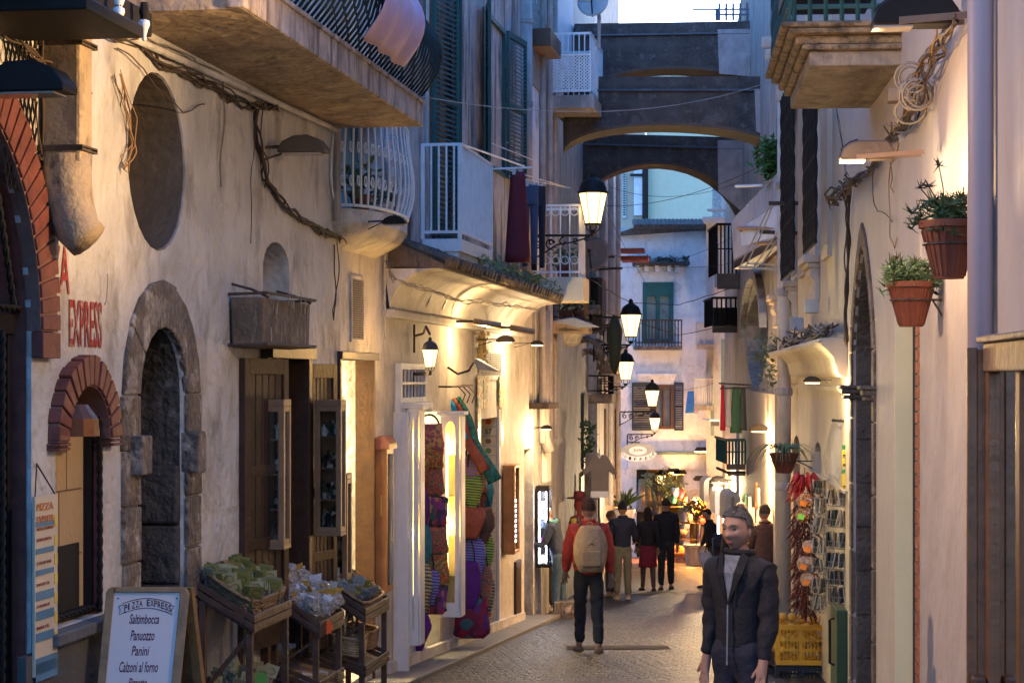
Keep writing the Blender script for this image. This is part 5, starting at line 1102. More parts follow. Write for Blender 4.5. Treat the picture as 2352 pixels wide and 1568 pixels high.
t=plant('potted_palm','spiky green plant on a white block left of the archway shop',DP(1432,1210,56),.3,.5,.25,20,.2,potmat=white); c=DP(1432,1210,56)
m=MB()
for i in range(26):
    a=R.uniform(0,6.28); e=R.uniform(.5,1.4); L=R.uniform(.6,.95); d=V((math.cos(a)*math.cos(e),math.sin(a)*math.cos(e)*.6,math.sin(e))); p=c+UP*.5; w=V((-d.y,d.x,.1)).normalized()*.05
    m.add([p-w,p+w,p+d*L*.6+w*.8-UP*.02,p+d*L-UP*.18*L,p+d*L*.6-w*.8],[[0,1,2,3,4]])
m.build('blades',leafM,t,recalc=False)
# street lanterns on scrolled brackets
def slamp(lab,xl,yb,D,xw,h,fr=FK,power=60):
    p=DP(xl,yb,D); s=fr.sx(xw); A=p.copy(); A.x=fr.P(s,0,0).x if False else (xw-CX)/FX*D
    return lantern('street_lantern',lab,p,h,power,A,group=LANT)
slamp('big lit lantern nearest the camera, in front of the lit balcony',1362,538,29.3,1212,.93,power=210)
slamp('second lit lantern along the left side, in front of the green framed window',1449,790,41,1364,.93,power=190)
slamp('third lit lantern, slightly left of and below the second one',1437,886,50,1361,.93,power=190)
slamp('fourth lit lantern, in front of the dark shuttered window',1498,944,54,1424,.86,power=80)
slamp('fifth lit lantern, lowest over the street in front of the shutters',1504,996,59,1441,.72,power=60)
m=MB(); A=FK.P(FK.sx(1352),0,FK.z(1352,600)); 
def rod(lab,p0,p1,r=.02,mat=iron): tag(MB().tube([p0,p1],r,6).build('iron_rod',mat),lab,'rod')
rod('dark iron rod sticking out below the satellite dish',DP(1352,620,35),DP(1430,616,35)); rod('thin dark rod crossing in front of the satellite dish',DP(1340,588,35),DP(1412,590,35)); rod('dark rod above the third balcony, left of the second lantern',DP(1365,728,40),DP(1425,729,40))
# ================= flying arches =================
def arch(name,label,D,x0,x1,ytop,ytop2,yl,yr,yc,xc,th,mat=mould_shade,cop=.25,ends=None,side=None):
    """masonry arch spanning the street: top from ytop(left) to ytop2(right), springing y at left/right, crown y"""
    t=T(name,label,'arch',DP(x0,yl,D)); N=18; X0,X1=(x0-CX)/FX*D,(x1-CX)/FX*D; zc=(HY-yc)/FX*D; XC=(xc-CX)/FX*D
    def zu(X):
        if X<XC: u=(XC-X)/(XC-X0); zs=(HY-yl)/FX*D
        else: u=(X-XC)/(X1-XC); zs=(HY-yr)/FX*D
        return zc-(zc-zs)*(1-math.sqrt(max(0,1-u*u*.985)))/(1-math.sqrt(.015))
    zt=lambda X: ((HY-ytop)+(ytop-ytop2)*(X-X0)/(X1-X0))/FX*D
    m=MB(); xs=[X0+(X1-X0)*(.5-.5*math.cos(math.pi*i/N)) for i in range(N+1)]
    lo=[V((x,D,zu(x))) for x in xs]; hi=[V((x,D,zt(x))) for x in xs]
    n=N+1; vs=lo+hi+[p+V((0,th,0)) for p in lo]+[p+V((0,th,0)) for p in hi]; fs=[]
    for i in range(N):
        fs+= [[i,i+1,n+i+1,n+i],[2*n+i,2*n+i+1,3*n+i+1,3*n+i],[n+i,n+i+1,3*n+i+1,3*n+i]]
    fs+=[[0,n,3*n,2*n],[N,n+N,3*n+N,2*n+N]]
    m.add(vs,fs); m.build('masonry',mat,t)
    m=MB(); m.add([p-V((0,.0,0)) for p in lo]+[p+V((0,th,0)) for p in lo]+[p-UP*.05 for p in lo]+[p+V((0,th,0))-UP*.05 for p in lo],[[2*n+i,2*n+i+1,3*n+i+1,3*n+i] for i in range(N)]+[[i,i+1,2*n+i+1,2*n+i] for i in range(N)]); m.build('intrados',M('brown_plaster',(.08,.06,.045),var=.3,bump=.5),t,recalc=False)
    m=MB(); a,b_=hi[0],hi[-1]; m.hexa([a+V((0,-.06,-cop)),b_+V((0,-.06,-cop)),b_+V((0,th+.06,-cop)),a+V((0,th+.06,-cop)),a+V((0,th*.35,.02)),b_+V((0,th*.35,.02)),b_+V((0,th*.65,.02)),a+V((0,th*.65,.02))]); m.build('coping',M('coping_stone',(.11,.105,.11),var=.4,scale=8,bump=1,stain=(.03,.03,.03),samt=.6),t)
    return t
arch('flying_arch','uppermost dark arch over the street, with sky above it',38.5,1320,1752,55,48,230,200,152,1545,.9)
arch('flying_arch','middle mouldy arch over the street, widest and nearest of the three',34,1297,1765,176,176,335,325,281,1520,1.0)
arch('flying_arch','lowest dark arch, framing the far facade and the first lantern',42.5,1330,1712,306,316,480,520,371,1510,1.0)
gp=M('pier_grey',(.3,.28,.3),var=.25,scale=4,bump=.6,stain=(.1,.09,.09),samt=.6)
H5b=MB().hexa([DP(x,y,D) for D in(38.45,39.4) for x,y in((1652,170),(1752,178),(1752,66),(1648,68))]).build('arch_pier',gp,None); tag(H5b,'pale grey plastered pier at the right end of the uppermost arch','pier')
o=MB().hexa([DP(x,y,D) for D in(42.45,43.4) for x,y in((1650,440),(1708,490),(1708,322),(1648,322))]).build('arch_pier',gp,None); tag(o,'pale grey plastered pier at the right end of the lowest arch','pier')
o=MB().hexa([DP(x,y,D) for D in(33.95,35) for x,y in((1737,302),(1792,330),(1792,205),(1733,205))]).build('arch_pier',gp,None); tag(o,'pale grey plastered pier at the right end of the middle arch','pier')
t=T('roof_terrace_rail','bluish iron rail and frame on top of the uppermost arch against the sky','railing',DP(1690,48,39)); m=MB()
for x in(1652,1668,1684,1700,1716): m.tube([DP(x,48,39),DP(x,8,39)],.025,5)
for y in(22,34): m.tube([DP(1590,22,39) if y==22 else DP(1642,34,39),DP(1722,y,39)],.02,5)
m.tube([DP(1646,48,39),DP(1646,22,39)],.03,5); m.build('rail',M('rail_blue',(.12,.15,.2)),t)
# ================= end of the street =================
HE=T('end_house','pale blue white house closing the street with a green framed window and an archway shop','house',DP(1530,1160,62))
DE=62.0; k=DE/FX
def EX(x): return (x-CX)*k-3.0
def EZ(y): return (HY-y)*k
w1=rectpts(EX(1478),EX(1545),EZ(785),EZ(650)); w2=rectpts(EX(1500),EX(1548),EZ(985),EZ(883))
op=rectpts(EX(1462),EX(1572),gz(62)-.1,EZ(1078)); op2=archpts(EX(1584),EX(1606),gz(62)-.1,EZ(1165),EZ(1140),10)
wall(FE,EX(1400),EX(1625),gz(62)-.5,EZ(525),[(w1,.3),(w2,.2),(op,3.0),(op2,.6)],plB,HE,thick=4)
for x0,x1,mm_ in((1482,1507,glassC),(1516,1541,glassC)):
    MB().box(FE,EX(x0),EX(x1),-.22,-.2,EZ(784),EZ(680)).build('curtain_pane',mm_,HE)
m=MB(); frame_rect(m,FE,EX(1476),EX(1547),EZ(788),EZ(648),-.18,.03,.13); m.box(FE,EX(1507),EX(1516),-.18,.0,EZ(785),EZ(655)); m.box(FE,EX(1478),EX(1545),-.15,.02,EZ(680),EZ(655)); m.build('window_frame',M('green_frame',(.02,.12,.12)),HE)
m=MB(); m.box(FE,EX(1452),EX(1580),-.02,.75,EZ(612),EZ(603)); m.build('window_hood',mould_shade,HE,bevel=.03); m=MB()
for x in(1458,1478,1502,1530,1548): m.box(FE,EX(x),EX(x)+.12,0,.45,EZ(625),EZ(612))
m.build('hood_corbels',plB,HE); m=MB()
for i in range(60): leafy(m,FE.P(R.uniform(EX(1455),EX(1578)),R.uniform(.1,.7),EZ(600)),.1,6,.1,up=.9)
m.build('moss',M('moss_dark',(.03,.035,.025)),HE,recalc=False)
m=MB(); z0,z1=EZ(795),EZ(737); m.box(FE,EX(1455),EX(1562),0,.8,z0-.12,z0); bb=m.build('balcony',stoneP,HE); m=MB()
for i in range(15): x=1457+i*7.4; m.tube([FE.P(EX(x),.76,z0),FE.P(EX(x),.76,z1)],.02,5)
m.tube([FE.P(EX(1456),.76,z1),FE.P(EX(1562),.76,z1)],.025); m.tube([FE.P(EX(1456),.76,z0+.1),FE.P(EX(1562),.76,z0+.1)],.02); m.build('railing',ironB,bb)
MB().box(FE,EX(1502),EX(1546),-.19,-.17,EZ(983),EZ(885)).build('window_pane',M('pane_blue',(.12,.15,.25),rough=.1,bump=0),HE)
m=MB(); frame_rect(m,FE,EX(1500),EX(1548),EZ(985),EZ(883),-.16,.02,.1); m.box(FE,EX(1522),EX(1526),-.16,.0,EZ(983),EZ(885)); m.build('window_frame',woodM,HE)
shutter(FE,EX(1500),EX(1451),EZ(988),EZ(878),.05,darkS,HE); shutter(FE,EX(1548),EX(1568),EZ(988),EZ(878),.05,darkS,HE,n1=.3)
m=MB(); m.box(FE,EX(1463),EX(1552),0,.15,EZ(864),EZ(857)); m.box(FE,EX(1463),EX(1476),0,.06,EZ(876),EZ(864)); m.box(FE,EX(1540),EX(1552),0,.06,EZ(876),EZ(864)); m.build('window_moulding',plB,HE)
m=MB(); m.box(FE,EX(1442),EX(1622),0,.35,EZ(1042),EZ(1036)); m.build('ledge',M('ledge_green',(.1,.16,.17)),HE); m=MB(); m.box(FE,EX(1442),EX(1600),.001,.2,EZ(1076),EZ(1043)); m.build('stained_band',plB,HE)
m=MB(); m.extr([DP(x,y,61.6) for x,y in((1424,533),(1440,528),(1456,522),(1640,520),(1640,526),(1424,540))],(0,3,0)); m.build('roof_edge',tileM,HE); m=MB()
for i in range(20): p=DP(1462+i*9,521,61.5); m.tube([p,p+V((0,1,.25))],.09,7)
m.build('roof_tiles',tileM,HE)
# archway shop interior
MB().box(FE,EX(1462)-.6,EX(1572)+.6,-3.6,-3.5,gz(62),EZ(1070)).build('room_wall',M('room_glow_ochre',(.7,.42,.12),bump=.2),HE)  # ochre colour carries part of the amber glow inside the archway
m=MB(); m.box(FE,EX(1464),EX(1486),-.6,-.1,gz(62),EZ(1080)); m.build('shop_side',darkI,HE)
for k2,(x,y,c_) in enumerate(((1476,1140,(.2,.17,.14)),(1490,1125,(.12,.1,.05)),(1500,1130,(.07,.08,.06)),(1512,1150,(.05,.05,.05)))):
    garment('hanging_coat','%s coat hanging in the archway shop, %s'%(('taupe','olive','dark green','black')[k2],('far left','second from left','third from left','beside the lantern')[k2]),DP(x,y-40,61.6),.34,1.0,M('coat_%d'%k2,c_,bump=.3),seed=k2,group='coats in the archway shop',thick=.12)
lantern('hanging_lantern','lit lantern hanging inside the archway shop above a bush',DP(1518,1125,62.8),.72,260,None,cat='street lamp')
m=MB(); m.tube([DP(1518,1085,62.8),DP(1518,1070,62.8)],.02)
def bush(name,label,c,r,n,size,mat,sq=1,trunk=True,pot=None,cat='bush'):
    t=T(name,label,cat,c); m=MB(); 
    for k in range(6):
        o=V((R.uniform(-.6,.6)*r,R.uniform(-.6,.6)*r,R.uniform(-.5,.6)*r*sq)); leafy(m,V(c)+UP*(r*sq+.3)+o,r*.6,n//6,size)
    m.build('leaves',mat,t,recalc=False); m=MB()
    for i in range(5): m.tube([V(c),V(c)+V((R.uniform(-.3,.3)*r,R.uniform(-.3,.3)*r,.3+r)),V(c)+V((R.uniform(-.8,.8)*r,R.uniform(-.6,.6)*r,.3+1.6*r*sq))],.02,4)
    m.build('stems',woodD,t)
    if pot: m=MB(); m.lathe(V(c)-UP*pot[1],[(pot[0]*.75,0),(pot[0],pot[1]*.9),(pot[0]*1.1,pot[1]*.92),(pot[0]*1.1,pot[1]),(pot[0]*.9,pot[1])],14); m.build('pot',pot[2],t)
    return t
bush('yellow_lit_bush','leafy shrub growing up under the hanging lantern of the archway shop',DP(1522,1190,61.2),.62,420,.14,leafL)
bush('potted_bush','round green bush in a tall grey planter in front of the arched shop door',DP(1600,1250,58),.42,420,.12,leafM,sq=1.3,pot=(.36,1.0,M('planter_grey',(.3,.28,.3))))
# small goods outside: bags and stand
for k2,(x,y,w_,h_,c_,lb) in enumerate(((1552,1130,16,20,(.6,.62,.55),'white and green bag on the archway stand'),(1564,1135,14,22,(.5,.03,.08),'red bag on the archway stand'),(1573,1150,14,22,(.35,.15,.1),'striped bag on the archway stand'),(1548,1148,12,16,(.03,.2,.15),'green bag low on the archway stand'),(1612,1165,28,34,(.75,.18,.02),'orange bag hung in front of the arched door'),(1616,1190,22,26,(.6,.03,.03),'red bag hung under the orange one'),(1592,1165,16,30,(.15,.1,.08),'dark bag left of the orange one'),(1600,1150,20,20,(.5,.4,.35),'pale patterned bag above the dark one'),(1585,1190,14,24,(.08,.05,.04),'black bag lowest beside the potted bush'),(1563,1265,34,26,(.55,.22,.04),'mustard bag on a wooden stool'),(1570,1225,20,20,(.06,.04,.03),'black bag on the dark shelf'))):
    D=60.5; q=D/FX; bag('small_bag',lb,DP(x,y+h_/2,D),w_*q,h_*q,.25,M('bagc_%d'%k2,c_,bump=.3,rough=.6),strap=.12,round_=.3,top=.7,group='bags outside the archway shop')
t=T('display_shelf','dark wooden display shelf behind the bags of the archway shop','shelf',DP(1570,1290,60.9)); c=DP(1568,1290,61); c.z=gz(61)+.1; m=MB()
for z in(.1,.6,1.1,1.6): m.obox(c+UP*z,(1.2,.4,.04))
m.build('shelf',woodD,t); m=MB()
for dx in(-.58,.58): m.obox(c+V((dx,0,.85)),(.05,.4,1.7))
m.build('side_panel',woodD,t)
t=T('stool','small wooden stool under the mustard bag','stool',DP(1560,1290,60.2)); c=DP(1563,1285,60.2); m=MB(); m.obox(c+UP*.2,(.5,.35,.05)); m.build('seat',woodL,t); m=MB()
for dx in(-.2,.2): m.obox(c,(.06,.3,.4)) if 0 else m.obox(c+V((dx,0,0)),(.06,.3,.4))
m.build('leg',woodL,t)
m=MB(); P=[FE.P(a,.02,z) for a,z in archpts(EX(1578),EX(1612),EZ(1290),EZ(1165),EZ(1130),12)]; 
q=(EX(1584),EX(1606),gz(62),EZ(1165),EZ(1140)); rib(FE,q[0],q[1],q[3],q[3],q[4],.25,0,.12).build('door_arch',M('arch_cream',(.65,.6,.55)),HE)
lamp(DP(1600,1170,60),120,HE,(1,.45,.1),.1)
# coiffeur sign
t=T('oval_sign','oval white hairdresser sign hanging from a bracket left of the archway','sign',DP(1465,1050,58)); c=DP(1465,1036,58); m=MB()
m.extr([c+V((.52*math.cos(i*.3927),0,.24*math.sin(i*.3927))) for i in range(16)],(0,.04,0)); m.build('sign_plate',M('sign_glass',(.35,.37,.42),rough=.3),t)
m=MB(); m.extr([c+V((.26*math.cos(i*.3927),-.01,.13*math.sin(i*.3927)+.02)) for i in range(16)],(0,.02,0)); m.build('sign_disc',M('sign_white',(.8,.78,.75),emit=(1,.9,.8),es=.05,bump=0),t)
m=MB(); 
P=[c+V((.56*math.cos(a),-.012,.3*math.sin(a))) for a in [math.pi*(1.05+.9*i/12) for i in range(13)]]+[c+V((.4*math.cos(a),-.012,.15*math.sin(a))) for a in [math.pi*(1.95-.9*i/12) for i in range(13)]]; m.extr(P,(0,.02,0)); m.build('sign_scroll',M('sign_white',(.8,.78,.75)),t)
ink=M('ink',(.03,.03,.03),bump=0)
for i,ch in enumerate('COIFFEUR'):
    a=math.pi*(1.12+.76*i/7); p=c+V((.48*math.cos(a),-.02,.235*math.sin(a)-.04)); text(ch,p-V((.03,0,0)),V((1,0,0)),UP,.07,.09,ink,t,off=.0)
text('Jole',c+V((-.14,-.03,-.02)),V((1,0,0)),UP,.28,.1,M('ink_red',(.3,.1,.08)),t,off=0)
m=MB(); m.tube([DP(1441,1014,58),DP(1470,1016,58)],.015); m.build('bracket',iron,t)
garment('blue_towel','blue towel drying on the line at the end of the street',DP(1587,898,60),.28,.66,M('towel_blue',(.05,.22,.6),bump=.3),seed=3); garment('pink_towel','pale pink towel beside the blue one',DP(1597,900,60),.14,.62,M('towel_pink',(.6,.4,.5),bump=.3),seed=4)
# white narrow building at the right end, set forward
HW=T('corner_house','narrow white corner house with cornice at the right of the end facade','house',DP(1630,1290,57)); m=MB()
m.hexa([DP(x,y,D) for D in(57,66) for x,y in((1622,1400),(1680,1400),(1680,500),(1622,500))]); m.build('wall',plB,HW)
m=MB(); m.hexa([DP(x,y,D) for D in(56.5,57.5) for x,y in((1616,514),(1700,514),(1700,498),(1612,498))]); m.hexa([DP(x,y,D) for D in(56.6,57.5) for x,y in((1626,486),(1700,486),(1700,478),(1622,480))]); m.build('cornice',whiteC,HW,bevel=.04)
m=MB()
for x0,x1,y0,y1 in((1641,1651,560,660),(1656,1672,780,990),(1632,1640,870,1000)): m.hexa([DP(x,y,D) for D in(56.93,57.1) for x,y in((x0,y1),(x1,y1),(x1,y0),(x0,y0))])
m.build('windows',M('pane_pale_blue',(.25,.35,.45),rough=.2),HW)
m=MB(); 
for x,y in((1608,480),(1636,480)): pass
for (x0,x1,y0,y1,mt,lb,bars) in((1600,1640,742,790,whiteP,'white railed balcony right of the green framed window',5),(1596,1638,870,930,whiteP,'pale curved balcony under the pink towel',4)):
    D=56; q=D/FX; t=MB().hexa([DP(x,y,DD) for DD in(55.6,57) for x,y in((x0,y1+12),(x1,y1+12),(x1,y1),(x0,y1))]).build('balcony',plG,HW,label=lb); m=MB()
    for i in range(bars*2+1): x=x0+(x1-x0)*i/(bars*2); m.tube([DP(x,y1,55.7),DP(x,y0,55.7)],.02,5)
    m.tube([DP(x0,y0,55.7),DP(x1,y0,55.7)],.03); m.build('railing',mt,t)
for x,y,lb in((1612,1036,'orange lit hooded lamp under the ledge'),(1610,1102,'dark hooded lamp left of the lit awning arches'),(1548,1085,'dark hooded lamp over the archway, left one'),(1562,1088,'dark hooded lamp over the archway, right one')):
    t=T('hooded_lamp',lb,'wall lamp',DP(x,y,60)); m=MB(); m.extr([DP(x-17,y,60),DP(x-10,y-9,60),DP(x+12,y-9,60),DP(x+16,y,60)],(0,.3,0)); m.build('hood',iron,t)
    m=MB(); m.extr([DP(x-14,y+2,60),DP(x-14,y,60),DP(x+12,y,60),DP(x+12,y+2,60)],(0,.25,0)); m.build('glass',emi('amber_glow',(1,.45,.08),8) if y==1036 else glass,t)
# tall yellow-green building behind
HB=T('background_building','tall pale green and yellow building seen through the lowest arch','house',DP(1540,900,80)); m=MB(); D=80
m.hexa([DP(x,y,DD) for DD in(80,90) for x,y in((1484,1000),(1700,1000),(1700,165),(1484,165))]); m.build('green_wall',M('plaster_pale_green',(.5,.5,.36),var=.05,bump=.1),HB)
m=MB(); m.hexa([DP(x,y,DD) for DD in(79.7,90) for x,y in((1380,1000),(1483,1000),(1483,298),(1380,298))]); m.build('yellow_wall',M('plaster_pale_yellow',(.36,.33,.26),var=.06,bump=.1),HB)
m=MB()
for x0,x1,y0,y1 in((1430,1438,400,500),(1456,1478,375,495),(1484,1488,400,495)): m.hexa([DP(x,y,DD) for DD in(79.55,79.8) for x,y in((x0,y1),(x1,y1),(x1,y0),(x0,y0))])
m.build('white_windows',M('white_blue',(.6,.65,.7)),HB)
m=MB(); m.tube([DP(1482,540,79.4),DP(1482,372,79.4)],.12); m.tube([DP(1447,402,79.4),DP(1480,402,79.4)],.05); m.build('dark_pipe',iron,HB)
m=MB(); 
for i in range(18): m.hexa([DP(x,y,DD) for DD in(79.5,79.6) for x,y in((1431,400+i*5.4+3),(1437,400+i*5.4+3),(1437,400+i*5.4),(1431,400+i*5.4))])
m.build('louvres',greenS,HB)
o=MB().hexa([DP(x,y,DD) for DD in(70,74) for x,y in((1636,620),(1720,620),(1720,440),(1636,430))]).build('rough_stone_wall',rough_grey); tag(o,'rough grey stone wall seen through the right side of the lowest arch','wall')
# ================= right side =================
def ap(fr,x0,x1,yt,ys,yb,n=14,point=0):
    xm=(x0+x1)/2; a,b=sorted((fr.sx(x0),fr.sx(x1))); return archpts(a,b,fr.z(xm,yb),fr.z(xm,ys),fr.z(xm,yt),n,point)
def rc(fr,x0,x1,y0,y1): 
    a,b=sorted((fr.sx(x0),fr.sx(x1))); xm=(x0+x1)/2; return rectpts(a,b,fr.z(xm,y1),fr.z(xm,y0))
G1=T('pink_house','smooth pink plastered house at the right edge with a dark stone portal and flower pots','house',FR.P(10,-.4,FR.g(10)))
r1=FR.sx(1948); por=ap(FR,1960,2007,560,805,1760,16,.1); dr_=rectpts(FR.sx(2108),FR.sx(2056),FR.g(11)-.3,FR.z(2080,640))
wall(FR,-6,r1,-3.4,6.5,[(por,.7),(dr_,.12)],plR,G1)
backing(FR,por,.69,darkI,G1,'doorway_back'); backing(FR,dr_,.119,darkI,G1,'door')
soffit(FR,por,-.02,-.68,stoneB,G1,'portal_soffit')
s0,s1=por[0][0],por[-1][0]; zb=por[0][1]; zs=FR.z(1983,805); zt=FR.z(1983,560)
m=MB(); ringstones(FR,m,s0,s1,zb,zs,zt,.17,-.03,.02,k=7,point=.1,blocks=6,jit=.1,joint=.003); m.build('portal_stones',M('portal_brown',(.12,.08,.06),var=.4,scale=8,bump=1,stain=(.45,.33,.25),samt=.6,thr=.55,sscale=(4,4,4)),G1,bevel=.012)
m=MB(); 
for i in range(9): za=zb+(zs-zb)*i/9+.002; m.box(FR,s1-.03-.01*(i%2),s1+.03,-.66,-.02,za,zb+(zs-zb)*(i+1)/9-.003)
m.build('portal_jamb',stoneB,G1,bevel=.015)
zc1,zc0=FR.z(1983,885),FR.z(1983,918); m=MB()
for a,b in((s1-.09,s1+.16),(s0-.18,s0+.05)):
    m.box(FR,a,b,-.66 if a>s0+.3 else -.02,.1,zc0+.04,zc1-.03); m.box(FR,a-.02,b+.02,-.66 if a>s0+.3 else -.02,.12,zc1-.03,zc1); m.box(FR,a+.02,b,-.66 if a>s0+.3 else -.02,.085,zc0,zc0+.03)
m.build('portal_capitals',stoneB,G1,bevel=.012)
cream=M('cream_paint',(.72,.62,.36),rough=.5,var=.05,bump=.1)
m=MB(); m.box(FR,dr_[2][0]-.006,dr_[2][0]+.004,-.115,.003,dr_[0][1],dr_[1][1]); m.build('door_reveal',cream,G1)
m=MB(); s=dr_[0][0]; nbk=44; hh=(dr_[1][1]-dr_[0][1])/nbk
for i in range(nbk): m.box(FR,s-.1,s+.05-.015*(i%2),0,.012,dr_[0][1]+hh*i+.004,dr_[0][1]+hh*(i+1)-.006)
m.build('brick_strip',M('brick_orange',(.38,.13,.06),var=.35,scale=15,bump=.6),G1)
# near right drainpipe
t=T('drainpipe','thick lilac painted drainpipe rising beside the wooden showcase at the right','drainpipe',FR.P(FR.sx(2280),.1,FR.g(9)))
sP=FR.sx(2252,.068); m=MB(); m.tube([FR.P(sP,.068,-2.4),FR.P(sP,.068,6.4)],.06,20); m.build('pipe',M('pipe_lilac',(.36,.3,.33),rough=.5,var=.05,bump=.05),t,smooth=True)
m=MB(); 
for z in(-.6,2.4,4.6): m.lathe(FR.P(sP,.068,z),[(.066,0),(.066,.04)],16)
m.build('pipe_bracket',M('pipe_lilac_dark',(.27,.25,.3)),t)
# corner reveal at far right: dark opening edge
m=MB(); a=FR.sx(2318); m.box(FR,a-2.5,a,.002,.03,-3,6); 
# wooden showcase
t=T('wooden_showcase','large dark wooden showcase with reflecting glass at the right edge','display case',DP(2290,1700,9))
def hx(m,x0,x1,y0,y1,D,dep,y0b=None,y1b=None):
    """block whose camera-side face covers the given area at depth D and runs dep back, square to the street"""
    k=D/FX; A=[V(((x-CX)*k,D,(HY-y)*k)) for x,y in((x0,y1),(x1,y1b or y1),(x1,y0b or y0),(x0,y0))]; d=V((.08,1,0))*dep
    return m.hexa(A+[p+d for p in A])
sC_=9.06*math.hypot(.08,1); sE_=FR.sx(2440); zT=(870-788)/FX*9.1; wS=M('wood_showcase',(.2,.085,.035),rough=.35,var=.35,bump=.15,scale=8)
m=MB(); m.box(FR,sE_,sC_,.0,.09,zT-.13,zT); m.box(FR,sE_,sC_+.02,.0,.12,zT,zT+.03); m.build('lintel',M('worn_varnish',(.26,.16,.1),rough=.35,var=.5,scale=12,bump=.4,stain=(.5,.38,.28),samt=.6,thr=.55,sscale=(5,5,5)),t,bevel=.008)
m=MB(); m.box(FR,sC_-.07,sC_,.0,.08,-2.6,zT-.131); m.box(FR,sC_-.9,sC_-.8,.0,.08,-2.6,zT-.131); m.build('post',wS,t,bevel=.008)
m=MB(); m.box(FR,sC_-.8,sC_-.07,.0,.05,-2.6,zT-.131); m.build('mirror_pane',M('mirror_glass',(.75,.75,.72),rough=.02,metal=1,bump=.015,bs=3,var=0),t)
m=MB(); m.box(FR,sC_+.004,sC_+.05,.0,.07,-2.6,zT-.01); m.box(FR,sC_+.012,sC_+.05,.112,.158,-2.6,zT-.02); m.box(FR,sC_+.02,sC_+.045,.07,.112,-2.6,zT-.03); m.build('folded_leaf',wS,t,bevel=.005)

m=MB(); m.box(FR,sC_-.1,sC_+.0,.09,.15,FR.z(2250,1540),FR.z(2250,1500)); m.build('ledge',woodM,t,bevel=.01)
# balcony upper right
B2=T('corner_balcony','heavy moulded brown stone balcony with green iron rail at the upper right','balcony',FR.P(FR.sx(2070),0,2.04))
sN=FR.sx(2070); sF=sN+2.1; zb_=720/FX*FR.P(sN,0,0).y; nO=(2070-1860)/FX*FR.P(sN,0,0).y
m=MB(); m.box(FR,sN,sF,-.02,nO,zb_,zb_+.1); m.build('slab',slabM,B2,bevel=.015)
m=MB(); m.box(FR,sN-.05,sF+.04,-.02,nO+.05,zb_+.1,zb_+.14); m.box(FR,sN-.02,sF+.02,-.02,nO+.09,zb_+.14,zb_+.2); m.box(FR,sN-.1,sF+.06,-.02,nO+.14,zb_+.2,zb_+.24); m.box(FR,sN-.12,sF+.08,-.02,nO+.19,zb_+.24,zb_+.28);m.build('moulding',M('moulding_brown',(.34,.23,.13),var=.4,scale=6,bump=1,stain=(.04,.03,.02),samt=.85,thr=.47,sscale=(3,3,5)),B2,bevel=.02)
m=MB(); z=zb_+.29
for i in range(7): m.tube([FR.P(sN-.05,.08+i*(nO+.02)/6,z),FR.P(sN-.05,.08+i*(nO+.02)/6,z+1)],.016,5)
for i in range(22): a=sN-.05+(sF-sN+.1)*i/21; rope(m,FR.P(a,nO+.13,z),FR.P(a,nO+.13,z+1),.018,tw=14,k=4)
for zz in(z+.09,z+1): m.tube([FR.P(sN-.05,0,zz),FR.P(sN-.05,nO+.13,zz),FR.P(sF,nO+.13,zz)],.018,5)
m.build('railing',greenS,B2)
m=MB(); m.box(FR,sN+.3,sN+.9,.15,.75,zb_+.5,zb_+.75); m.build('rail_box',woodM,B2)
def bigflood(name,label,p,dirn,on,power,sc=1,glassx=None,aim=None,parentcat='floodlight'):
    t=T(name,label,parentcat,p); p=V(p); d=V(dirn).normalized(); w=V((-d.y,d.x,0)); m=MB()
    P=[(.3,0),(.3,.03),(.27,.12),(.19,.18),(.1,.21),(-.22,.21),(-.3,.1),(-.3,.0)]
    m.extr([p-d*x*sc-w*.12*sc+UP*z*sc for x,z in P],w*.24*sc)
    m.build('housing',M('lamp_bronze',(.09,.06,.04),rough=.4,metal=.3) if on else iron,t,bevel=.01)
    m=MB()
    for k in range(5): m.extr([p-d*x*sc-w*(-.125+.05*k)*sc+UP*(z*sc+.008) for x,z in((.27,.125),(.19,.185),(.1,.215))]+[p-d*x*sc-w*(-.125+.05*k)*sc+UP*(z*sc-.02) for x,z in((.1,.2),(.19,.17),(.27,.11))],w*.008)
    m.build('cooling_ribs',iron,t)
    m=MB(); m.extr([p-d*x*sc+w*y*sc-UP*.012 for x,y in((.29,-.11),(.02,-.11),(.02,.11),(.29,.11))],(0,0,.01)); m.build('glass',tubeG if on else M('lamp_glass_off',(.35,.3,.25)),t)
    m=MB(); m.extr([p-d*x*sc-w*.13*sc+UP*z*sc for x,z in((.12,.0),(.12,.05),(-.62,.1),(-.62,.05))],w*.02*sc); m.extr([p-d*x*sc+w*.12*sc+UP*z*sc for x,z in((.12,.0),(.12,.05),(-.62,.1),(-.62,.05))],w*.02*sc); m.build('arm',M('arm_brown',(.2,.13,.09)),t)
    if power:
        if aim is not None: lamp(p-UP*.04-d*.1,power,t,(1,.62,.27),.05,spot=150,direction=aim,blend=.8)
        else: lamp(p-UP*.05-d*.12,power,t,(1,.76,.45),.05)
    return t
q=FR.W(1990,368,.42)
bigflood('floodlight','bronze floodlight with a lit white tube on the right wall under the cable tangle',q,-FR.n,True,5,sc=.5)
q=DP(2100,62,10.2); tq=bigflood('floodlight','large black floodlight at the top right in front of the moulded balcony',q,-FR.n,False,0,sc=.72)
lamp(q-UP*.06-V((.15,0,0)),230,tq,(1,.62,.24),.06,spot=48,direction=V((-2.6,11.6,2.05))-q,blend=.9)
lamp(q-UP*.06-V((.15,0,0)),45,tq,(1,.74,.5),.06,spot=120,direction=V((-2.6,12.4,-.6))-q,blend=.9)
qq=FL.P(FL.sx(62,.35),.35,FL.z(62,215,.35))+V((.2,0,-.1)); lamp(qq,95,None,(1,.66,.42),.05,spot=95,direction=V((2.5,11,.2))-qq,blend=.8)
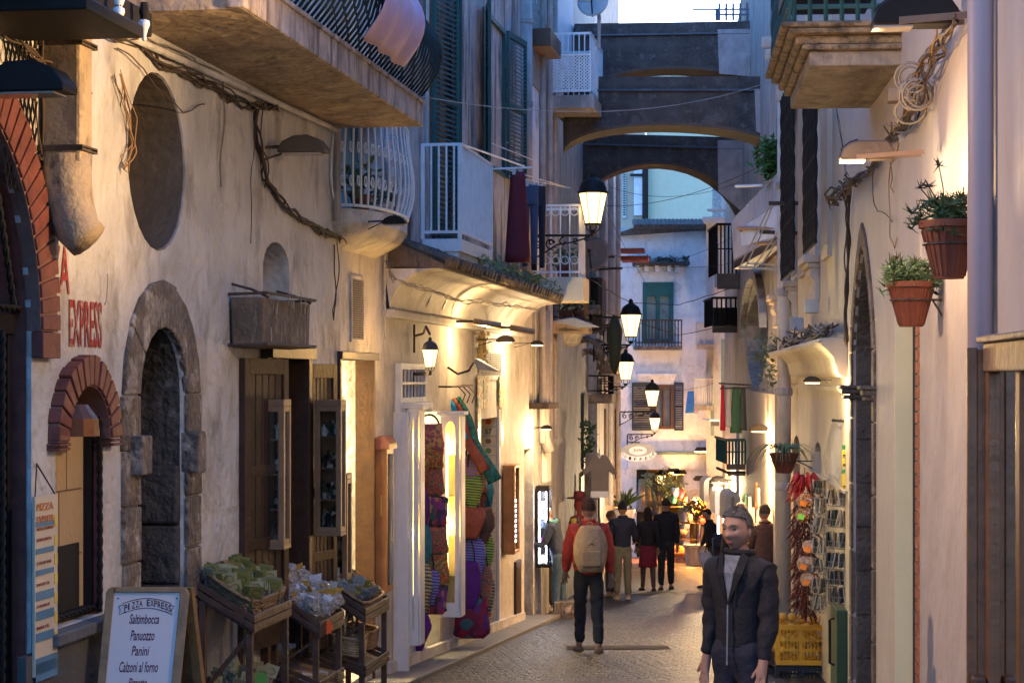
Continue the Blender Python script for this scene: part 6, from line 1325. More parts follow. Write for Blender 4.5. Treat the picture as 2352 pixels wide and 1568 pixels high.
# wall streaks come from narrow spots added without a fixture (see streak)
# ---- wall pots
def wallpot(label,fr,xc,ytop,ybot,n,rt,seed,npl=150,spider=False,stalks=True,leafsize=.05,sc=1):
    s=fr.sx(xc,n); p=fr.P(s,n,fr.z(xc,ybot,n)); h=fr.z(xc,ytop,n)-p.z; t=T('wall_pot',label,'flower pot',p,'terracotta pots on the right wall')
    m=MB(); K=40; prof=[(rt*.5,0),(rt*.95,h*.88),(rt*1.04,h*.88),(rt*1.06,h),(rt*.92,h),(rt*.88,h*.93)]
    m.lathe(p,prof,K,sy=.9,fr=fr)
    for j in range(K):
        for r_ in(0,): 
            if j%2: 
                v=m.v[j+0]; 
    for i in range(1,2): pass
    m.build('pot',terra,t,smooth=False,bevel=0)
    m=MB()
    for j in range(22):
        a=2*math.pi*j/22; e=lambda r,z:p+fr.t*math.cos(a)*r+fr.n*math.sin(a)*r*.9+UP*z; m.tube([e(rt*.52,h*.04),e(rt*.93,h*.84)],.006*sc,4)
    m.build('pot_ribs',terra,t)
    m=MB(); m.tube([p+fr.t*math.cos(i*.42)*rt*.86+fr.n*math.sin(i*.42)*rt*.8+UP*h*.6 for i in range(16)],.006,5); m.tube([fr.P(s,0,p.z+h*.6),p-fr.n*rt*.8+UP*h*.6],.007,5); m.tube([fr.P(s,0,p.z+h*.25),p-fr.n*rt*.8+UP*h*.6],.006,5); m.build('iron_holder',ironB,t)
    m=MB(); rr=random.Random(seed)
    c=p+UP*h
    for i in range(npl if not spider else 0):
        # short needle-like leaves on trailing stems
        a=rr.uniform(0,6.28); L=rr.uniform(.2,1)*rt*1.25; st=c+V((math.cos(a)*L,math.sin(a)*L*.8,rr.uniform(0,.11)-max(0,L-rt*.8)*1.3))
        for q in range(6):
            d=V((rr.gauss(0,.8),rr.gauss(0,.6),rr.gauss(.4,.6))).normalized(); l=leafsize*rr.uniform(.6,1.3); w=d.orthogonal().normalized()*l*.13
            m.add([st-w,st+w,st+d*l+w*.3,st+d*l-w*.3],[[0,1,2,3]])
    if spider:
        for i in range(70):
            a=rr.uniform(0,6.28); L=rr.uniform(.25,.5); P=[c+V((math.cos(a)*L*v,math.sin(a)*L*v*.8,L*1.1*v-1.35*L*v*v)) for v in(0,.25,.5,.75,1)]; w=V((-math.sin(a),math.cos(a),.2))*.012
            m.add([x-w*(1-i_*.22) for i_,x in enumerate(P)]+[x+w*(1-i_*.22) for i_,x in enumerate(P)],[[k,k+1,k+6,k+5] for k in range(4)])
    m.build('leaves',leafL if spider else leafM,t,recalc=False)
    if stalks and not spider:
        m=MB(); m2=MB()
        for dx,dz in stalks:
            e=c+V((dx,0,dz)); m.tube([c+V((dx*.3,0,0)),c+V((dx*.6,0,dz*.6)),e],.004,4); 
            for q in range(14):
                d=V((rr.gauss(0,1),rr.gauss(0,1),rr.gauss(.5,.6))).normalized(); w=d.orthogonal().normalized()*.006; m2.add([e-w,e+w,e+d*.045+w*.2,e+d*.045-w*.2],[[0,1,2,3]])
        m.build('flower_stems',leafM,t); m2.build('seed_heads',M('seedhead',(.06,.05,.03)),t,recalc=False)
    return t
wallpot('big terracotta pot with spiky plant hung highest beside the lilac drainpipe',FR,2180,508,640,.16,.155,3,stalks=[(-.05,.27),(-.14,.16),(-.1,.17)],npl=170)
wallpot('ribbed terracotta pot with trailing plant hung lower, left of the big pot',FR,2093,648,750,.17,.145,5,stalks=[(-.08,.13),(.02,.1)],npl=150)
wallpot('small terracotta pot with a spider plant on the far cream wall above the chilli strings',FR,1801,1040,1086,.3,.17,8,spider=True)
# ---- cream house with grilles
r2=FR.sx(1790); G2=T('cream_house','cream house with rope-twisted window grilles, cornice full of cables and chilli strings','house',FR.P((r1+r2)/2,-.4,FR.g(r1)))
hl=[(rc(FR,1872,1892,225,575),.25),(rc(FR,1818,1838,200,630),.25),(ap(FR,1822,1838,1000,1040,1500,10),.12),(ap(FR,1872,1886,1015,1040,1180,8),.12)]
plC=M('plaster_house_cream',(.5,.43,.35),var=.1,scale=3,bump=.4,bs=12,stain=(.35,.26,.18),samt=.45,thr=.55,sscale=(1.5,1.5,.5))
wall(FR,r1+.01,r2,-5.2,7,hl,plC,G2)
for h,d in hl: backing(FR,h,d-.002,M('dim_pane',(.1,.08,.06)) ,G2,'window_pane')
for x0,x1,y0,y1 in((1866,1894,215,570),(1811,1840,195,632)):
    a,b=sorted((FR.sx(x0,.12),FR.sx(x1,.12))); xm=(x0+x1)/2; za,zb=FR.z(xm,y1,.12),FR.z(xm,y0,.12); m=MB()
    k=9
    for i in range(k): q=a+(b-a)*i/(k-1); rope(m,FR.P(q,.2,za),FR.P(q,.2,zb),.022,tw=12,k=4)
    for i in range(12): z=za+(zb-za)*i/11; m.tube([FR.P(a,.2,z),FR.P(b,.2,z)],.01,4)
    m.build('window_grille',iron,G2)
for x0,x1,y0,y1 in((1845,1884,578,628),(1797,1832,636,668),(1766,1790,668,690)):
    s=FR.sx(x1); a=s; L=.9; z1=FR.z(x1,y0+8); wd=(x1-x0)/FX*FR.D(x1); m=MB()
    m.box(FR,a,a+L,0,wd,z1-.07,z1); m.box(FR,a+.03,a+L-.03,0,wd-.04,z1-.12,z1-.07)
    m.extr([FR.P(a+.05,n,z) for n,z in((0,z1-.12),(wd-.08,z1-.12),(wd*.6,z1-.2),(wd*.3,z1-.28),(.06,z1-.45),(0,z1-.45))],FR.t*(L-.1)); m.build('window_sill',whiteC if 0 else M('sill_cream',(.62,.52,.4),bump=.3),G2,bevel=.008)
m=MB()
for x0,x1,y1 in((1896,1912,600),(1842,1858,640)): a,b=sorted((FR.sx(x0),FR.sx(x1))); m.box(FR,a,b,0,.05,FR.z(x0,y1),6.9)
m.build('pilaster_strips',plC,G2)
# big downpipe
t=T('downpipe','fat cream downpipe running down between the cream house and the sheet metal balcony','drainpipe',FR.P(r2-.3,.1,FR.g(r2))); s=FR.sx(1801,.15); m=MB(); m.tube([FR.P(s,.15,FR.g(s)),FR.P(s,.15,5.2)],.085,10); m.build('pipe',M('pipe_cream',(.52,.45,.38),var=.1,stain=(.25,.17,.1),samt=.5),t,smooth=True); m=MB()
for y in(480,700,905,1100): z=FR.z(1801,y); m.lathe(FR.P(s,.15,z),[(.095,0),(.105,.03),(.105,.07),(.095,.1)],10)
m.build('pipe_collars',pipeM,t)
# cornice
zK=FR.z(1948,775); m=MB(); A=r1+.03; Bq=r2-.45
prof=[(0,.0),(.22,0),(.24,-.03),(.22,-.07),(.18,-.1),(.12,-.17),(.1,-.24),(.09,-.3),(.05,-.34),(0,-.34)]
m.extr([FR.P(A,n,zK+z) for n,z in prof],FR.t*(Bq-A)); m.build('cornice',plC,G2,bevel=.01)
m=MB(); m.box(FR,A,Bq,0,.03,FR.z(1900,1103),FR.z(1900,1097)); m.box(FR,A,Bq,0,.04,zK-.46,zK-.42); m.build('string_course',plC,G2)
for i in range(7):
    pts=[FR.P(A+(Bq-A)*u,.08+.13*R.random(),zK+.03+.09*R.random()) for u in [j/7 for j in range(8)]]
    cable(pts,.018,wire if i%2 else wireG,['lowest cable lying on the cream cornice','second cable lying on the cream cornice','dark cable heaped on the cream cornice','grey cable heaped on the cream cornice','thick cable on top of the cornice bundle','grey cable at the back of the cornice','dark cable at the front edge of the cornice'][i],strands=2,wob=.045,group='cables on the cornice')
for x,y in((1906,700),(1868,740)):
    a=FR.sx(x); tag(MB().box(FR,a,a+.18,.1,.24,FR.z(x,y+18),FR.z(x,y-12)).build('junction_box',M('plastic_grey',(.4,.38,.36)),bevel=.01),'grey junction box above the cornice, '+('right one' if x>1890 else 'left one'),'junction box')
# cable tangle near top right
def RW(*p,n=.04): return [FR.W(x,y,n) for x,y in p]
for i in range(8):
    o=R.uniform(-8,8); pts=RW((2190+o,40),(2170+o,80),(2140+o*1.5,130),(2110+o*2,190),(2100+o*2,230),(2080+o,280),(2050+o,310),n=.06+.04*R.random())
    cable(pts,.013,(wire,wireG,M('cable_tan',(.3,.17,.07)))[i%3],'strand %s of the cable tangle under the black floodlight'%('outermost left,second from left,middle dark,middle grey,brown,thin grey,right hand,outermost right'.split(',')[i]),strands=2,wob=.028,seg=7,group='cable tangle on the right wall')
m=MB()
for i in range(9):
    c=FR.W(2098+R.uniform(-14,14),210+R.uniform(-35,45),.1); r_=R.uniform(.04,.09); u=V((R.uniform(-1,1),R.uniform(-.3,.3),R.uniform(-1,1))).normalized(); w=u.cross(V((.2,1,.1))).normalized(); m.tube([c+u*r_*math.cos(j*.5)+w*r_*math.sin(j*.5) for j in range(14)],.008,4)
tag(m.build('cable_coils',M('cable_pale',(.3,.24,.18)),smooth=True),'coiled spare cable loops in the tangle at the upper right','cable')
tag(MB().box(FR,FR.sx(2085),FR.sx(2085)+.15,0,.12,FR.z(2085,232),FR.z(2085,200)).build('junction_box',M('box_tan',(.3,.2,.12)),bevel=.008),'small tan junction box at the foot of the cable tangle','junction box')
cable(RW((2050,310),(1990,400),(1950,420),(1945,560),(1944,680),(1942,790)),.022,wire,'thick vertical cable bundle along the left edge of the stone portal',strands=3,wob=.02,seg=10)
cable(RW((1960,420),(1930,440),(1905,470),n=.2),.02,wire,'dark cable knot sticking out left of the vertical bundle',strands=4,wob=.04)
cable(RW((2062,330),(2040,420),(2045,500),(2052,560)),.009,M('cable_tan',(.3,.17,.07)),'thin brown cable curling down right of the stone portal',strands=2,wob=.03,seg=8)
cable(RW((2020,360),(2005,400),(2010,470),(2050,510)),.008,wire,'thin dark wire drooping above the stone portal',strands=1,wob=.03,seg=8)
cable(RW((1922,250),(1935,330),(1940,385),(1955,430)),.006,iron,'pair of thin black wires hanging from the moulded balcony',strands=2,wob=.01)
# small lamp over chilli shop
def spotl(lab,x,y,n,power,sc=.6): return flood('wall_floodlight',lab,FR.P(FR.sx(x,n),n,FR.z(x,y,n)),FR,-FR.n,True,power,sc=sc,arm=.1)
spotl('small lit lamp on the cream wall over the postcard racks',1866,878,.3,9,.3)
def streak(x,y,n,power,ang=24,tilt=.06,fr=FR,par=None):
    lamp(fr.P(fr.sx(x,n),n,fr.z(x,y,n)),power,par,(1,.72,.36),.01,spot=ang,direction=-fr.n*tilt-UP,blend=.9)  # added narrow spot close to the wall, makes the streak under the lamp
streak(2092,380,.06,16,ang=15,tilt=.035,par=G1); lamp(FR.W(2060,420,.35),5,G1,(1,.6,.28),.05); streak(1886,885,.07,3,par=G2)
# rods near
for lab,a,b in(('horizontal iron rod jutting from the cream house, upper one',(1766,467,23),(1900,467,23)),('horizontal iron rod below the upper one',(1745,533,25),(1845,536,25))):
    tag(MB().tube([DP(*a),DP(*b)],.025,6).build('iron_rod',ironB),lab,'rod')
# hanging plastic cover
t=T('plastic_cover','long clear plastic garment bag hanging from a hook beside the stone portal','garment bag',DP(1915,1100,17.6)); m=MB(); N=14
m.grid(lambda u,v: DP(1945-18*v**1.2-u*(30+14*math.sin(v*3.3)),965+135*v,17.6)+V((0,.12*math.sin(u*3.1)+.02*math.sin(9*u+7*v),.02*math.sin(u*8+v*5))),10,N); m.build('cover',M('clear_film',(.4,.4,.42),rough=.15,alpha=.35,bump=1,bs=18,bd=.05),t,smooth=True,solid=.004)
m=MB(); m.tube([DP(1912,965,17.6),DP(1950,968,17.4)],.012); m.build('hanger',iron,t)
# postcard racks
cards=[M('card_%d'%i,c,rough=.25,bump=0) for i,c in enumerate(((.28,.25,.2),(.12,.13,.13),(.03,.03,.035),(.2,.14,.09),(.35,.31,.26),(.05,.06,.05)))]
def rack(lab,x0,x1,ys,D,n=7,seed=1):
    rr=random.Random(seed); c0=DP((x0+x1)/2,ys[-1],D); t=T('postcard_rack',lab,'card rack',c0,'wire racks of postcards beside the stone portal'); k=D/FX; m=MB(); w=(x1-x0)*k
    for i in range(2): m.tube([DP(x0+(x1-x0)*i,ys[0],D)+V((0,.15,.1)),DP(x0+(x1-x0)*i,ys[-1],D)+V((0,.15,-.05))],.006,4)
    for y in ys:
        P=[DP(x0,y,D),DP(x1,y+4,D-.12)]; 
        for dz in(0,.06): m.tube([P[0]+V((0,.15,dz)),P[0]+V((0,-.0,dz)),P[1]+UP*dz,P[1]+V((0,.15,dz))],.005,4)
        for q in range(6): pp=P[0].lerp(P[1],q/5); m.tube([pp,pp+UP*.07],.003,4)
    m.build('wire_frame',M('rack_wire',(.25,.24,.22),metal=.8,rough=.3),t)
    for y in ys:
        P=[DP(x0,y,D),DP(x1,y+4,D-.12)]
        for i in range(n):
            pp=P[0].lerp(P[1],(i+.5)/n)+V((0,.06,.01)); m=MB(); m.obox(pp+UP*.065,(.012,.1,.135*rr.uniform(.8,1.05)),rz=-.35+rr.uniform(-.2,.2),ry=rr.uniform(-.15,.25)); m.build('postcard',rr.choice(cards),t)
rack('wire rack of postcards nearest the dark portal',1903,1948,[1160,1208,1258,1305,1345,1385],17.4,8,1)
rack('wire rack of postcards farther left, beside the chilli strings',1868,1898,[1135,1178,1222,1270,1315,1362,1400],18.6,5,2)
t=T('price_cards','column of yellow and green price cards hanging beside the plastic garment bag','sign',DP(1942,1125,17.3))
for i,(y0,y1,mt) in enumerate(((1022,1032,'g'),(1033,1050,'y'),(1052,1072,'y'),(1078,1086,'g'),(1088,1122,'y'))):
    m=MB(); m.hexa([DP(x,y,D) for D in(17.3,17.32) for x,y in((1934,y1),(1948,y1),(1948,y0),(1934,y0))]); m.build('card',M('card_green',(.02,.25,.07),bump=0) if mt=='g' else M('card_yellow',(.75,.6,.05),bump=0),t)
    if mt=='y':
        m=MB(); m.hexa([DP(x,y,D) for D in(17.285,17.3) for x,y in((1936,y1-4),(1946,y1-4),(1946,y1-7),(1936,y1-7))]); m.build('bar_mark',ink,t)
# chilli strings
chR=M('chilli_red',(.35,.01,.008),rough=.3,var=.4,scale=10,bump=.1); chD=M('chilli_dark',(.13,.02,.012),rough=.5,var=.5,scale=12,bump=.2)
def chilli(lab,x,y0,y1,D,n,mat,L=.1,sp=.07):
    m=MB(); t=T('chilli_string',lab,'chilli string',DP(x,y1,D),'chilli strings by the portal')
    for i in range(n):
        c=DP(x,y0+(y1-y0)*i/n,D); a=R.uniform(0,6.28); r_=sp*R.uniform(.3,1); p=c+V((math.cos(a)*r_,math.sin(a)*r_,0)); d=V((math.cos(a)*.6,math.sin(a)*.6,-1+R.uniform(-.2,.5))).normalized(); l=L*R.uniform(.6,1.2)
        m.tube([p,p+d*l*.5+V((.005,0,0)),p+d*l],.012*L/.1,5,r2=.003)
    m.build('peppers',mat,t,smooth=True); m=MB(); m.tube([DP(x,y0-12,D),DP(x,y1,D)],.004,4); m.build('cord',wire,t)
chilli('bright red bunch of large chillies at the top of the chilli display',1848,1085,1125,19,60,chR,.16,.1)
chilli('long dark red chilli string below the bright bunch, left one',1840,1160,1400,19.2,260,chD,.1,.09)
chilli('long dark red chilli string beside the postcard rack, right one',1857,1210,1415,19,200,chD,.09,.08)
cello=M('cellophane',(.45,.3,.22),rough=.1,bump=1,bs=25,bd=.03,var=.6,scale=16)
for i,(x,y,w_,lb,mt) in enumerate(((1850,1150,.16,'cellophane packet of red peppers, upper of two near the top',MP('pepper_pack',[(.4,.02,.01),(.5,.3,.1),(.2,.02,.01),(.6,.5,.45)],'noise',30)),(1845,1180,.16,'cellophane packet of red peppers with a green tag',MP('pepper_pack',[(.4,.02,.01)],'noise',30)),(1860,1255,.13,'cellophane packet hanging halfway down the chilli display',cello),(1850,1295,.16,'cellophane packet with an orange tag',cello),(1856,1330,.13,'lowest cellophane packet on the chilli display',cello))):
    D=18.7; k=D/FX; c=DP(x,y,D); t=T('spice_packet',lb,'packet',c,'spice packets on the chilli display'); m=MB(); m.ball(c,w_/2,10,8,(1,.7,1)); 
    for v in m.v[-58:]: v+=noise.noise_vector(v*14)*.03
    m.build('packet',mt,t); m=MB(); m.obox(c+V((-.03,-.07,-.02)),(.06,.01,.05),ry=.3); m.build('price_tag',M('tag_green',(.3,.8,.1),bump=0) if i==1 else M('tag_orange',(.9,.25,.03),bump=0),t)
# green door, handle
m=MB(); m.box(FR,r1+.05,r1+.75,.0,.09,FR.g(r1),FR.z(1925,1372)); gd=m.build('door',M('door_green',(.03,.07,.03),rough=.3,bump=.1),G2,bevel=.01); m=MB(); m.tube([FR.P(r1+.2,.1,FR.z(1930,1400)),FR.P(r1+.2,.14,FR.z(1930,1405)),FR.P(r1+.2,.14,FR.z(1930,1500)),FR.P(r1+.2,.1,FR.z(1930,1505))],.012); m.build('handle',iron,gd)
# crates
yc=M('crate_yellow',(.7,.33,.01),rough=.4,var=.1,bump=.05); kc=M('crate_black',(.015,.015,.018),rough=.5,bump=.1)
def crate(lab,c,w,d,h,mat,rz=0,slat=True,group='crates outside the fruit shop'):
    t=T('crate',lab,'crate',c,group); c=V(c); m=MB(); rot=Matrix.Rotation(rz,3,'Z')
    def B(x0,x1,y0,y1,z0,z1): m.hexa([c+rot@V((x,y,z)) for z in(z0,z1) for x,y in((x0,y0),(x1,y0),(x1,y1),(x0,y1))])
    W,Dd=w/2,d/2; B(-W,W,-Dd,Dd,0,.015)
    for sy in(-1,1):
        y0,y1=sorted((sy*Dd,sy*(Dd-.015)))
        B(-W,W,y0-.004*(sy<0),y1+.004*(sy>0),h-.05,h); B(-W,W,y0,y1,.015,.05); B(-W,-W+.04,y0,y1,.05,h-.05); B(W-.04,W,y0,y1,.05,h-.05); B(-.02,.02,y0,y1,.05,h-.05)
        for k in range(1,12): x=-W+.04+(w-.08)*k/12; B(x-.006,x+.006,y0+.003,y1-.003,.05,h-.05)
        for k in range(1,3): z=.05+(h-.1)*k/3; B(-W+.04,W-.04,y0+.002,y1-.002,z-.012,z+.012)
    for sx_ in(-1,1):
        x0,x1=sorted((sx_*W,sx_*(W-.015))); B(x0,x1,-Dd+.015,Dd-.015,h-.05,h-.002); B(x0,x1,-Dd+.015,Dd-.015,.015,.05)
        for k in range(1,8): y=-Dd+.015+(d-.03)*k/8; B(x0,x1,y-.01,y+.01,.05,h-.05)
    m.build('crate_body',mat,t); m=MB()
    for sx_ in(-1,1): m.tube([c+rot@V((sx_*(W+.006),-.07,h-.02)),c+rot@V((sx_*(W+.02),0,h-.015)),c+rot@V((sx_*(W+.006),.07,h-.02))],.008,5)
    m.build('grip',mat,t); return t
Dc=20.2; k=Dc/FX; c=DP(1837,1521,Dc); zc_=c.z
crate('yellow plastic crate of oranges on top of the black crate',c,.49,.36,.4,yc,-.08)
crate('black plastic crate under the yellow one',(c.x,c.y,zc_-.33),.5,.37,.32,kc,-.08)
crate('brown crate with squashes left of the yellow crate',DP(1772,1520,20.8),.3,.4,.14,woodM,-.08)
crate('black crate lowest left, beside the shop door frame',DP(1768,1575,20.9),.32,.4,.22,kc,-.08)
crate('wooden crate of greens behind the yellow crate',DP(1762,1470,22.5),.3,.4,.16,woodM,-.08)
om=M('orange_fruit',(.75,.38,.03),rough=.45,var=.15,bump=.3,bs=80); first=None
def frt(name,lb,c,r,mat,cat,grp,sq=(1,1,1)):
    t=T(name,lb,cat,c,grp); m=MB(); m.ball(V(c)+UP*r,r,12,8,sq); m.build('fruit_skin',mat,t,smooth=True); m=MB(); m.tube([V(c)+UP*r*1.9*sq[2],V(c)+UP*r*2.1],.006,5); m.build('stalk',leafM,t); return t
f0=frt('orange','orange in the yellow crate',c+V((-.18,-.1,.3)),.045,om,'orange','oranges in the yellow crate')
for i in range(38):
    lay=i//16; x=-.2+.1*(i%5)+.02*lay; y=-.13+.09*((i//5)%4); z=.1+.1*lay+(.1 if lay>=2 else 0)
    copy_thing(f0,c+V((x,y,z)),R.uniform(0,6))
for x,y in((1818,1448),(1852,1447),(1862,1452)): copy_thing(f0,DP(x,y,Dc)-UP*.03,0,'orange heaped above the rim of the yellow crate',1.25)
for i,(x,y,lb) in enumerate(((1762,1500,'green squash lying in the brown crate, left one'),(1773,1508,'orange squash in the brown crate, middle one'),(1782,1500,'pale squash in the brown crate, right one'))):
    frt('squash',lb,DP(x,y,20.7),.075,M('squash_%d'%i,((.12,.14,.04),(.5,.22,.03),(.4,.3,.12))[i]),'squash','squashes in the brown crate',(1,1,.8))
m=MB(); 
for x in(1764,1800): m.tube([DP(x,1440,22.6),DP(x,1800,22.6)],.015)
# ---- house beyond with sheet-metal balcony
r3=FR.sx(1700); G3=T('brown_house','tall grey brown house with a sheet metal balcony and rounded recess on the right','house',FR.P((r2+r3)/2,-.4,FR.g(r2)))
ov=ovalpts(FR.sx(1736),FR.z(1736,765),(FR.sx(1712)-FR.sx(1760))/2,FR.z(1736,640)-FR.z(1736,765),24)
d3=ap(FR,1725,1738,1080,1120,1500,8); d4=ap(FR,1752,1764,1060,1100,1500,8)
wall(FR,r2+.01,r3,-6.2,9,[(ov,.5),(d3,.3),(d4,.3)],plG,G3)
for h,d,mt in((ov,.49,M('recess_brown',(.25,.19,.13))),(d3,.29,darkI),(d4,.29,darkI)): backing(FR,h,d,mt,G3,'recess_back')
m=MB(); m.box(FR,r2+.02,FR.sx(1722),.001,.06,-6,FR.z(1750,900)); m.build('cream_render',plC,G3)
m=MB(); ringstones(FR,m,FR.sx(1760),FR.sx(1712),FR.z(1736,765),FR.z(1736,765),FR.z(1736,640),.12,0,.1,k=1,joint=0,feet=False); 
rib(FR,FR.sx(1760),FR.sx(1712),0,FR.z(1736,765),FR.z(1736,640),.2,0,.12).build('recess_moulding',plG,G3)
zt=475/FX*26; m=MB(); A=[DP(1788,395,26),DP(1680,505,33.8),DP(1685,602,33.8),DP(1788,540,26)]
bm_=M('sheet_metal',(.38,.38,.42),rough=.5,var=.1,scale=3,bump=.2,stain=(.2,.15,.12),samt=.4); m.extr(A,(.03,0,0)); m.extr([A[1],A[1]+V((.6,0,0)),A[2]+V((.6,0,0)),A[2]],(0,.03,0)); sb=m.build('balcony',bm_,G3,label='balcony screened with grey corrugated sheet')
m=MB(); 
for i in range(30): u=i/30; p,q=A[0].lerp(A[1],u),A[3].lerp(A[2],u); m.tube([p-V((.01,0,.03)),q-V((.01,0,-.03))],.012,4)
m.build('sheet_ribs',bm_,sb); m=MB(); m.extr([A[3]+V((0,0,0)),A[2],A[2]+V((.7,0,0)),A[3]+V((.3,0,0))],(0,0,-.12)); m.build('balcony_slab',woodD,sb)
t=T('white_awning','white and blue fabric awning on a rusty frame below the sheet metal balcony','awning',DP(1740,560,26)); m=MB(); m.grid(lambda u,v: DP(1784+(1700-1784)*v,(472+54*v)*(1-u)+(545+22*v)*u,25+2*v)+V((.0,-.25*u,0)),6,6); m.build('fabric',M('awning_white',(.55,.6,.68),bump=.1),t,solid=.01); m=MB(); m.tube([DP(1697,524,27),DP(1785,526,25)],.03); m.tube([DP(1697,524,27),DP(1735,560,26.5),DP(1786,557,25)],.025)
m.build('frame',M('rust_pale',(.35,.22,.15)),t)
t=T('rope_rack','wooden drying frame hung on ropes from the rods beside the white awning','drying rack',DP(1740,618,25)); m=MB(); m.hexa([DP(x,y,D) for D in(25,25.3) for x,y in((1697,616),(1786,622),(1786,616),(1697,610))]); m.hexa([DP(x,y,D) for D in(25.8,26) for x,y in((1716,607),(1780,610),(1780,605),(1716,603))]); m.build('slats',M('pale_wood',(.5,.4,.28)),t)
m=MB()
for p in(((1770,470),(1735,540),(1700,612)),((1775,472),(1745,545),(1712,614)),((1800,472),(1785,535),(1730,616)),((1808,475),(1788,545),(1745,618))): m.tube([DP(x,y,24.5+.3*i) for i,(x,y) in enumerate(p)],.01,4)
m.build('ropes',M('rope_cream',(.5,.42,.3)),t)
m=MB(); m.hexa([DP(x,y,D) for D in(27,28) for x,y in((1755,410),(1786,410),(1786,320),(1755,320))]); o=m.build('planter_trellis',darkI,G3); 
m=MB(); 
for i in range(26): leafy(m,DP(R.uniform(1754,1786),R.uniform(318,405),26.8),.16,12,.12)
tag(m.build('climbing_plant',M('leaf_bright',(.06,.14,.03)),recalc=False),'bright green climbing plant above the sheet metal balcony','climbing plant')
m=MB(); 
for i in range(16): leafy(m,DP(1770+R.uniform(-14,14),780+i*7,26),.14,10,.07)
for q in range(10): leafy(m,DP(1735+q*3,818+R.uniform(-9,14),26.5),.06,5,.06)
tag(m.build('hanging_plant',leafL,recalc=False),'trailing plant with a few pink flowers hanging at the corner of the rounded recess','plant')
# console above (ornate white bracket at top)
m=MB()
for i,(y0,y1,x0) in enumerate(((85,112,1748),(112,140,1756),(140,165,1766),(165,195,1776),(195,235,1784))): m.hexa([DP(x,y,D) for D in(24,25.5) for x,y in((x0,y1),(1800,y1),(1800,y0),(x0,y0))])
m.build('eaves_corbel',M('corbel_cream',(.5,.42,.36),bump=.4),G2,bevel=.03)
rod('pale rod under the upper wire, right of the lowest arch',DP(1690,428,30),DP(1750,426,29),.02,whiteP)
# laundry on right
for i,(x,y,w_,L_,c_,lb) in enumerate(((1660,884,10,104,(.5,.01,.03),'bright red garment on the line at the right'),(1673,884,12,96,(.55,.48,.4),'beige garment between the red and green laundry'),(1690,888,22,106,(.05,.13,.06),'dark green garment hanging on the right line'),(1706,890,16,98,(.06,.07,.05),'black green garment farthest right on the line'))):
    D=36; q=D/FX; garment('hanging_garment',lb,DP(x,y,D),w_*q,L_*q,M('lau_%d'%i,c_,bump=.3),seed=i+4,group='laundry on the right line')
m=MB(); m.tube([DP(1652,880,36),DP(1722,884,35)],.015); m.tube([DP(1655,892,36),DP(1722,890,35)],.015); tag(m.build('drying_rack',ironB),'dark iron rack holding the red and green laundry','drying rack')
# far right house
r4=FR.sx(1657); G4=T('far_right_house','pale house beyond the laundry with dark iron balconies and arched shop fronts','house',FR.P((r3+r4)/2,-.4,gz(50)))
wall(FR,r3+.01,r4,-7,8.2,[],plG,G4)
m=MB(); m.box(FR,r3+1,r4-.1,.001,.06,-6.9,FR.z(1680,980)); m.build('pink_render',M('plaster_lilac',(.55,.5,.55),bump=.2),G4)
def rb(x0,x1,y0,y1,slb,D,mat,lab,bars=6,dep=2.0,parent=G4,solid=False,bow=0):
    k=D/FX; wx=FR.P(FR.sx(x1),0,0); t=MB().hexa([DP(x,y,DD) for DD in(D,D+dep) for x,y in((x0,slb),(x1,slb),(x1,y1),(x0,y1))]).build('balcony',M('slab_dark',(.1,.08,.07),var=.4,bump=.8),parent,label=lab); m=MB()
    for i in range(bars+1): x=x0+(x1-x0)*i/bars; m.tube([DP(x,y1,D+.02),DP(x,y0,D+.02)],.02,5)
    for i in range(1,9): p=DP(x0,y1,D+.02)+V((0,dep*i/9,0)); m.tube([p,p+UP*(y1-y0)*k],.018,5)
    m.tube([DP(x1,y0,D+.02),DP(x0,y0,D+.02),DP(x0,y0,D+.02)+V((0,dep,0))],.03,5); m.tube([DP(x1,(y0+y1)/2,D+.02),DP(x0,(y0+y1)/2,D+.02)],.015,5)
    if solid: m.hexa([DP(x,y,DD) for DD in(D+.05,D+.08) for x,y in((x0+2,y1),(x1,y1),(x1,y0+22),(x0+2,y0+22))])
    m.build('railing',mat,t)
rb(1647,1700,515,628,664,44,iron,'tall dark iron balcony right of the far facade'); rb(1636,1700,684,748,764,46,iron,'low dark screened balcony below the tall one',solid=True)
rb(1668,1712,1010,1065,1078,38,greenS,'small dark balcony below the green laundry'); rb(1672,1712,1085,1086,1092,38,iron,'ledge',bars=2)
rb(1632,1652,965,968,978,50,whiteP,'narrow pale ledge left of the red laundry',bars=2)
# orange glow lamp and awning arches
t=flood('wall_floodlight','glowing orange wall lamp over the row of arched white canopies',DP(1652,1108,47.5),FR,-FR.n,True,330,sc=.9); 
def barrel(lab,xc,yt,w,D,dep=1.2,mat=None):
    k=D/FX; r_=w/2*k; c=DP(xc,yt,D)-UP*r_; t=T('arched_canopy',lab,'canopy',c-UP*.4); m=MB(); N=14
    for y0,y1,o in((0,dep,0),):
        vs=[];th=.12
        for a in range(N+1):
            for rr_ in(r_,r_-th):
                for yy in(0,dep): vs.append(c+V((-rr_*math.cos(math.pi*a/N),yy,rr_*math.sin(math.pi*a/N))))
        fs=[]
        for a in range(N): b=a*4; fs+=[[b,b+1,b+5,b+4],[b+2,b+3,b+7,b+6],[b,b+2,b+6,b+4],[b+1,b+3,b+7,b+5]]
        m.add(vs,fs)
    for sx_ in(-1,1): m.hexa([c+V((sx_*(r_-.06)+dx,yy,z)) for z in(-.45,0) for dx,yy in((-.06,0),(.06,0),(.06,dep),(-.06,dep))])
    m.build('canopy',mat or M('canopy_white',(.6,.57,.55),bump=.1),t); return t
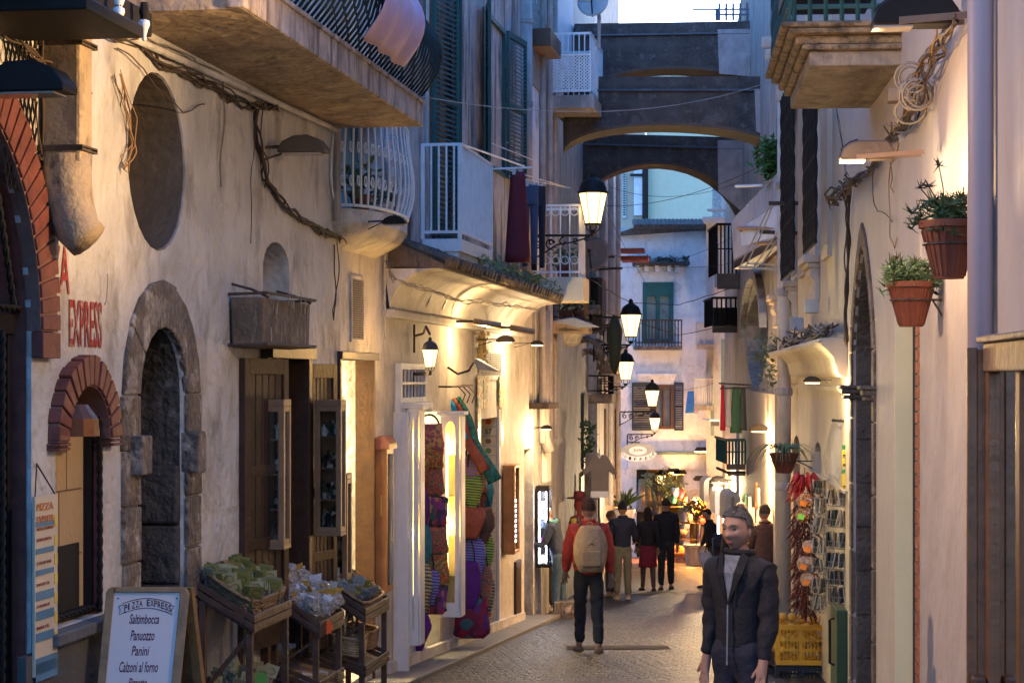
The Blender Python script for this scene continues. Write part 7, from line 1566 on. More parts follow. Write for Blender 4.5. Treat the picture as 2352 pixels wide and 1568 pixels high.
for lab,xc,yt,w,D in(('tall arched canopy nearest the arched shop door, lit orange',1633,1096,32,52),('middle arched canopy, second of the white row',1656,1121,28,47),('right arched canopy, third of the white row, by the blue cloth',1683,1128,34,43)): barrel(lab,xc,yt,w,D)
lamp(DP(1640,1140,53),200,G4,(1,.42,.08),.1); lamp(FR.W(1700,1120,.5),45,G4,(1,.5,.15),.1)
m=MB()
for x0,x1,y0,y1,D in((1648,1652,1185,1235,50),(1660,1664,1185,1230,46)): m.hexa([DP(x,y,DD) for DD in(D,D+.1) for x,y in((x0,y1),(x1,y1),(x1,y0),(x0,y0))])
m.build('lit_shop_window',emi('led_cold2',(.8,.85,1),5),G4)
for i,(x,y,w_,L_,c_,lb) in enumerate(((1712,1135,8,75,(.05,.15,.08),'green apron hanging beside the arched canopies'),(1722,1140,10,60,(.6,.58,.5),'white printed apron next to the green one'),(1730,1165,8,45,(.55,.5,.4),'cream apron with a blue lemon print'),(1742,1120,10,90,(.5,.46,.45),'long pale cloth bag hanging from the brown house'),(1768,1180,12,30,(.2,.4,.6),'blue patterned cloth folded on a peg'),(1738,1108,8,60,(.35,.1,.04),'rust red panel hanging by the aprons'))):
    D=31; q=D/FX; garment('hanging_cloth',lb,DP(x,y,D),w_*q,L_*q,M('clo_%d'%i,c_,bump=.3),seed=i+9,group='cloths hanging along the right shops')
t=flood('wall_floodlight','small lit lamp on the right wall above the hanging aprons',DP(1745,990,30),FR,-FR.n,True,60,sc=.6)
cable([DP(1350,640,36),DP(1450,696,45),DP(1560,700,50),DP(1690,660,40)],.02,wire,'dark cable sagging across the street above the second lantern',wob=.02)
cable([DP(1345,700,36),DP(1460,740,44),DP(1560,770,48),DP(1680,745,42)],.018,wire,'second dark cable sagging lower across the street',wob=.02)
for i,(a,b,lb) in enumerate((((1350,470,36),(1800,355,27),'thin wire rising to the right below the lowest arch'),((1400,430,44),(1700,418,40),'thin wire level inside the lowest arch'),((1340,560,36),(1700,600,40),'thin wire crossing in front of the mossy hood'),((1360,610,38),(1690,540,40),'thin wire crossing just under the roof of the end house'),((1355,860,40),(1640,880,50),'thin wire between the two far windows'),((1350,395,40),(1560,760,50),'thin wire slanting down past the second lantern'))):
    cable(catenary(DP(*a),DP(*b),.25),.009,iron,lb,'wire','wire',wob=0,seg=1)
# ================= pizza board, produce stands =================
t=T('menu_board','wooden framed standing board listing pizza dishes in dark red script','menu board',DP(330,1845,11.5))
def q11(x,y,o=0): D=11.62-.25*(y-1345)/460-o; return DP(x-(y-1358)*.098,y,D)
def slabq(m,x0,x1,y0,y1,o0,o1): return m.hexa([q11(x,y,o) for o in(o0,o1) for x,y in((x0,y1),(x1,y1),(x1,y0),(x0,y0))])
m=MB(); slabq(m,244,263,1362,1840,0,.03); slabq(m,414,436,1362,1840,0,.03); slabq(m,263,414,1347,1360,0,.03); m.extr([q11(x,y,0) for x,y in((244,1362),(250,1350),(263,1347),(263,1362))],(0,-.03,0)); m.extr([q11(x,y,0) for x,y in((414,1347),(428,1350),(436,1362),(414,1362))],(0,-.03,0)); slabq(m,263,414,1800,1812,0,.03)
m.build('board_frame',woodL if 0 else M('pine_varnished',(.3,.16,.06),rough=.45,var=.3,scale=9,bump=.3),t,bevel=.004)
m=MB(); slabq(m,263,414,1360,1800,.008,.016); m.build('board_panel',M('panel_white',(.7,.57,.52),rough=.35,var=.03,bump=.03),t)
m=MB(); m.hexa([q11(x,y)+V((0,dy,0)) for x,y,dy in((436,1350,.03),(442,1350,.05),(500,1840,.75),(492,1840,.72))]+[q11(x,y)+V((-.05,dy,0)) for x,y,dy in((436,1350,.03),(442,1350,.05),(500,1840,.75),(492,1840,.72))]); m.extr([q11(250,1350)+V((0,.05,0)),q11(436,1350)+V((0,.05,0)),q11(492,1840)+V((0,.75,0)),q11(306,1840)+V((0,.75,0))],(0,.02,0)); m.build('rear_panel',M('pine_varnished',(.3,.16,.06)),t)
dred=M('script_red',(.13,.012,.02),rough=.6,bump=0)
def btxt(s,x0,x1,y0,y1,mat=dred,sh=0): 
    a,b,c=q11(x0,y1,.0175),q11(x1,y1,.0175),q11(x0,y0,.0175); text(s,a,b-a,c-a,(b-a).length,(c-a).length,mat,t,off=.0,thick=.001,font_shear=sh)
for s,x0,x1,y0,y1 in(('Saltimbocca',304,372,1409,1432),('Panuozzo',310,365,1446,1470),('Panini',316,356,1482,1505),('Calzoni al forno',291,380,1518,1543),('Pizzette',316,358,1556,1578),('Fritti',318,352,1592,1614)): btxt(s,x0,x1,y0,y1,sh=.15)
# arched title and ribbon
for i,ch in enumerate('PIZZA EXPRESS'):
    if ch==' ': continue
    u=i/12; x=290+u*101; yy=1403-12*math.sin(math.pi*u); a=q11(x,yy,.0175); w=(q11(x+7.2,yy,.0175)-a).length; h=(q11(x,yy-15,.0175)-a).length; text(ch,a,V((1,0,.22*(.5-u)*2)),UP,w*(.45 if ch=='I' else 1),h,dred,t,off=0,thick=.001)
def line11(P,r=.0025,mat=dred,name='ribbon_line'):
    m=MB(); m.tube([q11(x,y,.018) for x,y in P],r,4); m.build(name,mat,t)
line11([(284+i*11.2,1385-12*math.sin(math.pi*i/10)) for i in range(11)]); line11([(288+i*10.6,1407-12*math.sin(math.pi*i/10)) for i in range(11)])
line11([(288,1388),(276,1391),(281,1400),(279,1411),(294,1403)]); line11([(392,1388),(404,1391),(398,1400),(401,1411),(386,1403)])
m=MB(); 
for x in(273,408): m.lathe(q11(x,1373,.018)-UP*.003,[(.005,0),(.005,.006)],8)
m.build('screws',iron,t); line11([(333,1356),(336,1350),(339,1355),(343,1350),(346,1356),(339,1359),(333,1356)],.002,iron,'handle_mark')
# wicker / wood stands
wick=M('wicker',(.3,.19,.1),rough=.8,var=.5,scale=25,bump=1,bs=60,bd=.03); woodS=M('stand_wood',(.085,.045,.028),rough=.6,var=.4,scale=8,bump=.5,bs=20)
def stand(lab,s0,L,n0,n1,zi,zo,kind,low=True):
    g=FL.g(s0+L/2); t=T('produce_stand',lab,'display stand',FL.P(s0+L/2,(n0+n1)/2,g),'produce stands along the wall'); s1=s0+L
    def tray(m,zi,zo,h,mat_only=None):
        P=lambda s,n,dz: FL.P(s,n,zi+(zo-zi)*(n-n0)/(n1-n0)+dz)
        def B(sa,sb,na,nb,d0,d1): m.hexa([P(s,n,d) for d in(d0,d1) for s,n in((sa,na),(sb,na),(sb,nb),(sa,nb))])
        B(s0,s1,n0,n1,-.02,0)
        for k in range(2):
            d0,d1=k*h*.55,k*h*.55+h*.45
            B(s0-.012,s0,n0,n1,d0,d1); B(s1,s1+.012,n0,n1,d0,d1); B(s0-.012,s1+.012,n1,n1+.012,d0,d1)
            B(s0-.012,s1+.012,n0-.012,n0,d0,d1)
        return P
    m=MB(); P=tray(m,zi,zo,.11); m.build('tray',woodS,t,bevel=.003)
    m=MB(); tray(m,g+.45,g+.3,.09); m.build('lower_tray',woodS,t,bevel=.003)
    for a,n,zz in((s0+.02,n0+.02,zi),(s1-.02,n0+.02,zi),(s0+.02,n1-.03,zo),(s1-.02,n1-.03,zo)): MB().box(FL,a-.022,a+.022,n-.022,n+.022,g-.03,zz-.02).build('leg',woodS,t)
    m=MB(); m.hexa([FL.P(s0+.01,n,z) for n,z in((n0+.02,g+.5),(n0+.06,g+.5),(n1-.02,zo-.04),(n1-.06,zo-.04))]+[FL.P(s0+.03,n,z) for n,z in((n0+.02,g+.5),(n0+.06,g+.5),(n1-.02,zo-.04),(n1-.06,zo-.04))]); m.build('brace',woodS,t)
    return t,P,g
def basket(lab,s0,s1,n0,n1,zi,zo,h,handle=False,mat=wick):
    t=T('basket',lab,'basket',FL.P((s0+s1)/2,(n0+n1)/2,(zi+zo)/2)); m=MB(); P=lambda s,n,dz: FL.P(s,n,zi+(zo-zi)*(n-n0)/(n1-n0)+dz)
    cs,cn=(s0+s1)/2,(n0+n1)/2; rows=7
    def loop(f,dz):
        a,b=(s1-s0)/2*f,(n1-n0)/2*f; out=[]
        for i in range(28):
            q=2*math.pi*i/28; c,s=math.cos(q),math.sin(q); out.append(P(cs+a*math.copysign(abs(c)**.35,c),cn+b*math.copysign(abs(s)**.35,s),dz))
        return out
    pr=None
    for j in range(rows+1):
        lp=loop(.86+.14*j/rows,h*j/rows); lp=[p+(FL.n*.006+UP*.002)*(1 if (i+j)%2 else -1) for i,p in enumerate(lp)]; m.tube(lp+[lp[0]],h/rows*.55,5)
    m.build('woven_body',mat,t,smooth=True); m=MB(); lp=loop(1.03,h); m.tube([p+UP*.006*math.sin(i*2.2) for i,p in enumerate(lp+[lp[0]])],.014,5); m.build('rim',mat,t,smooth=True)
    m=MB(); m.poly(loop(.86,.01)); m.build('base',mat,t,recalc=False)
    if handle: m=MB(); m.tube([P(cs+(s1-s0)*.42*math.cos(math.pi*i/12),cn,h+.2*math.sin(math.pi*i/12)) for i in range(13)],.012,6); m.build('handle',mat,t,smooth=True)
    return t,P
def sachet(name,lab,c,w,h,mat,mat2,grp,cat='packet'):
    """a cellophane sachet under a folded card header"""
    t=T(name,lab,cat,c,grp); m=MB(); c=V(c)
    m.grid(lambda u,v: c+V(((u-.5)*w*(1-.25*v),.016*math.sin(math.pi*u)*math.sin(math.pi*v),v*h*.62))+noise.noise_vector(V((u*3,v*3,c.x*20)))*.008,5,5); m.grid(lambda u,v: c+V(((u-.5)*w*(1-.25*v),-.016*math.sin(math.pi*u)*math.sin(math.pi*v),v*h*.62))+noise.noise_vector(V((u*3,v*3,c.x*20)))*.008,5,5)
    m.build('sachet_body',mat,t,smooth=True); m=MB(); m.hexa([c+V((x*w*.45,y,z)) for z,yy in((h*.58,.006),(h,.001)) for x,y in((-1,-yy),(1,-yy),(1,yy),(-1,yy))]); m.build('card_header',mat2,t)
    m=MB(); m.tube([c+V((w*.26*math.cos(i*.63),-.0075,h*.79+w*.2*math.sin(i*.63))) for i in range(11)],.002,3); m.build('round_emblem',M('emblem_dark',(.1,.1,.05),bump=0),t)
    return t
sg=M('card_olive',(.2,.18,.045),rough=.6,bump=.1,var=.2); sg2=M('card_cream_green',(.36,.34,.19),rough=.6,bump=.1); fo=M('foil_herbs',(.1,.085,.06),rough=.15,bump=.8,bs=40,bd=.03,spec=.9,var=.6,scale=40); fo2=M('foil_clear',(.32,.25,.2),rough=.12,bump=1,bs=30,bd=.03,spec=.9,var=.7,scale=40,col2=(.06,.05,.05))
D1=FL.D(445); s1_=FL.sx(445)
st1,P1,g1=stand('first produce stand, holding the wicker basket, beside the menu board',s1_,.98,.04,.42,-1.5,-1.72,0)
bk1,PB=basket('large rectangular wicker basket full of olive green sachets on the first stand',s1_+.01,s1_+.96,.05,.41,-1.48,-1.70,.17)
pr=[sachet('herb_sachet','olive green herb sachet standing in the large wicker basket',PB(s1_+.08,.1,.05),.11,.19,fo,sg,'herb sachets in the wicker basket'),sachet('herb_sachet','pale headed herb sachet standing in the large wicker basket',PB(s1_+.2,.12,.05),.12,.19,fo2,sg2,'pale herb sachets in the wicker basket')]
for i in range(78):
    a=s1_+.07+.86*((i%13)+R.uniform(0,.9))/13; n=.08+.3*((i//13)+R.uniform(0,.8))/6; src=pr[1] if R.random()<.4 else pr[0]
    c=copy_thing(src,PB(a,n,.04+R.uniform(0,.03)),R.uniform(-.6,.6),scale=R.uniform(.85,1.1)); c.rotation_euler=(R.uniform(.1,.6),R.uniform(-.35,.35),R.uniform(-.7,.5))
def pricet(lab,p,c=(.95,.12,.02)):
    t=T('price_star',lab,'price tag',p); m=MB(); m.extr([V(p)+V(((.05 if i%2 else .038)*math.cos(i*.314),0,(.06 if i%2 else .045)*math.sin(i*.314))) for i in range(20)],(0,.004,0)); m.build('star_card',M('star_%d'%int(c[1]*100),c,rough=.7,bump=0),t); m=MB(); m.tube([V(p)-UP*.05,V(p)-UP*.18],.004,4); m.build('stick',iron,t)
pricet('orange starburst price tag on a stick above the wicker basket, left one',DP(484,1313,13.9)); pricet('orange starburst price tag on a stick above the wicker basket, right one',DP(524,1304,14.2))
pricet('orange starburst price tag at the corner of the second stand',DP(752,1440,15.7)); pricet('orange price tag on the crate edge under the farthest stand',DP(775,1545,17.2)); pricet('green starburst price tag low under the first stand',DP(600,1560,13.4),(.1,.28,.04))
s2_=FL.sx(612); st2,P2,g2=stand('second produce stand, low wooden tray heaped with clear pasta packets',s2_,.8,.04,.42,-1.72,-1.99,0)
pk=M('pasta_mix',(.42,.3,.17),rough=.5,var=.9,scale=45,bump=1,bs=50,bd=.03,col2=(.1,.07,.05)); hd=M('header_amber',(.5,.28,.05),rough=.4,bump=.2); hw=M('header_white',(.65,.6,.62),rough=.4)
film=M('film_gloss',(.7,.7,.72),rough=.08,alpha=.35,bump=1,bs=22,bd=.06,spec=1)
def pillow(lab,c,r,grp,mat=pk,hm=hd,sq=(1,.6,.8)):
    t=T('pasta_packet',lab,'packet',c,grp); m=MB(); m.ball(V(c)+UP*r*.6,r*.85,14,10,sq)
    m.v=[v+noise.noise_vector(v*22)*.03 for v in m.v]; m.build('pasta',mat,t)
    m=MB(); m.ball(V(c)+UP*r*.6,r,12,8,sq); m.v=[v+noise.noise_vector(v*17+V((5,0,0)))*.035 for v in m.v]; m.build('clear_film',film,t)
    m=MB(); m.extr([V(c)+V((x*r,0,r*z)) for x,z in((-.35,1.15),(.35,1.15),(.5,1.75),(-.45,1.7))],(0,.01,0)); m.v=[v+noise.noise_vector(v*12)*.02 for v in m.v]; m.build('folded_top',hm,t); return t
pa=[pillow('clear packet of mixed pasta with an amber top on the second stand',P2(s2_+.1,.1,.03),.1,'pasta packets on the second stand'),pillow('clear packet of pasta with a white printed top on the second stand',P2(s2_+.3,.3,.03),.1,'white topped pasta packets on the second stand',hm=hw)]
for i in range(34):
    a=s2_+.06+.7*((i%7)+R.uniform(0,.9))/7; n=.08+.32*((i//7)%4+R.uniform(0,.8))/4; c=copy_thing(pa[0] if R.random()<.6 else pa[1],P2(a,n,.03+.07*(i>=20)+.12*(.42-n)),0,scale=R.uniform(.75,1.1)); c.rotation_euler=(R.uniform(-.3,.5),R.uniform(-.4,.4),R.uniform(-1,1))
s3_=FL.sx(728); st3,P3,g3=stand('farthest produce stand, wooden tray lined with straw below the lit doorway',s3_,.95,.04,.42,-1.83,-2.07,0)
bk3,PB3=basket('shallow straw lined basket in the farthest tray',s3_+.03,s3_+.92,.06,.41,-1.8,-2.03,.1)
sb_=M('card_blue',(.27,.29,.3),rough=.35); p3=[sachet('sachet','pale blue sachet in the shallow basket of the farthest stand',PB3(s3_+.2,.1,.03),.11,.16,fo2,sb_,'blue sachets on the farthest stand'),sachet('sachet','lime green sachet in the shallow basket of the farthest stand',PB3(s3_+.4,.2,.03),.09,.1,M('lime_sweets',(.35,.4,.05),rough=.3,bump=1,bs=50),sg,'lime sachets on the farthest stand')]
for i in range(30):
    a=s3_+.1+.78*((i%8)+R.uniform(0,.8))/8; n=.1+.28*((i//8)+R.uniform(0,.8))/4; c=copy_thing(p3[0] if a<s3_+.6 and R.random()<.7 else p3[1],PB3(a,n,.03),0,scale=R.uniform(.8,1.1)); c.rotation_euler=(R.uniform(.2,.9),R.uniform(-.4,.4),R.uniform(-.7,.7))
t=T('gift_box','clear topped green gift box standing at the back of the farthest tray','box',DP(745,1385,16.7)); m=MB(); m.obox(DP(747,1362,16.7),(.1,.08,.16),rz=.3); m.build('box_body',sg2,t,bevel=.004); m=MB(); m.obox(DP(759,1358,16.9),(.1,.08,.17),rz=.3); m.build('box_sleeve',M('sleeve_clear',(.4,.42,.4),rough=.15),t)
# lower shelves
lo=[sachet('herb_sachet','cream headed herb bag on the lower shelf of the first stand',FL.P(s1_+.2,.2,g1+.48),.1,.2,fo2,sg2,'herb bags on the lower shelf')]
for i in range(24): c=copy_thing(lo[0],FL.P(s1_+.05+.85*((i%8)+R.uniform(0,.7))/8,.1+.28*(i//8)/3,g1+.36+R.uniform(0,.06)),0,scale=R.uniform(.9,1.2)); c.rotation_euler=(R.uniform(.1,.7),R.uniform(-.4,.4),R.uniform(-.7,.7))
m0=T('spaghetti_bundle','bundle of long dry spaghetti in clear wrap under the second stand','pasta',FL.P(s2_+.2,.3,g2+.4),'spaghetti bundles under the second stand'); m=MB(); c=FL.P(s2_+.2,.3,g2+.42)
for i in range(26): a=R.uniform(0,6.28); r_=.04*R.random()**.5; o=V((0,math.cos(a)*r_,math.sin(a)*r_)); m.tube([c+o-V((.2,0,.05)),c+o+V((.2,0,-.12))],.005,4)
m.build('strands',M('spaghetti',(.45,.28,.1),rough=.5,bump=0),m0); m=MB(); m.obox(c+V((.02,-.045,-.08)),(.12,.004,.05),ry=.2); m.build('paper_label',hw,m0)
for i in range(7): c=copy_thing(m0,FL.P(s2_+.1+.1*i,.2+.04*(i%3),g2+.38+.05*(i%2)),R.uniform(-.5,.5))
basket('splint basket with arched handle and checked weave under the farthest stand, nearer one',s3_+.02,s3_+.42,.1,.36,g3+.5,g3+.45,.15,True,M('splint_pale',(.4,.3,.18),rough=.7,var=.5,scale=14,bump=.6)); basket('darker splint basket with arched handle under the farthest stand, farther one',s3_+.5,s3_+.88,.1,.36,g3+.5,g3+.45,.15,True,M('splint_brown',(.25,.14,.09),var=.5,scale=14,bump=.6))
# ================= people =================
dg=None
def skin(name,pts,edges,rad,mat,parent,M4,sub=1,extra=None):
    me=bpy.data.meshes.new('sk'); me.from_pydata([tuple(p) for p in pts],edges,[]); ob=bpy.data.objects.new('sk',me); COL.objects.link(ob)
    md=ob.modifiers.new('s','SKIN'); md.use_smooth_shade=True
    if not me.skin_vertices: bpy.context.view_layer.objects.active=ob
    for i,r in enumerate(rad): me.skin_vertices[0].data[i].radius=(r,r) if not isinstance(r,tuple) else r
    me.skin_vertices[0].data[0].use_root=True
    sm=ob.modifiers.new('u','SUBSURF'); sm.levels=sub; sm.render_levels=sub
    d=bpy.context.evaluated_depsgraph_get(); e=ob.evaluated_get(d).to_mesh()
    m=MB(); m.v=[v.co.copy() for v in e.vertices]; m.f=[list(p.vertices) for p in e.polygons]
    ob.evaluated_get(d).to_mesh_clear(); bpy.data.objects.remove(ob)
    if extra: k=len(m.v); m.v+=extra.v; m.f+=[[i+k for i in f] for f in extra.f]
    if name in('jacket','trousers'):
        m.v=[v+noise.noise_vector(V((v.x*9,v.y*9,v.z*16)))*.014+noise.noise_vector(v*26)*.005 for v in m.v]
    m.v=[M4@v for v in m.v]; return m.build(name,mat,parent,smooth=True,recalc=False)
skinM=M('skin',(.33,.18,.125),rough=.55,var=.12,scale=9,bump=.1)
def person(lab,x,yf,D,face,h=1.72,legs=((.0,.0),(.0,.0)),arms=((.1,.15,.12),(.1,.15,.12)),lean=0,head=(0,0),top=(.1,.1,.1),bot=(.1,.1,.1),hair=(.05,.04,.03),shoe=(.03,.03,.03),bald=False,long_=False,skirt=None,pack=None,bulk=1,hem=.82,scarf=None,sub=1,cov=1,vest=None):
    """legs: (swing, knee) each; arms: (swing fwd, elbow bend, outward)"""
    base=DP(x,yf,D); base.z=gz(D); t=T('person',lab,'person',base,None); k=h/1.72
    M4=Matrix.Translation(base)@Matrix.Rotation(face,4,'Z')@Matrix.Scale(k,4)
    hipz=.92; pel=V((0,0,hipz)); ln=lean
    def sp(z,y=0): dz=z-hipz; return V((0,math.sin(ln)*dz+y,hipz+math.cos(ln)*dz))
    P=[pel,sp(1.08),sp(1.28),sp(1.40),sp(1.49)]; Rb=[(.115,.085),(.12,.09),(.145,.1),(.095,.075),(.052,.055)]
    neck=P[4]; hd_=neck+V((math.sin(head[0])*0,.025+math.sin(head[1])*.09,.0)); tilt=ln*.5+head[1]
    hv=lambda dy,dz: neck+V((0,dy*math.cos(tilt)+dz*math.sin(tilt),dz*math.cos(tilt)-dy*math.sin(tilt)))
    P+= [hv(.025,.07),hv(.012,.12),hv(.0,.17)]; Rb+=[(.05,.05),(.055,.06),(.045,.05)]; E=[(0,1),(1,2),(2,3),(3,4),(4,5),(5,6),(6,7)]
    J={}; 
    for sd,(sw,el,ow),nm in((-1,arms[0],'L'),(1,arms[1],'R')):
        sh=sp(1.4)+V((sd*.175,0,-.01)); ua=.29; d=V((sd*math.sin(ow),math.sin(sw),-math.cos(sw)*math.cos(ow))).normalized(); elb=sh+d*ua
        d2=V((sd*math.sin(ow*.3)-sd*.1*(el>1),math.sin(sw+el),-math.cos(sw+el))).normalized(); wr=elb+d2*.25; hn=wr+d2*.05
        i=len(P); P+=[sh,elb,wr,hn]; Rb+=[.055,.042,.028,(.04,.02)]; E+=[(3,i),(i,i+1),(i+1,i+2),(i+2,i+3)]
        sdv=d2.cross(V((0,0,1))); sdv=sdv.normalized() if sdv.length>.2 else V((0,1,0))
        for f in range(4):
            o=sdv*(-.03+.02*f); L=(.07,.085,.08,.062)[f]; j=len(P); P+=[hn+o*.6+d2*.03,hn+o+d2*(.03+L*.6),hn+o+d2*(.025+L)+V((-sd*.012,0,0))]; Rb+=[.011,.0095,.008]; E+=[(i+3,j),(j,j+1),(j+1,j+2)]
        j=len(P); P+=[wr+d2*.03+sdv*.035,wr+d2*.075+sdv*.055]; Rb+=[.012,.009]; E+=[(i+3,j),(j,j+1)]
        J['sh'+nm],J['el'+nm],J['wr'+nm]=sh,elb,wr
    for sd,(sw,kn),nm in((-1,legs[0],'L'),(1,legs[1],'R')):
        hp=pel+V((sd*.09,0,-.05)); d=V((0,math.sin(sw),-math.cos(sw))); kn_=hp+d*.42; d2=V((sd*.02,math.sin(sw-kn),-math.cos(sw-kn))); an=kn_+d2*.41; toe=an+V((sd*.02,.15*math.cos(min(0,sw-kn)),-.03+.12*math.sin(min(0,sw-kn)))); i=len(P)
        P+=[hp,kn_,an,toe]; Rb+=[.068,.052,.038,(.034,.022)]; E+=[(0,i),(i,i+1),(i+1,i+2),(i+2,i+3)]; J['hp'+nm],J['kn'+nm],J['an'+nm],J['to'+nm]=hp,kn_,an,toe
    # face features joined into the body mesh
    ex=MB(); fwd=V((0,math.cos(tilt),-math.sin(tilt))); up2=V((0,math.sin(tilt),math.cos(tilt))); hc=P[6]
    hc=hv(.022,.13)
    FT=[(0,.02,.011,.028,.011),(0,-.014,.013,.013,.024),(-.014,-.02,.008,.008,.008),(.014,-.02,.008,.008,.008),(.03,.04,.022,.009,.007),(-.03,.04,.022,.009,.007),(.03,.018,.016,.011,-.011),(-.03,.018,.016,.011,-.011),(.045,-.015,.02,.018,.004),(-.045,-.015,.02,.018,.004),(0,-.049,.022,.006,.008),(0,-.063,.019,.006,.008),(0,-.056,.024,.003,-.004),(0,-.094,.022,.014,.010),(.035,-.045,.008,.02,-.004),(-.035,-.045,.008,.02,-.004)]
    def headf(u,v):
        a=u*2*math.pi; th=v*math.pi; x=math.sin(th)*math.cos(a)*.077; y=math.sin(th)*math.sin(a)*.096; z=math.cos(th)*.118
        if z<-.03: f=1-.38*min(1,(-.03-z)/.09)**1.3; x*=f; y=y*(f if y<0 else 1-.1*min(1,(-.03-z)/.09))
        if y>0:
            for fx,fz,sx_,sz,am in FT: y+=am*math.exp(-((x-fx)/sx_)**2/2-((z-fz)/sz)**2/2)*min(1,y/.05)
        return hc+V((x,0,0))+fwd*y+up2*z
    N_=40 if sub==2 else 22; ex.grid(headf,N_,int(N_*.9))
    for sd in(-1,1): ex.ball(hc+V((sd*.077,0,0))-up2*.01-fwd*.008,.028,8,6,(.35,.65,1.1))
    skin('body',P,E,Rb,skinM,t,M4,sub,ex)
    m=MB(); 
    for sd in(-1,1): m.ball(M4@(hc+fwd*.077+up2*.017+V((sd*.03,0,0))),.0105*k,10,6,(1.2,.8,.6))
    m.build('eyes',M('eye_dark',(.05,.04,.035),rough=.2,bump=0),t)
    m=MB(); m.ball(hc+fwd*.094-up2*.056,.014,10,6,(1.5,.45,.55)); m.v=[M4@v for v in m.v]; m.build('mouth',M('lip',(.22,.07,.06)),t)
    m=MB()
    for sd in(-1,1): m.tube([hc+fwd*.099+up2*.04+V((sd*.014,0,0)),hc+fwd*.096+up2*.046+V((sd*.03,0,0)),hc+fwd*.08+up2*.04+V((sd*.046,0,0))],.004,4)
    m.v=[M4@v for v in m.v]; m.build('eyebrows',M('brow',(.09,.07,.06)),t)
    hm=M('hair_%d'%int(sum(hair)*1000),hair,rough=.75,var=.4,scale=30,bump=1,bs=70,bd=.02)
    m=MB(); 
    ctr=hc+up2*.028-fwd*.012
    def hairf(u,v):
        a=u*2*math.pi; th=v*(1.95 if not bald else 1.0); f=math.cos(a-math.pi/2); 
        cut=1 if not bald else 1
        if f>0.25: th*= .5+.12*(1-f)
        r_=(.083,.103,.106); d=V((math.sin(th)*math.cos(a)*r_[0],math.sin(th)*math.sin(a)*r_[1],math.cos(th)*r_[2])); d+=noise.noise_vector(d*25)*.008
        if bald: return ctr+fwd*0+V((d.x*1.02,0,0))+fwd*(d.y)+up2*(-.045+ d.z*.25-.0)
        dn=-up2*(.16 if (long_ and f<-.1) else 0)*max(0,v-.6)*2.2
        return ctr+V((d.x,0,0))+fwd*d.y+up2*d.z+dn
    if bald:
        for i in range(9):
            a=math.pi+math.pi*i/8; m.ball(hc+V((math.cos(a)*.076,0,0))+fwd*(math.sin(a)*.085)-up2*.005,.022,6,5,(1,1,1.7))
    else:
        m.grid(hairf,20,9)
        for i in range(900 if sub==2 else 220):
            u=R.random(); v=R.uniform(.05,.97); p=hairf(u,v); q=hairf(u+R.uniform(-.02,.02),min(1,v+.22)); n_=(p-ctr).normalized(); w=(q-p).cross(n_).normalized()*.003; o=n_*R.uniform(.002,.012)
            m.add([p-w,p+w,q+o+w*.3,q+o-w*.3],[[0,1,2,3]])
    m.v=[M4@v for v in m.v]; m.build('hair',hm,t,smooth=True)
    # clothing
    def cm(nm,c): return M('fab_%s_%d'%(nm,int(c[0]*1000+c[1]*3000+c[2]*7000)),c,rough=.85,var=.3,scale=7,bump=.6,bs=16,bd=.03)
    B=bulk; tp=[sp(hem),sp(1.08),sp(1.27),sp(1.40),sp(1.47),sp(1.515)]; tr=[(.175*B,.135*B),(.165*B,.13*B),(.185*B,.135*B),(.13,.105),(.085,.085),(.07,.072)]; te=[(0,1),(1,2),(2,3),(3,4),(4,5)]
    for nm in'LR':
        i=len(tp); w=J['wr'+nm]; tp+=[J['sh'+nm],J['el'+nm],J['el'+nm].lerp(w,.93)]; tr+=[.078*B,.062*B,.045*B]; te+=[(3,i),(i,i+1),(i+1,i+2)]
    skin('jacket',tp,te,tr,cm('top',top),t,M4,sub)
    m=MB(); m.tube([sp(1.49)+V((.078*math.cos(i*.7),.08*math.sin(i*.7)+.004,.006*math.sin(i*.7+1))) for i in range(10)],.017,6); m.v=[M4@v for v in m.v]; m.build('collar',cm('top',tuple(min(1,c*.8) for c in top)),t,smooth=True)
    if vest:
        m=MB(); yb=.128*B; m.add([sp(1.475)+V((-.05,.085,0)),sp(1.475)+V((.05,.085,0)),sp(1.38)+V((.035,yb+.005,0)),sp(1.22)+V((0,yb+.018,0)),sp(1.38)+V((-.035,yb+.005,0))],[[0,1,2,3,4]]); m.v=[M4@v for v in m.v]; m.build('shirt_front',cm('vest',vest),t,recalc=False,solid=.006)
        for sd in(-1,1):
            m=MB(); m.extr([sp(1.49)+V((sd*.06,.075,0)),sp(1.47)+V((sd*.1,.07,0)),sp(1.37)+V((sd*.085,yb+.004,0)),sp(1.2)+V((sd*.006,yb+.022,0)),sp(1.38)+V((sd*.036,yb+.01,0))],(0,.008,0)); m.v=[M4@v for v in m.v]; m.build('lapel',cm('top',tuple(c*.7 for c in top)),t)
        m=MB(); m.tube([sp(1.2)+V((0,yb+.022,0)),sp(1.05)+V((0,yb+.024,0)),sp(.86)+V((0,yb+.03,0))],.006,5); m.v=[M4@v for v in m.v]; m.build('zip',M('zip_metal',(.2,.2,.2),metal=.6,rough=.4),t)
    if not skirt:
        lp=[V((0,0,hipz+.13)),V((0,0,hipz-.04))]; lr=[(.155,.12),(.15,.12)]; le=[(0,1)]
        for nm in'LR':
            i=len(lp); lp+=[J['hp'+nm]-V((0,0,.03)),J['kn'+nm],J['an'+nm]+V((0,0,.03))]; lr+=[.1,.075,.062]; le+=[(1,i),(i,i+1),(i+1,i+2)]
        skin('trousers',lp,le,lr,cm('bot',bot),t,M4,sub)
    else:
        m=MB(); m.lathe(V((0,0,.5)),[(.19,0),(.2,.03),(.15,.45)],18,sy=.8); m.v=[M4@v for v in m.v]; m.build('skirt',cm('skirt',skirt),t,smooth=True)
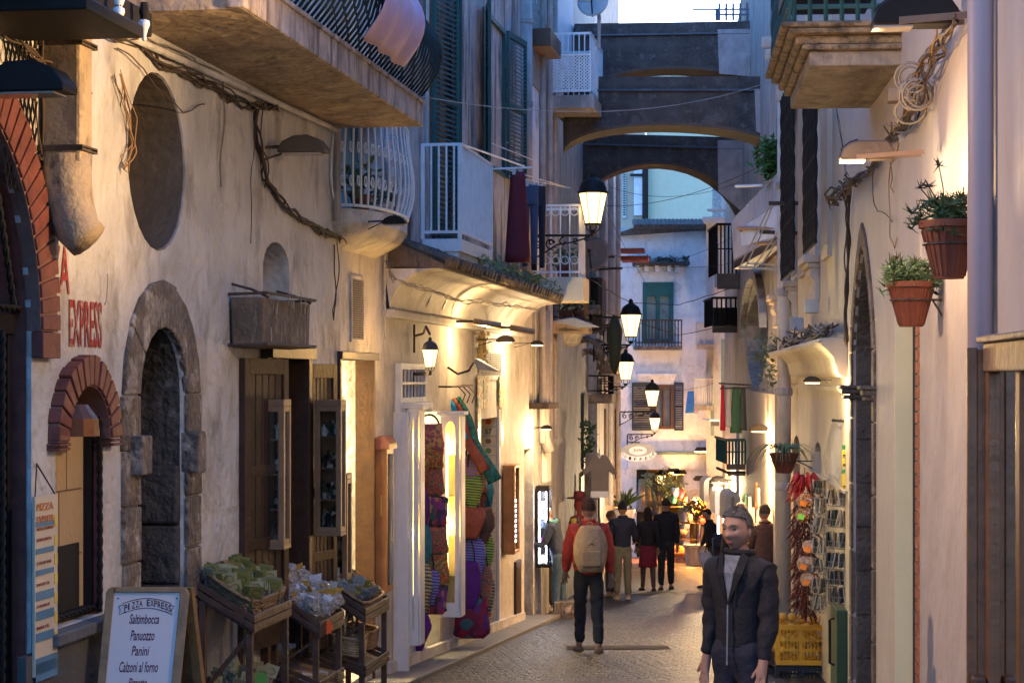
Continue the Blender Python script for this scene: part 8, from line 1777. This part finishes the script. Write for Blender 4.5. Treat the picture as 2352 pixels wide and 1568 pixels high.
        for nm in'LR': skin('stocking',[J['hp'+nm],J['kn'+nm],J['an'+nm]],[(0,1),(1,2)],[.09,.064,.046],cm('stock',bot),t,M4,sub)
    for nm in'LR': a,b=J['an'+nm],J['to'+nm]; skin('shoe',[a+V((0,-.05,-.03)),a+V((0,.02,-.03)),b+V((0,.03,-.012))],[(0,1),(1,2)],[(.055,.055),(.06,.055),(.056,.042)],cm('shoe',shoe),t,M4,sub)
    if scarf: m=MB(); m.tube([M4@(neck+V((.085*math.cos(i*.7),.085*math.sin(i*.7),-.015+.01*math.sin(i)))) for i in range(10)],.035,7); m.build('scarf',cm('scarf',scarf),t,smooth=True)
    return t,M4,J,sp
# seven walkers and shoppers (walking away = facing +Y)
A1,_m,_j,_s=person('elderly bald man in a dark jacket and jeans peering into the lit hat showcase',1284,1418,31,1.35,1.74,legs=((.08,.1),(-.05,.02)),arms=((.35,1.2,.1),(.4,.9,.12)),lean=.22,head=(0,.45),top=(.035,.045,.07),bot=(.05,.085,.12),hair=(.4,.38,.36),bald=True,scarf=(.1,.25,.2),shoe=(.02,.02,.02))
Bp,Mb,Jb,sb2=person('walker in a red jacket carrying a tan backpack, seen from behind',1352,1490,23.6,.05,1.78,legs=((.18,.1),(-.18,.1)),arms=((.15,.3,.22),(-.1,.3,.22)),top=(.5,.05,.03),bot=(.02,.02,.024),hair=(.09,.035,.02),bulk=1.18,shoe=(.16,.1,.06),sub=2)
# backpack worn by him: its own thing
bp=T('backpack','bulging tan backpack worn over the red jacket','backpack',Mb@V((0,-.25,.98)))
m=MB(); P=[];K=20;N=12
for j in range(N+1):
    v=j/N; w=.195*(math.sin(math.pi*(.12+.8*v)))**.45; d=.13*(math.sin(math.pi*(.1+.78*v)))**.5*(1.15-.4*v)
    for i in range(K): a=2*math.pi*i/K; c,s=math.cos(a),math.sin(a); P.append(Mb@V((w*math.copysign(abs(c)**.6,c),-.235+d*math.copysign(abs(s)**.7,s)+.01*math.sin(3*a+5*v),.93+.52*v)))
m.add(P,[[j*K+i,j*K+(i+1)%K,(j+1)*K+(i+1)%K,(j+1)*K+i] for j in range(N) for i in range(K)]+[list(range(K)),list(range(N*K,(N+1)*K))]); tan=M('canvas_tan',(.38,.25,.14),rough=.85,var=.2,scale=6,bump=.6,bs=30); m.build('pack_body',tan,bp,smooth=True)
m=MB(); P=[Mb@V((.1*math.cos(math.pi*i/8),-.37+.015*math.sin(math.pi*i/8),1.0+.16*math.sin(math.pi*i/8))) for i in range(9)]; m.tube(P+[P[0]],.008,5); m.tube([Mb@V((-.155,-.28,1.12)),Mb@V((0,-.375,1.27)),Mb@V((.155,-.28,1.12))],.006,5); m.build('zips',M('canvas_dark',(.1,.06,.035)),bp)
m=MB(); m.tube([Mb@V((.03*math.cos(i),-.2+.03*math.sin(i)*0,1.47+.02*math.sin(i))) for i in range(7)],.008,5); m.build('carry_loop',tan,bp)
m=MB(); m.hexa([Mb@V((x,y,z)) for z in(1.0,1.18) for x,y in((-.11,-.385),(.11,-.385),(.11,-.33),(-.11,-.33))]); m.build('front_pocket',M('canvas_tan2',(.34,.22,.12),bump=.5),bp,bevel=.02)
for sd in(-1,1): m=MB(); m.tube([Mb@V((sd*.1,-.19,1.42)),Mb@V((sd*.12,-.02,1.515)),Mb@V((sd*.12,.14,1.4)),Mb@V((sd*.14,.12,1.1)),Mb@V((sd*.16,-.12,1.0))],.018,6); m.build('strap',M('canvas_dark',(.1,.06,.035)),bp,smooth=True)
person('man in a navy sweater and khaki trousers standing with his back to the camera',1430,1377,36.8,.05,1.76,legs=((.03,.0),(-.04,.02)),arms=((.2,.5,.2),(.25,.9,.2)),head=(0,.1),top=(.018,.022,.045),bot=(.13,.12,.08),hair=(.012,.01,.01),shoe=(.35,.3,.2))
person('person with brown hair and tan shoes half hidden beside the navy sweater man',1402,1367,38,-1.2,1.6,top=(.05,.03,.03),bot=(.06,.05,.045),hair=(.2,.09,.04),shoe=(.4,.25,.08),arms=((.3,1.1,.1),(.2,.9,.1)))
person('woman in a dark coat and red skirt walking away beside a tall companion',1488,1352,40.6,.1,1.66,legs=((.12,.05),(-.15,.08)),arms=((.15,.4,.12),(-.1,.4,.12)),top=(.02,.016,.02),bot=(.1,.06,.05),skirt=(.22,.015,.025),hair=(.03,.015,.012),long_=True,shoe=(.03,.02,.02))
person('tall person in black coat and trousers walking away right of the red skirt',1530,1350,41,-.05,1.84,legs=((-.16,.1),(.16,.06)),arms=((.1,.3,.1),(-.1,.3,.1)),top=(.016,.015,.02),bot=(.015,.015,.018),hair=(.03,.02,.015),bulk=1.08,hem=.85)
F_,Mf,Jf,_=person('person in a black hooded coat walking left with a white carrier bag',1636,1349,42,1.75,1.64,legs=((.3,.1),(-.25,.25)),arms=((.15,.25,.1),(.1,.4,.1)),lean=.12,head=(0,.2),top=(.014,.013,.016),bot=(.07,.065,.045),hair=(.012,.012,.012),bulk=1.12,hem=.76)
c=Mf@(Jf['wrL']+V((0,.02,-.45))); bag('carrier_bag','crumpled white carrier bag held by the person in the black hooded coat',c,.3,.36,.16,M('plastic_bag',(.6,.52,.52),rough=.4,bump=1,bs=18,bd=.04),strap=.08,round_=.3,top=.5,hmat=white,group=None)
H_,Mh,Jh,_=person('person in dark clothes walking away behind the grey haired man at the right',1702,1430,29,.1,1.74,legs=((.14,.06),(-.16,.14)),arms=((.2,.4,.15),(.0,.3,.15)),top=(.03,.022,.024),bot=(.02,.022,.03),hair=(.16,.14,.13),bulk=1.15)
person('person in a brown jacket close to the right hand wall with dark trousers',1757,1440,28.6,.4,1.72,legs=((.05,.02),(-.06,.05)),arms=((.3,1.0,.1),(.2,.9,.1)),top=(.12,.06,.04),bot=(.012,.014,.03),hair=(.05,.035,.03),bulk=1.1,shoe=(.08,.06,.05))
person('stooping shopper in black behind the lit hat showcase with pale shoes',1252,1400,32.6,1.2,1.55,lean=.5,head=(0,.2),legs=((.35,.3),(-.1,.1)),arms=((.6,.6,.1),(.5,.9,.1)),top=(.015,.015,.018),bot=(.02,.02,.02),hair=(.3,.22,.14),shoe=(.5,.5,.4))
# nearest man
G_,Mg,Jg,_=person('grey haired elderly man in a dark jacket close to the camera, walking towards it',1700,2120,11.2,2.5,1.69,legs=((.12,.05),(-.15,.1)),arms=((.1,.25,.1),(-.1,.3,.1)),head=(0,.12),top=(.012,.011,.015),bot=(.015,.016,.028),hair=(.12,.11,.1),bulk=.92,sub=2,vest=(.16,.17,.2))
# pushchair beyond him
t=T('pushchair','dark pushchair with one visible wheel beside the person with the carrier bag','pushchair',DP(1668,1350,41)); b=DP(1668,1350,40.6); b.z=gz(40.6)
for dx,dy in((-.2,0),(.2,0),(-.18,.6),(.18,.6)):
    m=MB(); c=b+V((dx,dy,.14)); m.tube([c+V((0,.13*math.cos(i*.524),.13*math.sin(i*.524))) for i in range(13)],.025,6); w=m.build('wheel',iron,t); m=MB(); m.tube([c-V((.03,0,0)),c+V((.03,0,0))],.04,8)
    for i in range(3): m.tube([c+V((0,.12*math.cos(i*1.05),.12*math.sin(i*1.05))),c-V((0,.12*math.cos(i*1.05),.12*math.sin(i*1.05)))],.008,4)
    m.build('hub',M('hub_grey',(.3,.3,.3),metal=.7,rough=.4),w)
m=MB(); m.extr([b+V((-.2,y,z)) for y,z in((0,.45),(.1,.35),(.5,.35),(.7,.85),(.62,.9),(.42,.5),(.1,.5))],(.4,0,0)); m.build('seat',bk,t,bevel=.02); m=MB(); m.grid(lambda u,v: b+V((-.21+.42*u,.62-.35*math.sin(v*1.5),.85+.25*math.cos(v*1.5)-.0)),4,6); m.build('hood',bk,t,solid=.01)
m=MB()
for dx in(-.2,.2): m.tube([b+V((dx,0,.14)),b+V((dx,.35,.4)),b+V((dx,.8,1.0))],.014,5); m.tube([b+V((dx,.6,.14)),b+V((dx,.3,.45))],.014,5)
m.tube([b+V((-.2,.8,1)),b+V((.2,.8,1))],.018,5); m.build('frame',M('tube_grey',(.2,.2,.2),metal=.8,rough=.4),t)
# pieces that only share a mesh become parts of their own
ONE={'portal_capitals':'portal_capital','yellow_bands':'yellow_band','blue_bands':'blue_band','straps':'strap','tile_mural':'tile_panel','pipe_collars':'pipe_collar','side_panel':'side_panel','leg':'leg','screws':'screw','brackets':'bracket','white_windows':'window','windows':'window','narrow_windows':'window','lit_shop_window':'lit_window','folded_doors':'folded_door','iron_hooks':'iron_hook','small_tiled_hoods':'tiled_hood','hood_corbels':'corbel','rain_pipes':'rain_pipe','led_strips':'led_strip','pilaster_strips':'pilaster','twisted_bars':'twisted_bar','slats':'slat','ropes':'rope','window_sill':'window_sill','wheel':'wheel','shelf':'shelf','glass_shelf':'glass_shelf','string_course':'string_course','eyes':'eye','pipe_bracket':'pipe_bracket','stone_console':'stone_console','eyebrows':'eyebrow','lit_strips':'lit_strip','post':'post','folded_leaf':'folded_leaf','dark_pipe':'dark_pipe','roof_edge':'roof_edge','canopy_x':'x','door_frame':'door_frame','flower_stems':'flower_stem','stem':'stem'}
for o in [o for o in bpy.data.objects if o.type=='MESH' and o.name.split('.')[0] in ONE]:
    nm=ONE[o.name.split('.')[0]]; me=o.data
    if me.users>1: continue
    par=list(range(len(me.vertices)))
    def fd(a):
        while par[a]!=a: par[a]=par[par[a]]; a=par[a]
        return a
    for p in me.polygons:
        r=fd(p.vertices[0])
        for v in p.vertices: par[fd(v)]=r
    gp={}
    for p in me.polygons: gp.setdefault(fd(p.vertices[0]),[]).append(p)
    # keep touching boxes of one frame together: split only pieces whose bounds are clearly apart
    bb=[]
    for ps in gp.values():
        vs={v for p in ps for v in p.vertices}; c=[me.vertices[v].co for v in vs]; bb.append([[min(q[i] for q in c)-.004 for i in range(3)],[max(q[i] for q in c)+.004 for i in range(3)],ps])
    ch=True
    while ch and len(bb)>1:
        ch=False
        for i in range(len(bb)):
            for j in range(i+1,len(bb)):
                A,B=bb[i],bb[j]
                if all(A[0][k]<=B[1][k] and B[0][k]<=A[1][k] for k in range(3)):
                    bb[i]=[[min(A[0][k],B[0][k]) for k in range(3)],[max(A[1][k],B[1][k]) for k in range(3)],A[2]+B[2]]; bb.pop(j); ch=True; break
            if ch: break
    if len(bb)<2: o.name=nm; continue
    kids=list(o.children)
    for q,(_,_,ps) in enumerate(bb):
        ix={}; vv=[]; ff=[]
        for p in ps:
            f=[]
            for v in p.vertices:
                if v not in ix: ix[v]=len(vv); vv.append(tuple(me.vertices[v].co))
                f.append(ix[v])
            ff.append(f)
        m2=bpy.data.meshes.new(nm); m2.from_pydata(vv,[],ff); m2.materials.append(me.materials[0])
        if me.polygons[0].use_smooth:
            for p in m2.polygons: p.use_smooth=True
        if q==0: o.data=m2; o.name=nm
        else:
            n=o.copy(); n.data=m2; n.name=nm; COL.objects.link(n)
# ---------- camera, sky, light
cam=bpy.data.cameras.new('camera'); co=bpy.data.objects.new('camera',cam); COL.objects.link(co); SC.camera=co
cam.sensor_width=36; cam.lens=FX/2352*36; cam.shift_y=(HY-784)/2352; cam.clip_end=800; cam.clip_start=.05
co.location=(0,0,0); co.rotation_euler=(math.pi/2,0,0)
w=bpy.data.worlds.new('World'); SC.world=w; w.use_nodes=True; nt=w.node_tree; bg=nt.nodes['Background']
sky=nt.nodes.new('ShaderNodeTexSky'); sky.sky_type='NISHITA'; sky.sun_disc=False; sky.sun_elevation=math.radians(6); sky.sun_rotation=math.radians(15); sky.ozone_density=5; sky.air_density=1.0; sky.dust_density=.6
tn=nt.nodes.new('ShaderNodeMix'); tn.data_type='RGBA'; tn.blend_type='MULTIPLY'; tn.inputs['Factor'].default_value=1; tn.inputs['B'].default_value=(1.0,.96,1.05,1)
nt.links.new(sky.outputs[0],tn.inputs['A']); nt.links.new(tn.outputs['Result'],bg.inputs['Color']); bg.inputs['Strength'].default_value=.15
sl=bpy.data.lights.new('sun','SUN'); sl.energy=.05; sl.angle=math.radians(20); sl.color=(1,.85,.75); so=bpy.data.objects.new('sun',sl); COL.objects.link(so)
so.rotation_euler=(math.radians(70),0,math.radians(-20))
SC.view_settings.view_transform='Standard'; SC.view_settings.look='None'; SC.view_settings.exposure=3.3; SC.view_settings.gamma=1
